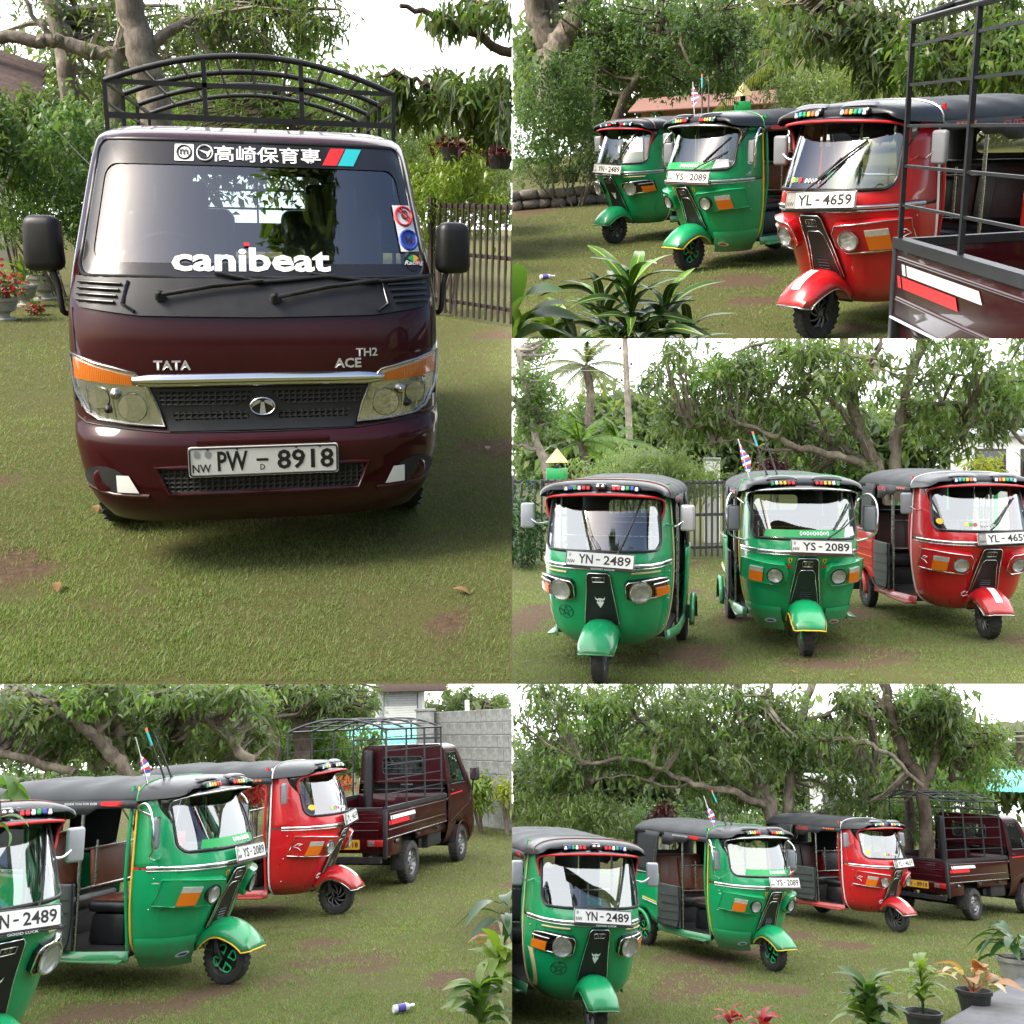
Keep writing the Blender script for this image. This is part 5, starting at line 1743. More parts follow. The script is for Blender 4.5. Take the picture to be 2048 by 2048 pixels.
def shrub(P_, name, label, blobs, leaf, cat='shrub', group=None, stems=6, bark_='bark_mid', **kw):
    t_ = empty(name, label, cat, group)
    pts = crown(P_, t_, blobs, leaf, name='foliage', **kw)
    c = pts.mean(0)
    lims = []
    lo = [q for q in pts[NRNG.permutation(len(pts))[:stems]]]
    parts = []
    for q in lo:
        b_ = Vector((c[0] + (q[0] - c[0]) * .25, c[1] + (q[1] - c[1]) * .25, 0))
        e = Vector(q)
        if e.z > .1: parts.append(tube_data([b_, b_.lerp(e, .5) + Vector((RNG.uniform(-.08, .08), 0, .05)), e], [.022, .015, .006], 5))
    if parts: multi('stems', parts, bark_, t_)
    P_.put(t_)
    return t_

def palm(P_, label, px, py, d, frond, n, trunk_to=None, tr=.14, leaf='leaf_palm', group=None, droop=.9, name='coconut_palm'):
    t_ = empty(name, label, 'palm tree', group)
    c = P_.at(px, py, d)
    if trunk_to:
        e = P_.at(*trunk_to, d)
        tube('trunk', spline([e, e.lerp(c, .5) + Vector((.15, 0, 0)), c], 5), tr, 'bark_mid', t_, 9)
    for i in range(n):
        a = 2 * math.pi * i / n + RNG.uniform(-.2, .2)
        el = RNG.uniform(-.35, 1.25)
        L = frond * RNG.uniform(.8, 1.1)
        h = Vector((math.cos(a), math.sin(a), 0))
        rach = []
        for j in range(11):
            q = j / 10
            rach.append(c + h * (L * (math.cos(el) * q)) + Vector((0, 0, L * (math.sin(el) * q - droop * .5 * q * q))))
        parts = [tube_data(rach, [.03 - .0025 * j for j in range(11)], 4)]
        V, Fc = [], []
        sd_ = h.cross(Vector((0, 0, 1)))
        for j in range(44):
            q = .12 + .88 * j / 44
            k = min(9, int(q * 10)); p = rach[k].lerp(rach[k + 1], q * 10 - k)
            tg_ = (rach[k + 1] - rach[k]).normalized()
            ll = L * .22 * math.sin(math.pi * (q * .8 + .15)) * RNG.uniform(.85, 1.1)
            for s_ in (-1, 1):
                dv = (sd_ * s_ * .8 + tg_ * .6 + Vector((0, 0, -.55 - .3 * q + RNG.uniform(-.15, .15)))).normalized()
                w = tg_ * (.013 + .004 * frond)
                b0 = len(V)
                V += [p - w, p + w, p + dv * ll * .6 + w * .7 + Vector((0, 0, -.02)), p + dv * ll + Vector((0, 0, -.05 * ll)), p + dv * ll * .6 - w * .7]
                Fc.append((b0, b0 + 1, b0 + 2, b0 + 3, b0 + 4))
        parts.append((V, Fc))
        multi('frond', parts, leaf, t_)
    P_.put(t_)
    return t_

LEAFM = {}
def blade_mesh(key, L, w, curl, mat, wave=0.0, seg=6, fold=.25, twist=0.0):
    """one long leaf lying along +X from its stalk, with a midrib fold and UVs"""
    if key in LEAFM: return LEAFM[key]
    V, Fc, UV = [], [], []
    for i in range(seg + 1):
        q = i / seg
        ww = w * .5 * max(.03, math.sin(math.pi * min(1, q * .93 + .05)) ** .75)
        if wave: ww *= 1 + wave * math.sin(q * 9)
        x = L * (q - .12 * curl * q * q); z = -L * curl * .55 * q * q + L * .10 * math.sin(math.pi * q)
        tw = twist * q
        for s_, u in ((-1, 0), (0, .5), (1, 1)):
            yy = s_ * ww; zz = fold * abs(s_) * ww
            V.append(Vector((x, yy * math.cos(tw) - zz * math.sin(tw), z + yy * math.sin(tw) + zz * math.cos(tw))))
            UV.append((u, q))
    for i in range(seg):
        for s_ in (0, 1):
            a = i * 3 + s_
            Fc.append((a, a + 1, a + 4, a + 3))
    me = bpy.data.meshes.new('leaf')
    me.from_pydata(V, [], Fc)
    me.materials.append(MAT[mat])
    me.polygons.foreach_set('use_smooth', [True] * len(me.polygons))
    uv = me.uv_layers.new(name='UVMap')
    for lp in me.loops: uv.data[lp.index].uv = UV[lp.vertex_index]
    LEAFM[key] = me
    return me

def leaf_obj(parent, me, base, yaw, pitch, scale=1.0, roll=0.0):
    o = bpy.data.objects.new('leaf', me)
    COL.objects.link(o); o.parent = parent
    o.matrix_basis = Matrix.Translation(base) @ Matrix.Rotation(yaw, 4, 'Z') @ Matrix.Rotation(-pitch, 4, 'Y') @ Matrix.Rotation(roll, 4, 'X') @ Matrix.Scale(scale, 4)
    return o

def pot(name, label, mat, r, h, group=None, rim_=True):
    t_ = lathe(name, [(0, 0), (0, r * .70), (h * .1, r * .74), (h * .85, r * .97), (h * .86, r * 1.06), (h, r * 1.08), (h, r * .95), (h * .88, r * .9), (h * .86, 0)], mat, None, 24, 'Z')
    tag(t_, label, 'plant pot', group)
    lathe('soil', [(h * .88, 0), (h * .88, r * .90)], 'soil', t_, 18, 'Z')
    return t_

def leafy_plant(P_, label, base, kinds, n, spread=(0, 6.28), pitch=(.2, 1.2), h0=(0, .15), stem=None, name='leafy_plant', cat='plant', group=None, stalk=.0, scale=(.8, 1.15), stemmat='leaf_dark'):
    """plant of separate long leaves; kinds are blade meshes"""
    t_ = empty(name, label, cat, group)
    parts = []
    if stem:
        parts.append(tube_data([Vector((0, 0, 0)), Vector((.01, 0, stem * .5)), Vector((0, .01, stem))], [.014, .012, .007], 6))
    for i in range(n):
        a = RNG.uniform(*spread)
        p = RNG.uniform(*pitch)
        hh = RNG.uniform(*h0)
        st = Vector((math.cos(a) * .01, math.sin(a) * .01, hh))
        if stalk:
            e = st + Vector((math.cos(a) * math.cos(p), math.sin(a) * math.cos(p), math.sin(p))) * stalk * RNG.uniform(.7, 1.2)
            parts.append(tube_data([st, st.lerp(e, .5) + Vector((0, 0, .02)), e], [.005, .004, .003], 5))
            st = e; p *= .35
        leaf_obj(t_, kinds[i % len(kinds)], st, a, p, RNG.uniform(*scale), RNG.uniform(-.4, .4))
    if parts: multi('stem', parts, stemmat, t_)
    t_.location = base
    P_.put(t_)
    return t_

def lb(P_, x, y, z, rx, ry, rz, k):
    """a leaf heap given in the place's own metres"""
    px, py = P_.px((x, y, z))
    return (px, py, y, rx * F / y, rz * F / y, ry, k)

# ------------------------------------------------------------------ plants of the large upper left place
VAR = 'garden greenery behind the vehicles'
tree(A, 'spreading_tree', 'big tree with pale grey trunks and long level limb behind the lorry, upper left', None,
     [([(150, 330, 19), (143, 205, 19), (128, 110, 19), (106, 0, 19), (95, -90, 19)], .19, .13),
      ([(322, 330, 17), (312, 215, 17), (285, 110, 17), (262, 10, 17), (240, -120, 17)], .27, .19),
      ([(232, 330, 18), (230, 230, 18), (226, 150, 18), (232, 100, 18)], .16, .13),
      ([(232, 112, 18), (190, 105, 18), (130, 86, 18), (70, 82, 18), (0, 74, 18), (-90, 80, 18)], .13, .09),
      ([(285, 120, 17), (330, 70, 17), (420, 20, 17.5), (520, -20, 18)], .10, .05),
      ([(120, 95, 18), (90, 60, 18), (60, 20, 18), (40, -40, 18)], .06, .03)],
     [(330, 40, 19, 170, 90, 2.2, 202), (500, 60, 18, 150, 75, 2.0, 234), (60, 30, 20, 120, 60, 2, 93), (590, 30, 18, 90, 60, 1.5, 124), (180, 20, 21, 120, 50, 2, 93), (430, 130, 20, 120, 50, 1.8, 93), (230, 150, 21, 70, 60, 1.5, 70)], 'leaf_mango', 'bark_pale', per=11, ln=(.14, .26), down=.5)
tree(A, 'feathery_tree', 'light green tree filling the gap between cage and trunks', None,
     [([(640, 420, 24), (610, 300, 24), (560, 200, 24), (540, 80, 24)], .12, .05)],
     [(520, 190, 24, 190, 75, 2.5, 330), (640, 260, 25, 120, 90, 2.0, 260), (380, 200, 25, 130, 90, 2, 220), (250, 250, 26, 120, 90, 2, 160)], 'leaf_bright', 'bark_mid', per=12, ln=(.12, .2), wd=.35, six=False)
tree(A, 'drooping_tree', 'tree reaching in from the right with drooping leaves against the bright sky', None,
     [([(1180, 60, 14), (1023, 100, 14), (950, 65, 14), (880, 35, 14), (800, 12, 14)], .09, .03), ([(1180, 150, 14), (1000, 190, 14), (900, 185, 14), (830, 160, 14), (790, 142, 14)], .05, .02), ([(1160, 90, 14), (1040, 60, 14), (985, 0, 14)], .07, .04)],
     [(960, 175, 14, 95, 45, 1.2, 117), (850, 200, 14.5, 100, 35, 1.2, 93), (1000, 240, 14, 60, 50, 1, 70), (770, 215, 15, 60, 30, 1, 46), (985, 20, 14, 60, 30, 1, 31), (900, 30, 14, 70, 14, .7, 20), lb(A, .65, 3.5, 4.9, .55, 1.2, .5, 260), lb(A, 1.5, 3.5, 4.8, .8, 1.3, .5, 320), lb(A, 2.4, 3.4, 4.9, .8, 1.3, .5, 220)], 'leaf_mango', 'bark_dark', per=11, ln=(.20, .34), wd=.25, down=.8, droop=.45)
shrub(A, 'tall_shrub', 'tall dark shrub left of the lorry, above its mirror', [(70, 330, 15.5, 120, 130, 1.2, 380), (200, 300, 16, 90, 100, 1.0, 240)], 'leaf_shrub', per=13, ln=(.10, .18), wd=.4)
shrub(A, 'dark_shrub', 'dark glossy shrub at the far left edge of the large picture', [(10, 300, 15, 60, 90, .9, 117), (30, 240, 16.5, 70, 50, .9, 85)], 'leaf_mango', per=12, ln=(.14, .26), wd=.35)
shrub(A, 'low_hedge', 'low yellowish hedge behind the left mirror', [(90, 450, 14.8, 130, 50, .7, 240), (210, 440, 15, 60, 70, .7, 120)], 'leaf_bright', per=13, ln=(.06, .11), wd=.45)
shrub(A, 'yellow_green_shrub', 'yellow green feathery shrub beside the brown gate', [(905, 370, 13.6, 85, 80, .8, 330), (850, 430, 13.2, 40, 90, .6, 130), (985, 420, 13.4, 45, 60, .6, 90)], 'leaf_lime', per=13, ln=(.08, .15), wd=.3)
shrub(A, 'pale_bush', 'pale sunlit bush behind the gate shrub', [(870, 270, 17, 90, 45, 1, 170), (970, 310, 16.5, 70, 60, 1, 150), (780, 330, 18, 60, 90, 1, 120)], 'leaf_pale', per=12, ln=(.12, .2), wd=.25)
far_ = empty('woodland', 'pale distant woodland behind the large picture', 'woodland'); far_['kind'] = 'stuff'
crown(A, far_, [(100, 260, 42, 260, 130, 4, 714), (480, 240, 44, 260, 130, 4, 782), (800, 330, 44, 200, 70, 4, 442), (1000, 350, 43, 160, 80, 4, 340)], 'leaf_far', per=12, ln=(.45, .8), wd=.5, uneven=.2, six=False, name='foliage', spread=.3)
A.put(far_)

# ------------------------------------------------------------------ upper right place
tree(B, 'forked_tree', 'tree with forked pale trunk at the top left of the upper right picture', None,
     [([(1100, 220, 23.9), (1112, 110, 23.9), (1125, 80, 23.9), (1150, 45, 23.9), (1160, 0, 23.9), (1158, -60, 23.9)], .34, .24), ([(1100, 110, 24.2), (1085, 60, 24.2), (1072, 20, 24.2), (1066, -60, 24.2)], .28, .22), ([(1112, 60, 24.6), (1100, 10, 24.6), (1095, -50, 24.6)], .2, .18)],
     [(1080, -40, 24.4, 110, 60, 1.6, 110)], 'leaf_shrub', 'bark_pale', per=10, ln=(.12, .2), wd=.4)
tree(B, 'broad_tree', 'broad leafy green tree with slanting trunk behind the green three-wheelers', None,
     [([(1215, 300, 23.4), (1240, 215, 23.4), (1275, 150, 23.4), (1315, 75, 23.4), (1330, 0, 23.4)], .13, .07), ([(1315, 75, 23.4), (1380, 40, 23.4), (1440, 20, 23.4)], .06, .03), ([(1190, 260, 23.9), (1190, 160, 23.9), (1225, 60, 23.9)], .07, .03)],
     [(1340, 60, 23.4, 160, 80, 1.8, 560), (1230, 100, 24.0, 90, 80, 1.5, 260), (1440, 110, 23.0, 70, 70, 1.3, 240), (1330, 150, 24.2, 110, 45, 1.4, 200), (1250, 20, 24.4, 120, 50, 1.6, 200)], 'leaf_shrub', 'bark_mid', per=13, ln=(.11, .19), wd=.4, down=.1)
shrub(B, 'rounded_shrub', 'big bright rounded shrub above the stone wall', [(1085, 170, 21.8, 85, 75, 1.0, 330), (1130, 250, 21.8, 85, 75, 1.0, 330), (1050, 280, 22.0, 60, 80, 1.0, 220), (1190, 290, 22.0, 45, 70, .8, 170)], 'leaf_shrub', per=13, ln=(.09, .15), wd=.42, down=.0)
shrub(B, 'wispy_shrub', 'wispy dark shrub beside the leftmost three-wheeler', [(1180, 320, 21.4, 45, 50, .6, 170), (1120, 340, 21.6, 60, 30, .5, 130)], 'leaf_far', per=12, ln=(.08, .14), wd=.25)
shrub(B, 'clipped_tree', 'pale green domed tree behind the roofs', [(1680, 190, 24, 150, 62, 1.6, 620), (1600, 205, 24.5, 80, 40, 1.2, 200)], 'leaf_pale', 'tree', per=13, ln=(.10, .17), wd=.32, uneven=.1)
tree(B, 'mango_tree', 'mango tree with long drooping leaves behind the cage, upper right picture', None,
     [([(2200, 170, 15.5), (2048, 110, 15.5), (1960, 20, 15.5), (1900, -60, 15.5)], .14, .10), ([(2160, 130, 15), (1990, 90, 15), (1880, 70, 15), (1800, 45, 15), (1720, 12, 15), (1640, -20, 15)], .085, .03), ([(2140, 190, 15), (2010, 150, 15), (1930, 125, 15), (1850, 95, 15), (1760, 62, 15), (1700, 70, 15)], .06, .02), ([(2100, 140, 15.2), (2010, 78, 15.2), (1950, 55, 15.2)], .05, .03)],
     [(1700, 60, 15, 130, 55, 1.1, 132), (1800, 110, 14.6, 90, 45, 1.0, 101), (1950, 60, 15, 120, 70, 1.2, 132), (1900, 130, 15.4, 100, 45, 1, 85), (1640, 25, 16, 80, 35, 1, 62), (2050, 110, 15, 80, 70, 1, 62)], 'leaf_mango', 'bark_mid', per=12, ln=(.20, .32), wd=.22, down=.6, droop=.4)
palm(B, 'yellowing coconut palm behind the domed tree', 1595, 95, 28, 3.0, 15, (1600, 230), .16)
palm(B, 'second yellowing palm, just right of the first', 1700, 120, 30, 2.6, 13, (1705, 230), .14)
far_ = empty('woodland', 'pale distant woodland behind the upper right picture', 'woodland'); far_['kind'] = 'stuff'
crown(B, far_, [(1120, 160, 42, 200, 120, 4, 561), (1400, 120, 44, 220, 110, 4, 646), (1700, 150, 44, 220, 70, 4, 578), (1950, 150, 43, 180, 90, 4, 510)], 'leaf_far', per=12, ln=(.45, .8), wd=.5, uneven=.2, six=False, name='foliage', spread=.3)
B.put(far_)

# ------------------------------------------------------------------ middle right place
def mango_c(P_, dx, dy, d, name, label, blobs, extra=()):
    q = lambda L: [(a + dx, b + dy, d + e) for a, b, e in L]
    lim = [(q([(1770, 1060, 0), (1758, 950, 0), (1735, 900, 0), (1715, 850, 0), (1700, 780, 0), (1690, 700, 0), (1680, 640, 0)]), .15, .07),
           (q([(1790, 1000, .3), (1790, 905, .3), (1806, 820, .3), (1818, 760, .3), (1842, 690, .3), (1850, 620, .3)]), .11, .07),
           (q([(1752, 945, 0), (1690, 915, -.3), (1600, 895, -.6), (1530, 865, -.8), (1470, 845, -.9), (1380, 855, -1)]), .085, .03),
           (q([(1740, 925, 0), (1660, 880, .3), (1590, 830, .4), (1520, 790, .5), (1470, 740, .6)]), .07, .025),
           (q([(1715, 860, 0), (1650, 790, -.2), (1600, 740, -.3), (1560, 680, -.4)]), .06, .025),
           (q([(1600, 893, -.6), (1540, 900, -.6), (1470, 880, -.7), (1400, 890, -.8)]), .035, .012),
           (q([(1660, 880, .3), (1620, 800, .2), (1560, 770, .1), (1500, 765, 0)]), .035, .012),
           (q([(1700, 800, 0), (1740, 740, -.3), (1760, 690, -.3), (1770, 640, -.3)]), .05, .03),
           (q([(1826, 808, .3), (1900, 806, 0), (1960, 820, -.2), (2010, 850, -.3), (2060, 900, -.3)]), .05, .03),
           (q([(1830, 770, .3), (1900, 745, .4), (1960, 765, .4)]), .04, .015)] + list(extra)
    return tree(P_, name, label, None, lim, blobs, 'leaf_mango', 'bark_mid', per=11, ln=(.17, .30), wd=.27, down=.45, droop=.35)
mango_c(C, 0, 0, 18.5, 'mango_tree', 'wide mango tree with many crooked limbs behind the three-wheelers, middle right picture',
        [(1400, 750, 18, 110, 75, 1.2, 173), (1540, 730, 18.4, 150, 60, 1.5, 190), (1370, 840, 17.8, 90, 40, 1, 86), (1700, 740, 18, 120, 60, 1.4, 132), (1480, 830, 18.5, 130, 45, 1.2, 120), (1640, 860, 18.8, 100, 50, 1, 86), (1900, 730, 18.2, 80, 60, 1.2, 97), (1990, 800, 18.3, 70, 70, 1.2, 120), (1880, 850, 18.8, 90, 55, 1, 97), (2060, 720, 18.6, 80, 60, 1, 63), (1600, 940, 19.5, 120, 30, .8, 63)])
shrub(C, 'mounded_shrub', 'pale feathery mounded shrub behind the left three-wheeler', [(1290, 945, 19, 125, 55, 1.1, 560), (1230, 965, 18.6, 70, 35, .8, 190), (1380, 955, 19, 60, 45, .8, 170)], 'leaf_pale', per=12, ln=(.12, .2), wd=.24, down=.4, uneven=.15)
tree(C, 'slender_tree', 'slender pale-stemmed tree at the left of the middle right picture', None,
     [([(1105, 1010, 24), (1090, 930, 24), (1072, 880, 24), (1064, 820, 24), (1050, 770, 24), (1035, 700, 24)], .13, .06), ([(1078, 900, 24), (1050, 892, 24), (1020, 890, 24)], .06, .03), ([(1068, 860, 24), (1050, 830, 24), (1035, 800, 24)], .04, .02)],
     [(1060, 770, 24, 70, 45, 1.4, 230), (1090, 820, 24.6, 60, 50, 1.2, 200), (1040, 850, 24.6, 50, 50, 1, 120), (1070, 695, 25, 70, 25, 1.2, 90)], 'leaf_bright', 'bark_pale', per=12, ln=(.12, .2), wd=.4, down=.1)
palm(C, 'coconut palm against the white sky, middle right picture', 1172, 732, 40, 2.3, 17, (1176, 850), .17)
palm(C, 'young palm arching low behind the shrine', 1160, 885, 27, 1.9, 12, (1165, 960), .1, 'leaf_bright')
palm(C, 'second young palm left of the pole', 1235, 880, 28, 1.6, 11, (1235, 960), .1, 'leaf_bright')
far_ = empty('woodland', 'distant greenery behind the gate, middle right picture', 'woodland'); far_['kind'] = 'stuff'
crown(C, far_, [(1130, 900, 44, 190, 70, 3, 612), (1330, 890, 45, 170, 70, 3, 561), (1560, 880, 45, 200, 80, 3, 612), (1800, 880, 45, 200, 90, 3, 612), (2020, 880, 44, 120, 110, 3, 442), (1270, 830, 46, 90, 50, 3, 238)], 'leaf_far', per=12, ln=(.45, .8), wd=.5, uneven=.2, six=False, name='foliage', spread=.3)
C.put(far_)
shrub(C, 'glossy_shrub', 'dark glossy shrub left of the first three-wheeler, middle right picture', [(1040, 1060, 15.5, 50, 80, .7, 260)], 'leaf_dark', per=12, ln=(.08, .14), wd=.5)
shrub(C, 'yellow_croton', 'yellow leaved bush behind the red roof', [(1965, 935, 20, 45, 22, .5, 80)], 'leaf_yellow', per=10, ln=(.10, .2), wd=.4)
shrub(C, 'broadleaf_bush', 'green broad-leaved bush between the middle and red three-wheelers', [(1715, 1000, 18.5, 40, 60, .5, 150), (1690, 940, 19.5, 60, 30, .6, 90)], 'leaf_bright', per=10, ln=(.14, .24), wd=.5)
shrub(C, 'purple_bush', 'small dark purple bush behind the middle roof', [(1540, 935, 18, 20, 18, .3, 50)], 'leaf_purple', per=12, ln=(.08, .14), wd=.45)

# ------------------------------------------------------------------ lower left place
tree(D, 'mango_tree', 'mango tree with leaning limbs above the left roofs, lower left picture', None,
     [([(290, 1640, 17), (255, 1545, 17), (215, 1500, 17), (195, 1450, 17), (180, 1367, 17)], .13, .07), ([(235, 1520, 17), (190, 1470, 16.8), (120, 1425, 16.6), (60, 1390, 16.4), (0, 1362, 16.4)], .10, .04), ([(245, 1530, 17.3), (240, 1450, 17.3), (248, 1380, 17.3), (250, 1330, 17.3)], .08, .05), ([(520, 1560, 17.5), (470, 1490, 17.5), (400, 1430, 17.5), (330, 1395, 17.5), (250, 1372, 17.5)], .10, .05), ([(150, 1545, 17), (70, 1525, 17), (-20, 1505, 17)], .07, .06), ([(120, 1425, 16.6), (80, 1440, 16.5), (20, 1425, 16.5)], .03, .012)],
     [(80, 1410, 17, 120, 40, 1.3, 132), (250, 1400, 17.5, 130, 38, 1.4, 144), (420, 1400, 17.8, 120, 42, 1.4, 138), (60, 1475, 18, 110, 40, 1, 97), (330, 1470, 18.2, 130, 42, 1.2, 149), (450, 1480, 18.6, 70, 40, 1, 86), (180, 1490, 18.5, 110, 40, 1, 86)], 'leaf_mango', 'bark_mid', per=11, ln=(.17, .30), wd=.27, down=.45, droop=.35)
tree(D, 'twin_trunk_tree', 'tree with dark forked trunk behind the lorry cage, lower left picture', None,
     [([(552, 1680, 21), (548, 1520, 21), (540, 1450, 21), (520, 1390, 21), (510, 1330, 21)], .16, .12), ([(612, 1680, 21.5), (605, 1520, 21.5), (600, 1462, 21.5), (585, 1410, 21.5), (555, 1370, 21.5), (530, 1340, 21.5)], .2, .11), ([(603, 1468, 21.5), (625, 1425, 21.5), (640, 1385, 21.5), (650, 1330, 21.5)], .13, .08), ([(590, 1415, 21.5), (596, 1370, 21.5), (598, 1330, 21.5)], .1, .08)],
     [(620, 1395, 21.5, 80, 35, 1.4, 148), (690, 1400, 22, 60, 40, 1.4, 124), (540, 1380, 21.8, 60, 25, 1.2, 70)], 'leaf_mango', 'bark_dark', per=11, ln=(.17, .30), wd=.28, down=.45)
shrub(D, 'bright_bush', 'bright green bushes behind the empty cage', [(560, 1470, 24, 110, 70, 1.2, 330), (680, 1500, 24, 70, 80, 1.2, 260), (640, 1450, 25, 100, 50, 1.2, 190)], 'leaf_bright', per=12, ln=(.14, .24), wd=.4)
shrub(D, 'red_flowers', 'orange red flowers behind the cage of the lorry', [(688, 1566, 22.5, 22, 9, .4, 18)], 'flower_orange', 'flowers', per=11, ln=(.08, .14), wd=.6)
shrub(D, 'red_leaf_bush', 'red and green leaves behind the red three-wheeler window', [(500, 1570, 18.8, 70, 26, .4, 90)], 'leaf_red', per=6, ln=(.1, .2), wd=.35)
shrub(D, 'garden_bush', 'green bush filling the gap under the mango limbs', [(480, 1590, 19.5, 120, 50, .6, 240), (250, 1560, 19.5, 260, 35, .8, 330)], 'leaf_shrub', per=11, ln=(.1, .2), wd=.35)
shrub(D, 'wall_plant', 'lime and yellow plant at the foot of the block wall', [(958, 1590, 19.5, 18, 22, .35, 60), (965, 1565, 20, 18, 18, .3, 40)], 'leaf_lime', 'plant', per=9, ln=(.14, .26), wd=.3)
shrub(D, 'corner_plant', 'small yellow green plant at right end of block wall', [(1008, 1590, 19, 14, 24, .3, 40)], 'leaf_yellow', 'plant', per=9, ln=(.14, .26), wd=.3)
tree(D, 'distant_tree', 'pale distant tree beyond the block wall', None, [([(950, 1520, 38), (955, 1440, 38), (960, 1400, 38)], .12, .06)],
     [(910, 1410, 38, 70, 32, 2, 260), (980, 1420, 38, 60, 36, 2, 210), (870, 1430, 39, 50, 25, 2, 120)], 'leaf_far', 'bark_mid', per=12, ln=(.2, .34), wd=.45, six=False)
far_ = empty('woodland', 'distant greenery behind the trees, lower left picture', 'woodland'); far_['kind'] = 'stuff'
crown(D, far_, [(100, 1450, 46, 220, 80, 3, 561), (400, 1450, 46, 220, 80, 3, 612), (640, 1470, 46, 140, 70, 3, 374)], 'leaf_far', per=12, ln=(.45, .8), wd=.5, uneven=.2, six=False, name='foliage', spread=.3)
D.put(far_)

# ------------------------------------------------------------------ lower right place
mango_c(E, -215, 672, 20.5, 'mango_tree', 'wide mango tree with crooked limbs behind the row, lower right picture',
        [(1120, 1430, 20, 110, 65, 1.4, 190), (1260, 1400, 20.4, 150, 45, 1.6, 190), (1420, 1420, 20.2, 140, 55, 1.5, 173), (1180, 1510, 20, 130, 45, 1.2, 149), (1330, 1490, 20.6, 130, 55, 1.3, 161), (1500, 1480, 20.3, 110, 55, 1.2, 132), (1590, 1400, 20.6, 110, 45, 1.3, 126), (1640, 1490, 20.8, 100, 55, 1.2, 149), (1440, 1560, 21, 150, 40, 1, 132), (1080, 1560, 20.2, 80, 30, .9, 68), (1700, 1570, 21.4, 90, 45, 1, 103)])
tree(E, 'twin_trunk_tree', 'tree with thick forked trunk behind the cage, lower right picture', None,
     [([(1852, 1800, 22), (1850, 1650, 22), (1838, 1560, 22), (1815, 1520, 22), (1795, 1470, 22), (1778, 1410, 22), (1768, 1350, 22)], .135, .10), ([(1815, 1720, 22.3), (1818, 1600, 22.3), (1812, 1540, 22.3), (1800, 1500, 22.3)], .10, .09), ([(1845, 1575, 22), (1868, 1530, 22), (1874, 1480, 22), (1880, 1420, 22)], .09, .06), ([(1905, 1560, 22.6), (1900, 1520, 22.6), (1896, 1440, 22.6)], .07, .05), ([(1780, 1425, 22), (1760, 1400, 22), (1735, 1385, 22)], .06, .03)],
     [(1870, 1400, 22, 80, 40, 1.4, 179), (1900, 1460, 22, 70, 55, 1.4, 179), (1830, 1450, 22.6, 60, 50, 1.2, 101), (1740, 1420, 22, 60, 45, 1.2, 101), (1950, 1500, 23, 45, 50, 1, 93)], 'leaf_mango', 'bark_dark', per=11, ln=(.18, .32), wd=.28, down=.45)
shrub(E, 'pale_shrub', 'pale feathery shrub behind the cut-off green roof', [(1110, 1630, 20, 120, 45, 1.0, 440), (1210, 1640, 20, 60, 35, .8, 140)], 'leaf_pale', per=12, ln=(.12, .2), wd=.24, down=.4, uneven=.15)
shrub(E, 'fern_bush', 'bright ferny bushes behind the lorry cage', [(1850, 1620, 23.5, 100, 60, .9, 300), (1770, 1640, 23.5, 60, 50, .8, 130), (1960, 1540, 25, 80, 40, 1, 170)], 'leaf_bright', per=12, ln=(.14, .24), wd=.3)
shrub(E, 'purple_bush', 'dark purple bush behind the second roof', [(1328, 1632, 19.6, 22, 20, .3, 60)], 'leaf_purple', per=12, ln=(.08, .14), wd=.45)
shrub(E, 'red_leaf_bush', 'dark red leaved bush seen through the cage, lower right picture', [(1915, 1660, 23.6, 20, 16, .4, 26)], 'leaf_purple', per=8, ln=(.1, .2), wd=.35)
shrub(E, 'hedge', 'green garden hedge between the parked roofs and the trees', [(1450, 1640, 22, 260, 45, .8, 420), (1300, 1660, 22, 160, 30, .8, 160)], 'leaf_shrub', 'hedge', per=11, ln=(.1, .2), wd=.35)
palm(E, 'coconut palm at the top right corner', 2035, 1450, 42, 2.6, 14, (2035, 1560), .17)
far_ = empty('woodland', 'distant greenery behind the trees, lower right picture', 'woodland'); far_['kind'] = 'stuff'
crown(E, far_, [(1120, 1550, 46, 180, 70, 3, 561), (1350, 1530, 46, 200, 80, 3, 646), (1600, 1530, 46, 200, 80, 3, 646), (1850, 1530, 46, 180, 70, 3, 510), (2010, 1540, 45, 90, 40, 3, 272)], 'leaf_far', per=12, ln=(.45, .8), wd=.5, uneven=.2, six=False, name='foliage', spread=.3)
E.put(far_)

# ------------------------------------------------------------------ built things of the gardens
def bar_gate(P_, label, p0, p1, h, n, mat='gate_brown', base=.06, bars_h=None, rails=(.12, .55, .97), post=True, name='bar_gate', gap=None):
    """gate of upright flat bars between rails, from one ground point to another; every bar a part"""
    t_ = empty(name, label, 'gate')
    p0 = Vector(p0); p1 = Vector(p1)
    d_ = p1 - p0; L = d_.length; u = d_ / L; ang = math.atan2(u.y, u.x)
    me = None
    for i in range(n + 1):
        q = p0 + u * (L * i / n)
        o = bpy.data.objects.new('bar', me) if me else None
        if o is None:
            bm = bmesh.new(); bm_box(bm, (.035, .022, h - base), (0, 0, base + (h - base) / 2), bev=.003, seg=1)
            o = from_bm('bar', bm, mat, t_); me = o.data
        else: COL.objects.link(o); o.parent = t_
        o.matrix_basis = Matrix.Translation(q) @ Matrix.Rotation(ang, 4, 'Z')
    for r_ in rails:
        box('rail', (L + .06, .04, .05), p0 + d_ / 2 + Vector((0, 0, base + (h - base) * r_)) + Vector((-u.y, u.x, 0)) * .03, mat, t_, rot=(0, 0, ang), bev=.004)
    if post:
        for q in (p0 - u * .06, p1 + u * .06):
            box('gate_post', (.08, .08, h + .06), q + Vector((0, 0, (h + .06) / 2)), mat, t_, rot=(0, 0, ang), bev=.006)
    P_.put(t_)
    return t_

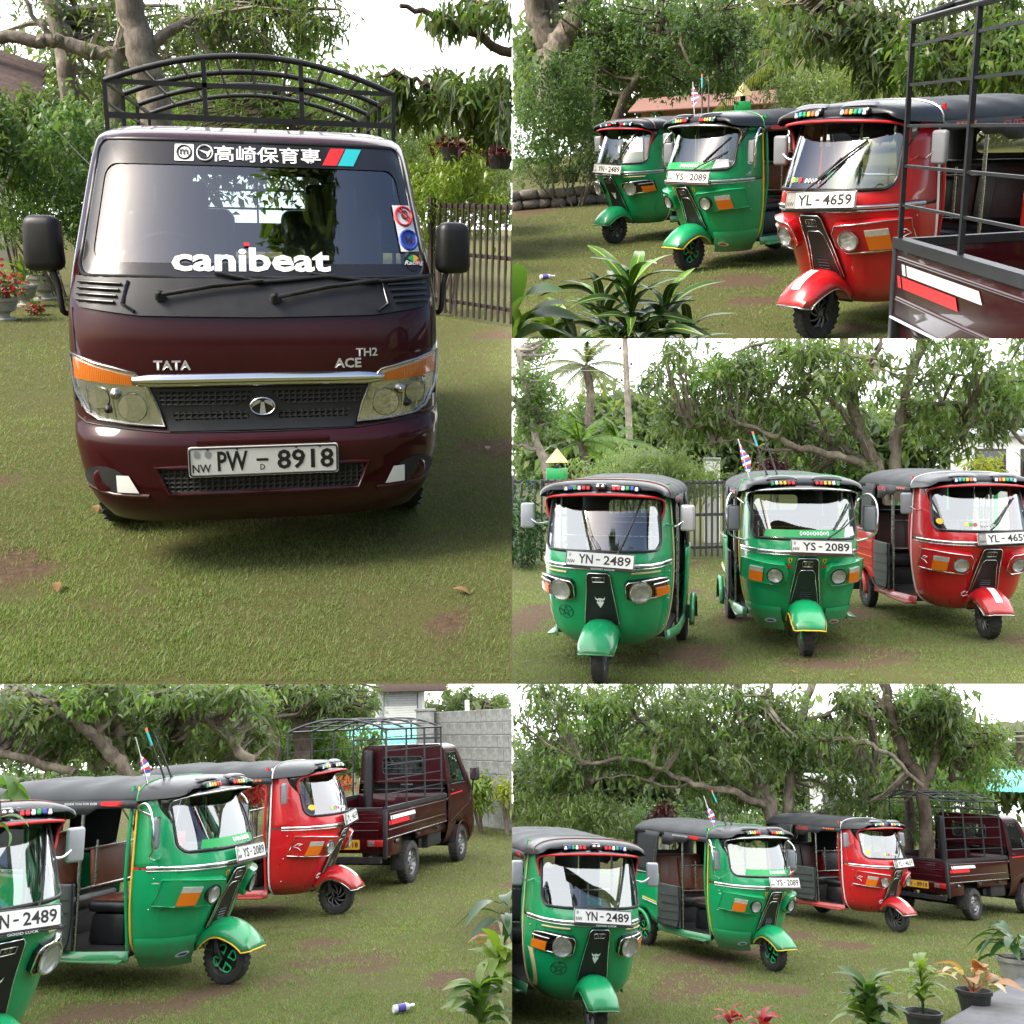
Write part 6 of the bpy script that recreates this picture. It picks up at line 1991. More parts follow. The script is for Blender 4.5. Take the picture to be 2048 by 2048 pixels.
def wire(P_, label, pts, r=.012, mat='black_metal'):
    o = tube('overhead_wire', spline([P_.at(*p) for p in pts], 6), r, mat, None, 5)
    tag(o, label, 'wire'); P_.put(o)

def hanging_basket(P_, label, px, py, d, r=.16, plant='leaf_purple', top=None):
    t_ = lathe('hanging_basket', [(-.16, .0), (-.16, r * .7), (-.02, r), (0, r * 1.05), (0, r * .92), (-.03, r * .88), (-.03, 0)], 'pot_black', None, 18, 'Z')
    tag(t_, label, 'hanging basket')
    for k in range(3):
        a = 2 * math.pi * k / 3
        tube('hanger', [(math.cos(a) * r, math.sin(a) * r, 0), (0, 0, .75)], .004, 'black_metal', t_, 4)
    n = 90
    pos = NRNG.normal(0, r * .6, (n, 3)); pos[:, 2] = np.abs(pos[:, 2]) * .6
    dirs = unit(NRNG.normal(0, 1, (n, 3)) + np.array([0, 0, .2]))
    L = NRNG.uniform(.08, .16, n)
    Pl = P_.at(px, py, d)
    o = leaves_mesh('plant', P_, pos + np.array(Pl), dirs, L, L * .4, plant, t_, .5, False)
    if o is not None:
        o.data.transform(Matrix.Translation(-Pl)); o['kind'] = 'stuff'
    t_.location = Pl
    P_.put(t_)

def masonry(P_, name, label, p0, p1, h, rows, bl, mat, gapmat, jit=.0, thick=.2, cat='wall'):
    """wall of separate blocks over a recessed mortar core"""
    t_ = empty(name, label, cat)
    p0 = Vector(p0); p1 = Vector(p1); d_ = p1 - p0; L = d_.length; u = d_ / L; ang = math.atan2(u.y, u.x)
    box('mortar_core', (L, thick - .02, h - .01), p0 + d_ / 2 + Vector((0, 0, h / 2 - .01)), gapmat, t_, rot=(0, 0, ang), bev=0)
    rh = h / rows
    me = None
    for r_ in range(rows):
        x = -(r_ % 2) * bl * .5
        while x < L:
            w = min(bl, L - x) if x >= 0 else bl + x
            xx = max(0, x)
            if w > .06:
                if me is None:
                    bm = bmesh.new(); bm_box(bm, (1, 1, 1), bev=.03, seg=1)
                    o = from_bm('block', bm, mat, t_); me = o.data
                else:
                    o = bpy.data.objects.new('block', me); COL.objects.link(o); o.parent = t_
                c = p0 + u * (xx + w / 2) + Vector((0, 0, rh * (r_ + .5))) + Vector((-u.y, u.x, 0)) * RNG.uniform(-.004, .004)
                o.matrix_basis = Matrix.Translation(c) @ Matrix.Rotation(ang, 4, 'Z') @ Matrix.Diagonal((w - .012, thick + RNG.uniform(0, .008), rh - .012, 1))
            x += bl
    P_.put(t_)
    return t_

def rubble_wall(P_, name, label, p0, p1, h, n_rows, mat='stone'):
    t_ = empty(name, label, 'wall')
    p0 = Vector(p0); p1 = Vector(p1); d_ = p1 - p0; L = d_.length; u = d_ / L; ang = math.atan2(u.y, u.x)
    back = Vector((-u.y, u.x, 0)) * .25
    box('earth_core', (L, .5, h - .04), p0 + d_ / 2 + back + Vector((0, 0, h / 2 - .02)), 'soil', t_, rot=(0, 0, ang), bev=.02)
    protos = []
    for k in range(6):
        bm = bmesh.new(); bmesh.ops.create_icosphere(bm, subdivisions=2, radius=.5)
        for v in bm.verts:
            v.co.x = math.copysign(abs(v.co.x * 2) ** .55 / 2, v.co.x); v.co.z = math.copysign(abs(v.co.z * 2) ** .55 / 2, v.co.z)
            v.co *= 1 + RNG.uniform(-.10, .10)
        o = from_bm('stone', bm, mat, t_, angle=60); protos.append(o)
    rh = h / n_rows
    first = list(protos)
    for r_ in range(n_rows):
        x = RNG.uniform(-.1, 0)
        while x < L:
            w = RNG.uniform(.22, .48)
            if first: o = first.pop(0)
            else:
                o = bpy.data.objects.new('stone', RNG.choice(protos).data); COL.objects.link(o); o.parent = t_
            o.matrix_basis = Matrix.Translation(p0 + u * (x + w / 2) + Vector((0, 0, rh * (r_ + .5) + RNG.uniform(-.02, .02)))) @ Matrix.Rotation(ang + RNG.uniform(-.08, .08), 4, 'Z') @ Matrix.Rotation(RNG.uniform(-.15, .15), 4, 'Y') @ Matrix.Diagonal((w * 1.03, .22, rh * RNG.uniform(.95, 1.15), 1))
            x += w
    P_.put(t_)
    return t_

def put_at(P_, o, g, rz=0):
    o.matrix_basis = Matrix.Translation(Vector(g)) @ Matrix.Rotation(rz, 4, 'Z')
    P_.put(o)
    return o

def litter(P_, spots):
    me = blade_mesh('litter', .075, .035, .3, 'leaf_litter', seg=3)
    for px, py, lab in spots:
        o = bpy.data.objects.new('fallen_leaf', me); COL.objects.link(o)
        tag(o, 'fallen leaf on the lawn ' + lab, 'leaf', 'fallen leaves')
        put_at(P_, o, P_.g(px, py) + Vector((0, 0, .022)), RNG.uniform(0, 6))

# ---- upper left place
ga, gb = A.g(868, 632), A.g(1075, 668)
bar_gate(A, 'dark brown barred gate at the right of the lorry', ga, gb, 1.45, 17)
def urn(label, r, h):
    t_ = lathe('garden_urn', [(0, 0), (0, r * .8), (h * .08, r * .8), (h * .14, r * .45), (h * .3, r * .4), (h * .45, r * .8), (h * .85, r), (h * .88, r * 1.12), (h, r * 1.14), (h, r * .98), (h * .9, r * .92), (h * .9, 0)], 'pot_cement', None, 22, 'Z')
    tag(t_, label, 'plant pot'); return t_
def bouquet(P_, name, label, cat, g, z, r, n, mat, ln=(.08, .14), wd=.45, flowers=None, nf=0, up=.5):
    t_ = empty(name, label, cat)
    base = Vector(g) + Vector((0, 0, z))
    def cloud(nm, k, m_, rr, l0, l1, w_):
        pos = NRNG.normal(0, rr * .55, (k, 3)); pos[:, 2] = np.abs(pos[:, 2]) + .04
        dirs = unit(NRNG.normal(0, 1, (k, 3)) + np.array([0, 0, up]))
        L = NRNG.uniform(l0, l1, k)
        o = leaves_mesh(nm, P_, pos + np.array(base), dirs, L, L * w_, m_, t_, .4, True)
        if o is not None: o['kind'] = 'stuff'
    cloud('foliage', n, mat, r, ln[0], ln[1], wd)
    if flowers: cloud('flowers', nf, flowers, r * 1.05, .04, .07, .9)
    multi('stem', [tube_data([base + Vector((0, 0, -.02)), base + Vector((RNG.uniform(-r, r) * .5, RNG.uniform(-r, r) * .5, r * .8))], [.008, .004], 5) for k in range(5)], 'bark_mid', t_)
    P_.put(t_)
    return t_
gp_ = A.g(8, 640); put_at(A, urn('low cement pot under the red flowers at left edge', .17, .26), gp_)
bouquet(A, 'begonia', 'red leaved flowering plant at the left edge of the large picture', 'plant', gp_, .26, .24, 110, 'leaf_shrub', flowers='leaf_red', nf=170)
gp_ = A.g(52, 612); put_at(A, urn('second cement pot with spiky plant, left of lorry', .15, .28), gp_)
k1 = blade_mesh('spike', .34, .05, .5, 'leaf_lime')
leafy_plant(A, 'spiky lime plant in cement pot left of the lorry', gp_ + Vector((0, 0, .26)), [k1], 22, pitch=(.3, 1.4), name='spiky_plant')
gp_ = A.g(92, 600); put_at(A, urn('third cement pot nearest the lorry mirror', .20, .34), gp_)
bouquet(A, 'potted_shrub', 'small dark potted shrub just left of the lorry', 'plant', gp_, .33, .14, 60, 'leaf_dark')
bouquet(A, 'begonia_tuft', 'small red flower tuft low on the lawn by the lorry', 'plant', A.g(70, 630), 0, .10, 26, 'leaf_shrub', flowers='leaf_red', nf=40)
hanging_basket(A, 'dark hanging basket over the gate shrub, left of two', 905, 296, 13.2)
hanging_basket(A, 'dark hanging basket at the right edge of the large picture', 1000, 312, 12.8)
# eave of the neighbour's tiled roof
ev = empty('house_eave', 'dark tiled roof eave poking in at the left edge', 'roof')
c_ = A.at(-60, 195, 17)
for k in range(7):
    box('tile_row', (1.5, .30, .05), c_ + Vector((.22 - k * .02, .22 * k, .0 + .13 * k)), 'roof_old', ev, rot=(.5, .28, 0), bev=.012)
box('fascia', (1.55, .05, .16), c_ + Vector((.2, -.15, -.10)), 'roof_old', ev, rot=(0, .28, 0), bev=.01)
box('wall', (1.0, .2, 2.2), c_ + Vector((-.2, .6, -1.3)), 'wall_white', ev, bev=.01)
A.put(ev)
wire(A, 'thin guy wire slanting down left of the lorry', [(60, 200, 15), (150, 300, 14.5), (215, 360, 14)], .004, 'mirror_back')
litter(A, [(115, 1175, 'near the lower left corner of the large picture'), (975, 900, 'right of the lorry bumper, large picture'), (905, 1188, 'near the lower right corner of the large picture'), (190, 1020, 'just left below the lorry bumper')])

# ---- upper right place
w0, w1 = B.g(1000, 424), B.g(1232, 404)
rubble_wall(B, 'stone_wall', 'low mossy rubble stone wall left of the three-wheelers', w0, w1, .40, 2)
k_pot = lambda lab: pot('plant_pot', lab, 'pot_black', .20, .26)
for i, (px, py, lab) in enumerate(((1100, 405, 'dark basin pot on the stone wall, left of three'), (1140, 403, 'dark basin pot on the stone wall, middle of three'), (1184, 400, 'dark basin pot on the stone wall, nearest the three-wheeler'))):
    g = B.g(px, py - 2) + Vector((0, .28, .39))
    put_at(B, k_pot(lab), g)
    bouquet(B, 'potted_plant', ['small pot plant with brown leaf, on left basin', 'red and yellow flowering plant in middle basin', 'spreading plant in the basin nearest the three-wheeler'][i], 'plant', g, .22, .16, 60, ['leaf_litter', 'leaf_bright', 'leaf_shrub'][i], flowers=[None, 'leaf_red', 'leaf_red'][i], nf=[0, 16, 10][i])
kb = blade_mesh('broad', .62, .20, .75, 'leaf_lime', wave=.04, fold=.15)
leafy_plant(B, 'plant with very large lime leaves at left of upper right picture', B.g(1078, 408) + Vector((0, .3, .35)), [kb], 15, pitch=(-.1, 1.1), h0=(.45, .95), stem=.95, name='large_leaf_plant')
# the croton in front
kc = [blade_mesh('croton%d' % i, .42, .075, c, 'leaf_croton', wave=.12, seg=8, fold=.3, twist=t) for i, (c, t) in enumerate(((.35, .0), (.8, .6), (.55, -.5)))]
cr = B.at(1268, 640, 5.9); cr.z = max(.0, cr.z - .62)
def croton(P_, label, base, stems):
    t_ = empty('croton_plant', label, 'plant')
    parts = []
    for (dx, dy, hh, n, sc) in stems:
        b0 = Vector((dx * .25, dy * .25, 0)); tip = Vector((dx, dy, hh))
        parts.append(tube_data([b0, b0.lerp(tip, .5) + Vector((0, 0, .05)), tip], [.012, .010, .006], 6))
        for i in range(n):
            q = .35 + .65 * i / n
            a = i * 2.4 + RNG.uniform(-.3, .3)
            leaf_obj(t_, kc[i % 3], b0.lerp(tip, q), a, RNG.uniform(-.15, .35) + q * .75, sc * RNG.uniform(.75, 1.05), RNG.uniform(-.6, .6))
    multi('stem', parts, 'bark_mid', t_)
    t_.location = base; P_.put(t_)
    return t_
croton(B, 'large croton with yellow-veined twisted leaves in front of the three-wheelers', cr, [(-.02, .0, .76, 34, 1.0), (-.22, .05, .64, 26, .95), (.20, .0, .62, 26, .95), (.05, -.1, .48, 22, .9), (-.10, -.12, .42, 18, .9), (.32, .1, .40, 16, .9), (-.38, .0, .40, 16, .95)])
kd = blade_mesh('arum', .42, .17, .5, 'leaf_bright', fold=.2)
leafy_plant(B, 'broad green leaves at lower left corner of upper right picture', B.at(1030, 690, 5.6), [kd], 10, pitch=(.1, 1.1), h0=(.02, .2), name='broad_leaf_plant')
ke = blade_mesh('lime_frill', .22, .09, .5, 'leaf_lime', wave=.2)
leafy_plant(B, 'frilly lime plant below the croton, bottom edge', B.at(1105, 700, 5.8), [ke], 18, pitch=(.2, 1.2), name='frilly_plant')
# house behind
hs = empty('bungalow', 'pink bungalow with red tiled roof behind the three-wheelers', 'house')
c0 = B.at(1400, 205, 34); c0.z = 0
box('wall', (3.6, 2.5, 2.0), c0 + Vector((.6, 1.5, 1.0)), 'wall_pink', hs, bev=.01)
box('pillar', (.25, .25, 2.0), c0 + Vector((-1.7, -.1, 1.0)), 'wall_pink', hs, bev=.01)
for k in range(8):
    box('tile_row', (4.6, .42, .06), c0 + Vector((.1, -.5 + .36 * k, 1.98 + .05 * k)), 'roof_tile', hs, rot=(.19, 0, 0), bev=.015)
wn_ = box('window', (.8, .06, .7), c0 + Vector((.3, .24, 1.3)), 'dark_glossy', hs, bev=.01)
box('window_frame', (.92, .04, .82), c0 + Vector((.3, .25, 1.3)), 'gate_brown', wn_, bev=.01)
B.put(hs)
def finial(P_, label, px, py, d, s=1.0, mat='cream_paint', body='green_print', name='gate_pillar'):
    t_ = empty(name, label, 'pillar')
    p = P_.at(px, py, d); top = p.z
    p.z = 0
    lathe('cap', [(0, .0), (0, .30 * s), (.36 * s, .0001)], mat, t_, 4, 'Z', p + Vector((0, 0, top)))
    box('neck', (.14 * s, .14 * s, .14 * s), p + Vector((0, 0, top - .07 * s)), 'pot_black', t_, bev=.01)
    b_ = box('lantern', (.46 * s, .46 * s, .28 * s), p + Vector((0, 0, top - .28 * s)), body, t_, bev=.02)
    box('shaft', (.42 * s, .42 * s, max(.2, top - .42 * s)), p + Vector((0, 0, (top - .42 * s) / 2)), 'wall_white', t_, bev=.02)
    P_.put(t_)
finial(B, 'pillar with cream pyramid cap behind the middle three-wheeler', 1486, 192, 27, .9)
hanging_basket(B, 'hanging basket seen behind the cage rails, left of two', 1890, 158, 19, .2)
hanging_basket(B, 'hanging basket with purple plant behind the cage rails, right of two', 1935, 170, 18.5, .22)
def bottle(P_, label, px, py, rz, body='bottle_white', capm='bottle_blue'):
    t_ = empty('plastic_bottle', label, 'bottle')
    lathe('body', [(-.11, 0), (-.11, .034), (-.10, .038), (.04, .038), (.065, .026), (.08, .016), (.10, .016)], body, t_, 18, 'X')
    lathe('label_band', [(-.07, .0385), (.02, .0385)], capm, t_, 18, 'X', cap=False)
    lathe('cap', [(.10, .018), (.13, .017), (.132, 0)], 'white_print', t_, 14, 'X')
    t_.scale = (1, 1, 1)
    for c_ in subtree(t_): c_.data.transform(Matrix.Scale(.72, 4))
    put_at(P_, t_, P_.g(px, py) + Vector((0, 0, .038)), rz)
bottle(B, 'white and violet bottle lying on the lawn, upper right picture', 1094, 560, .4)

# ---- middle right place
bar_gate(C, 'black barred gate behind the middle of the row, middle right picture', C.g(1330, 1122), C.g(1470, 1118), 1.36, 12, 'black_metal')
bar_gate(C, 'black barred gate leaf behind the leftmost three-wheeler', C.g(1030, 1128), C.g(1318, 1123), 1.40, 22, 'black_metal')
finial(C, 'small green pillar with yellow pyramid top behind the left roof', 1114, 925, 20, .82, 'cream_paint', 'green_print', 'shrine_pillar')
pil = empty('white_pillar', 'square white pillar behind the gate', 'pillar')
q = C.at(1424, 920, 20.5)
box('shaft', (.30, .30, q.z), (q.x, q.y, q.z / 2), 'wall_white', pil, bev=.01); box('cap', (.34, .34, .05), (q.x, q.y, q.z + .02), 'concrete', pil, bev=.01)
C.put(pil)
pl_ = empty('utility_pole', 'weathered utility pole rising behind the mound of shrubs', 'pole')
b0 = C.at(1265, 930, 31); b0.z = 0; tp = C.at(1249, 660, 31)
tube('shaft', [b0, tp], [.12, .085], 'bark_pale', pl_, 10)
for k in range(4):
    p = b0.lerp(tp, .62 + .09 * k)
    lathe('insulator', [(0, .02), (.02, .045), (.07, .04), (.09, .02)], 'pot_black', pl_, 10, 'Z', p + Vector((-.16 if k % 2 else .16, 0, 0)))
C.put(pl_)
for k in range(4):
    wire(C, ['topmost thin wire running left from the pole', 'second thin wire running left from the pole', 'third thin wire running left from the pole', 'lowest thin wire running left from the pole'][k], [(1252, 690 + 17 * k, 31), (1140, 698 + 14 * k, 30), (1010, 692 + 11 * k, 29)], .007, 'shutter_grey')
fp = empty('mesh_fence', 'chain-link fence with green posts between middle and red three-wheelers', 'fence')
f0, f1 = C.g(1690, 1096), C.g(2090, 1092)
for k in range(5):
    p = f0.lerp(f1, k / 4); tube('fence_post', [p, p + Vector((0, 0, 1.25))], .045, 'green_print', fp, 8)
tube('top_wire', [f0 + Vector((0, 0, 1.2)), f1 + Vector((0, 0, 1.2))], .006, 'chrome_dull', fp, 5)
parts = []
L_ = (f1 - f0).length
for k in range(int(L_ / .12)):
    for s_ in (-1, 1):
        a = f0.lerp(f1, min(1, max(0, k * .12 / L_))); b = f0.lerp(f1, min(1, max(0, (k * .12 + s_ * 1.1) / L_)))
        parts.append(tube_data([a + Vector((0, 0, .05)), b + Vector((0, 0, 1.15))], .0035, 3))
tag(multi('chain_link', parts, 'chrome_dull', fp), kind='stuff')
C.put(fp)
def shed(P_, label, px0, px1, pyt, d, depth=3, mat='wall_white', roof='shutter_grey', name='house', cat='house', win=0):
    t_ = empty(name, label, cat)
    a = P_.at(px0, pyt, d); b = P_.at(px1, pyt, d)
    w = abs(b.x - a.x); cx = (a.x + b.x) / 2; h = a.z
    box('wall', (w, depth, h), (cx, d + depth / 2, h / 2), mat, t_, bev=.01)
    box('roof', (w + .5, depth + .7, .12), (cx, d + depth / 2, h + .06), roof, t_, rot=(.05, 0, 0), bev=.02)
    for k in range(win):
        x = cx - w / 2 + w * (k + .5) / win
        wf = box('window_frame', (.9, .06, .9), (x, d - .01, h * .6), 'gate_brown', t_, bev=.01)
        box('pane', (.76, .03, .76), (x, d - .04, h * .6), 'dark_glossy', wf, bev=.004)
    P_.put(t_)
shed(C, 'white house glimpsed behind the mango tree at right', 1935, 2120, 868, 34, win=2)
litter(C, [(1700, 1355, 'at the bottom edge below the red three-wheeler, middle right picture'), (1580, 1345, 'in front of the middle wheel, middle right picture')])

# ---- lower left place
masonry(D, 'block_wall', 'grey concrete block wall behind the lorry at right', D.g(868, 1636), D.g(1075, 1668), 2.28, 9, .46, 'concrete', 'mortar')
t_ = empty('wall_pier', 'plastered pier at the left end of the block wall', 'wall')
q = D.g(862, 1640); box('pier', (.36, .30, 2.3), q + Vector((-.1, .02, 1.15)), 'concrete', t_, bev=.015); box('pier_cap', (.42, .36, .06), q + Vector((-.1, .02, 2.33)), 'mortar', t_, bev=.01)
D.put(t_)
bd = empty('white_building', 'white building with grey roller shutter behind the cage', 'building')
d_ = 34
a_ = D.at(738, 1367, d_); b_ = D.at(905, 1367, d_)
hh = D.at(800, 1300, d_).z
box('wall', (a_.x * 0 + D.at(850, 1367, d_).x - a_.x, 3, hh), ((a_.x + D.at(850, 1367, d_).x) / 2, d_ + 1.6, hh / 2), 'wall_white', bd, bev=.01)
p0_, p1_ = D.at(768, 1462, d_), D.at(834, 1382, d_)
for k in range(16):
    z = p0_.z + (p1_.z - p0_.z) * (k + .5) / 16
    box('shutter_slat', (p1_.x - p0_.x, .05, (p1_.z - p0_.z) / 16 * .92), ((p0_.x + p1_.x) / 2, d_ - .0, z), 'shutter_grey' if k > 9 else 'wall_white', bd, bev=.012, seg=1)
box('shutter_guide', (.12, .14, 2.6), (p0_.x - .08, d_, (p0_.z + p1_.z) / 2), 'shutter_grey', bd, bev=.01)
box('shutter_guide', (.12, .14, 2.6), (p1_.x + .08, d_, (p0_.z + p1_.z) / 2), 'shutter_grey', bd, bev=.01)
box('canopy', (p1_.x - p0_.x + 1.1, .9, .30), ((p0_.x + p1_.x) / 2 + .3, d_ - .4, p1_.z + .12), 'roof_old', bd, bev=.03)
D.put(bd)
def awning(P_, label, px0, px1, pyt, pyb, d, mat='teal_sheet'):
    t_ = empty('sheet_roof', label, 'roof')
    a = P_.at(px0, pyb, d); b = P_.at(px1, pyb, d); tt = P_.at(px1, pyt, d + 1.6)
    n = 14
    for k in range(n):
        x = a.x + (b.x - a.x) * (k + .5) / n
        w = (b.x - a.x) / n
        V_, F_ = loft([[Vector((x - w / 2 + w * j / 4, d + 1.6 * i / 3, a.z + (tt.z - a.z) * i / 3 + .02 * math.sin(math.pi * j / 4))) for j in range(5)] for i in range(4)])
        thicken(mesh('sheet', V_, F_, mat, t_), .01)
    for x in (a.x + .1, b.x - .1):
        tube('post', [(x, d + .1, 0), (x, d + .1, a.z)], .04, 'shutter_grey', t_, 6)
    P_.put(t_)
awning(D, 'teal sheet roof behind the lorry cab, lower left picture', 700, 868, 1448, 1492, 27)
po = empty('white_post', 'slim white post above the block wall', 'pole')
q = D.at(934, 1400, 26); tube('shaft', [(q.x, q.y, 0), q], .06, 'wall_white', po, 8); D.put(po)
sp_ = empty('bare_sapling', 'thin bare branch leaning over the block wall', 'branch')
tube('stem', spline([D.at(1023, 1520, 20.5), D.at(1000, 1480, 20.6), D.at(970, 1440, 20.8), D.at(945, 1405, 21)], 4), [.03] * 9 + [.02] * 4, 'bark_mid', sp_, 6)
tube('twig', [D.at(968, 1437, 20.8), D.at(968, 1415, 20.8), D.at(975, 1398, 20.8)], .012, 'bark_mid', sp_, 5)
D.put(sp_)
bottle(D, 'white and violet bottle on the grass at the bottom of lower left picture', 806, 2026, .35)
lg_ = empty('rotten_log', 'mossy broken stump at the foot of the block wall', 'log')
q = D.g(968, 1645)
tube('stump', spline([q + Vector((-.25, 0, .1)), q + Vector((0, 0, .2)), q + Vector((.3, .1, .28))], 4), [.16, .18, .19, .2, .19, .17, .16, .14, .10], 'bark_mid', lg_, 10); D.put(lg_)
kl = blade_mesh('limeleaf', .26, .085, .6, 'leaf_lime', wave=.06)
kdk = blade_mesh('darkleaf', .34, .10, .7, 'leaf_dark')
kco = blade_mesh('copperleaf', .22, .12, .4, 'leaf_copper')
kcr = blade_mesh('creamleaf', .24, .09, .4, 'leaf_cream')
kg = blade_mesh('greenleaf', .24, .08, .5, 'leaf_bright')
leafy_plant(D, 'lime leaved plant in the lower right corner of lower left picture', D.at(960, 2060, 7.4), [kl, kg], 34, pitch=(.1, 1.3), h0=(0, .28), stem=.28, name='lime_plant')
leafy_plant(D, 'second lime plant just above the corner one', D.at(1000, 1985, 7.6), [kl], 24, pitch=(.1, 1.3), h0=(0, .26), stem=.25, name='lime_plant')
leafy_plant(D, 'copper and cream leaved plant at the right edge of lower left picture', D.at(1005, 1905, 7.9), [kco, kcr], 10, pitch=(-.1, .7), h0=(0, .08), stalk=.08, name='copper_plant')
leafy_plant(D, 'dark large-leaved plant at the right edge of lower left picture', D.at(1018, 1850, 8.1), [kdk], 14, pitch=(-.1, 1.1), h0=(0, .15), stalk=.08, name='dark_leaf_plant')
kn_ = blade_mesh('nearleaf', .13, .07, .5, 'leaf_bright')
nb = empty('overhanging_branch', 'light green leaves hanging in at the left edge of lower left picture', 'branch')
b0 = D.at(-40, 1545, 5.2)
tube('twig', spline([b0, D.at(-5, 1590, 5.2), D.at(0, 1640, 5.2)], 4), .006, 'bark_mid', nb, 5)
for (px, py, a, p) in ((8, 1550, -.5, -.9), (4, 1575, .2, -.2), (0, 1595, -.1, .1), (2, 1635, .1, -.1), (-4, 1648, -.5, -.6), (-8, 1560, .5, -.4)):
    leaf_obj(nb, kn_, D.at(px, py, 5.2), a, p, 1.0, RNG.uniform(-.8, .8))
D.put(nb)
litter(D, [(790, 1862, 'upper of two beside the green mudguard, lower left'), (748, 1905, 'lower of two beside the green mudguard, lower left'), (120, 2020, 'on bare soil at bottom left of the lower left picture')])

# ---- lower right place
def potted(P_, pmat, r, h, px, py, plabel):
    g = P_.g(px, py)
    put_at(P_, pot('plant_pot', plabel, pmat, r, h), g)
    return g + Vector((0, 0, h * .88))
g = potted(E, 'pot_black', .175, .27, 1952, 2036, 'black pot with copper leaved plant, beside the ledge')
leafy_plant(E, 'copper and cream leaved plant in black pot', g, [kco, kco, kcr], 15, pitch=(.3, 1.35), h0=(0, .03), stalk=.22, scale=(1.0, 1.45), name='copper_plant', stemmat='leaf_copper')
g = potted(E, 'pot_black', .17, .24, 1850, 2078, 'black pot with yellow green plant at the bottom edge')
leafy_plant(E, 'yellow green plant in black pot at the bottom edge', g, [kl], 34, pitch=(.1, 1.2), h0=(.05, .44), stem=.45, name='lime_plant', scale=(.7, 1.05))
leafy_plant(E, 'bushy green plant left of the pots at the bottom edge', E.at(1742, 2062, 8.4), [kg, kl, kg], 60, pitch=(.0, 1.3), h0=(0, .26), name='bushy_plant', scale=(.7, 1.15))
g = potted(E, 'pot_cement', .25, .32, 2042, 1972, 'ribbed cement pot at the right edge of lower right picture')
leafy_plant(E, 'dark glossy plant in the cement pot at right edge', g, [kdk], 26, pitch=(-.1, 1.2), h0=(0, .22), stalk=.12, name='dark_leaf_plant', scale=(1.0, 1.5))
kr = blade_mesh('redleaf', .16, .07, .5, 'leaf_red')
leafy_plant(E, 'red leaved plant peeping up at the bottom edge, left one', E.at(1462, 2050, 8.0), [kr], 12, pitch=(.1, 1.0), h0=(0, .08), name='red_plant', scale=(.6, .9))
leafy_plant(E, 'red leaved plant peeping up at the bottom edge, right one', E.at(1525, 2062, 8.0), [kr], 12, pitch=(.1, 1.0), h0=(0, .08), name='red_plant', scale=(.6, .9))
le = empty('concrete_ledge', 'grey concrete ledge crossing the bottom right corner', 'ledge')
q0, q1 = E.g(1880, 2078), E.g(2110, 1935)
u_ = (q1 - q0).normalized(); nrm_ = Vector((u_.y, -u_.x, 0))
bm = bmesh.new()
bm_box(bm, ((q1 - q0).length, 1.2, .14), (q0 + q1) / 2 + nrm_ * .62 + Vector((0, 0, .07)), (0, 0, math.atan2(u_.y, u_.x)), .012)
from_bm('slab', bm, 'ledge_concrete', le); E.put(le)
awning(E, 'teal sheet roof above the lorry cab, lower right picture', 1950, 2130, 1545, 1582, 30)
shed(E, 'white house glimpsed through the mango limbs, lower right picture', 1625, 1720, 1560, 36, win=1)
bar_gate(E, 'dark barred fence behind the second roof, lower right picture', E.g(1255, 1735), E.g(1420, 1732), 1.3, 14, 'black_metal', name='bar_fence')
wire(E, 'thin wire crossing behind the forked tree', [(1700, 1478, 26), (1880, 1482, 26), (2060, 1470, 26)], .007, 'shutter_grey')
for k in range(3):
    wire(E, ['upper', 'middle', 'lower'][k] + ' of three wires at the right edge by the palm', [(1960, 1466 + 9 * k, 34), (2070, 1462 + 11 * k, 34)], .007, 'shutter_grey')
litter(E, [(1650, 1952, 'right of the middle green mudguard, lower right picture'), (1652, 2035, 'at the bottom edge left of the potted plants')])

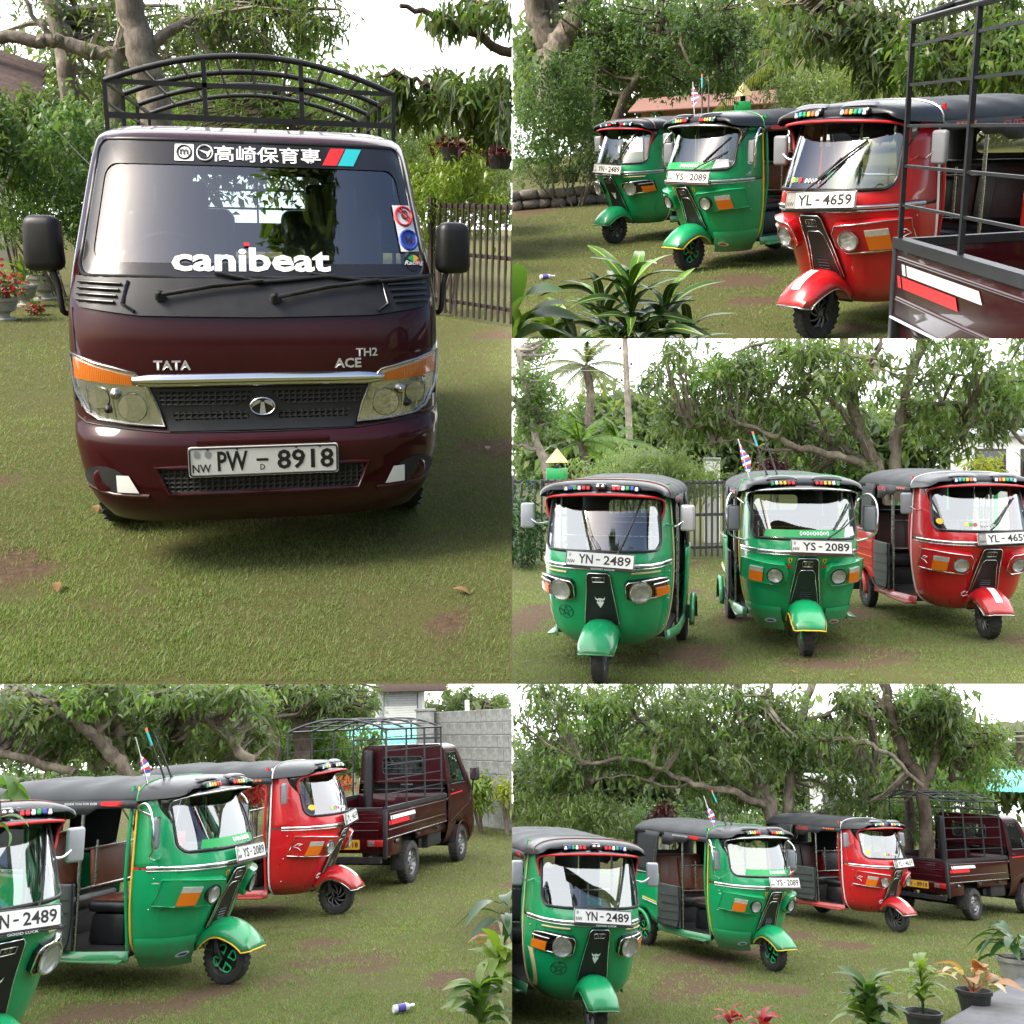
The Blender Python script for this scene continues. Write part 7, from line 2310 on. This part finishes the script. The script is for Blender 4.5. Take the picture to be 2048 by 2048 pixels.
# ------------------------------------------------------------------ grass
def grass(P_, n, top, extra=260, tall=1.0):
    x0, y0, x1, y1 = P_.box
    px = NRNG.uniform(x0 - (extra if SIDE[P_] < 0 else 0), x1 + (extra if SIDE[P_] > 0 else 0), n)
    py = top + (y1 + 25 - top) * NRNG.random(n) ** .8
    rot = np.array(P_.inv)
    d = np.stack([(px - 1024) / F, np.ones(n), -(py - Y0) / F], 1) @ rot.T
    t_ = -P_.h / d[:, 2]
    x, y = d[:, 0] * t_, d[:, 1] * t_
    b = bare(P_, x, y)
    keep = (NRNG.random(n) > b * 1.25) & (y < YW - 2) & (y > 0)
    # thinner and thicker tufts
    keep &= NRNG.random(n) < np.clip(.12 + 1.9 * (fbm(x * 6, y * 6, 77) - .28) + 1.2 * (fbm(x * 1.3, y * 1.3, 7) - .42), .03, 1)
    x, y = x[keep], y[keep]
    n = len(x)
    sc = np.clip(y / 6.5, .7, 2.6) * tall
    hgt = NRNG.uniform(.007, .018, n) * sc ** .6
    wid = NRNG.uniform(.0035, .0070, n) * sc
    tuft = (fbm(x * 6, y * 6, 55) > .60) & (NRNG.random(n) < .30)
    hgt = np.where(tuft, hgt * NRNG.uniform(1.2, 1.9, n), hgt)
    a = NRNG.uniform(0, 2 * math.pi, n)
    lean = NRNG.uniform(.3, 2.2, n)
    p = np.stack([x, y, np.zeros(n) - .006], 1)
    h = np.stack([np.cos(a), np.sin(a), np.zeros(n)], 1)
    s_ = np.stack([-np.sin(a), np.cos(a), np.zeros(n)], 1)
    tip = p + h * (hgt * lean)[:, None]; tip[:, 2] = hgt
    V = np.stack([p - s_ * wid[:, None] * .5, p + s_ * wid[:, None] * .5, tip], 1).reshape(-1, 3)
    M_ = np.array(P_.M); W = V @ M_[:3, :3].T + M_[:3, 3]
    W3 = W.reshape(-1, 3, 3)
    ok = (W3[:, :, 0] * SIDE[P_] > .004).all(1)
    if P_ in UPPER: pass
    # stay above the near edge of the sheet
    vy = Y0 - F * (W3[:, :, 2] - CAM.z) / W3[:, :, 1]
    if P_ in (A, B, C): ok &= (vy < y1 + .5).all(1)
    W = W3[ok].reshape(-1, 3)
    n = len(W) // 3
    me = bpy.data.meshes.new('grass')
    me.vertices.add(n * 3); me.vertices.foreach_set('co', W.ravel())
    me.loops.add(n * 3); me.loops.foreach_set('vertex_index', np.arange(n * 3, dtype=np.int32))
    me.polygons.add(n); me.polygons.foreach_set('loop_start', np.arange(0, n * 3, 3, dtype=np.int32))
    me.update(calc_edges=True)
    me.materials.append(MAT['grass_blade'])
    o = link(bpy.data.objects.new('grass', me))
    tag(o, 'short patchy lawn grass in the ' + NAMES[P_], 'grass', kind='stuff')
GN = 1.4
grass(A, int(230000 * GN), 585)
grass(B, int(120000 * GN), 385)
grass(C, int(130000 * GN), 1095)
grass(D, int(150000 * GN), 1600)
grass(E, int(140000 * GN), 1690)

# ------------------------------------------------------------------ where one lawn ends the next place begins: trim what would reach across
bpy.context.view_layer.update()
def world_bounds(o):
    return [o.matrix_world @ Vector(c) for c in o.bound_box]
def trim(o, co, no):
    """cut a mesh object along a world plane, keep the side the normal points away from"""
    bb = world_bounds(o)
    ds = [(p - co).dot(no) for p in bb]
    if max(ds) <= 0: return
    if min(ds) >= 0:
        o['_gone'] = 1
        return
    if o.data.users > 1: o.data = o.data.copy()
    inv = o.matrix_world.inverted()
    lc = inv @ co; ln_ = (o.matrix_world.to_3x3().transposed() @ no).normalized()
    bm = bmesh.new(); bm.from_mesh(o.data)
    bmesh.ops.bisect_plane(bm, geom=bm.verts[:] + bm.edges[:] + bm.faces[:], plane_co=lc, plane_no=ln_, clear_outer=True, dist=1e-6)
    if len(bm.faces) == 0: o['_gone'] = 1
    bm.to_mesh(o.data); bm.free()
ROOT = {}
kids = {}
for o in COL.objects:
    if o.parent is not None: kids.setdefault(o.parent.name, []).append(o)
for P_ in PLACES:
    todo = list(P_.things)
    while todo:
        o = todo.pop()
        todo += kids.get(o.name, [])
        if o.type != 'MESH': continue
        trim(o, Vector((0, 0, 0)), Vector((-SIDE[P_], 0, 0)))
        if '_gone' in o: continue
        if P_ in (A, B, C):
            # plane through the viewpoint and the foot of this place's lawn
            k = -(P_.box[3] + 1.2 - Y0) / F
            trim(o, CAM, Vector((0, k, -1)).normalized())
for o in [o for o in COL.objects if '_gone' in o and not kids.get(o.name)]:
    bpy.data.objects.remove(o)
kids = {}
for o in COL.objects:
    if o.parent is not None: kids.setdefault(o.parent.name, []).append(o)
for o in [o for o in COL.objects if o.parent is not None and ('_gone' in o or (o.type == 'EMPTY')) and not kids.get(o.name)]:
    bpy.data.objects.remove(o)
for o in COL.objects:
    if '_gone' in o: del o['_gone']
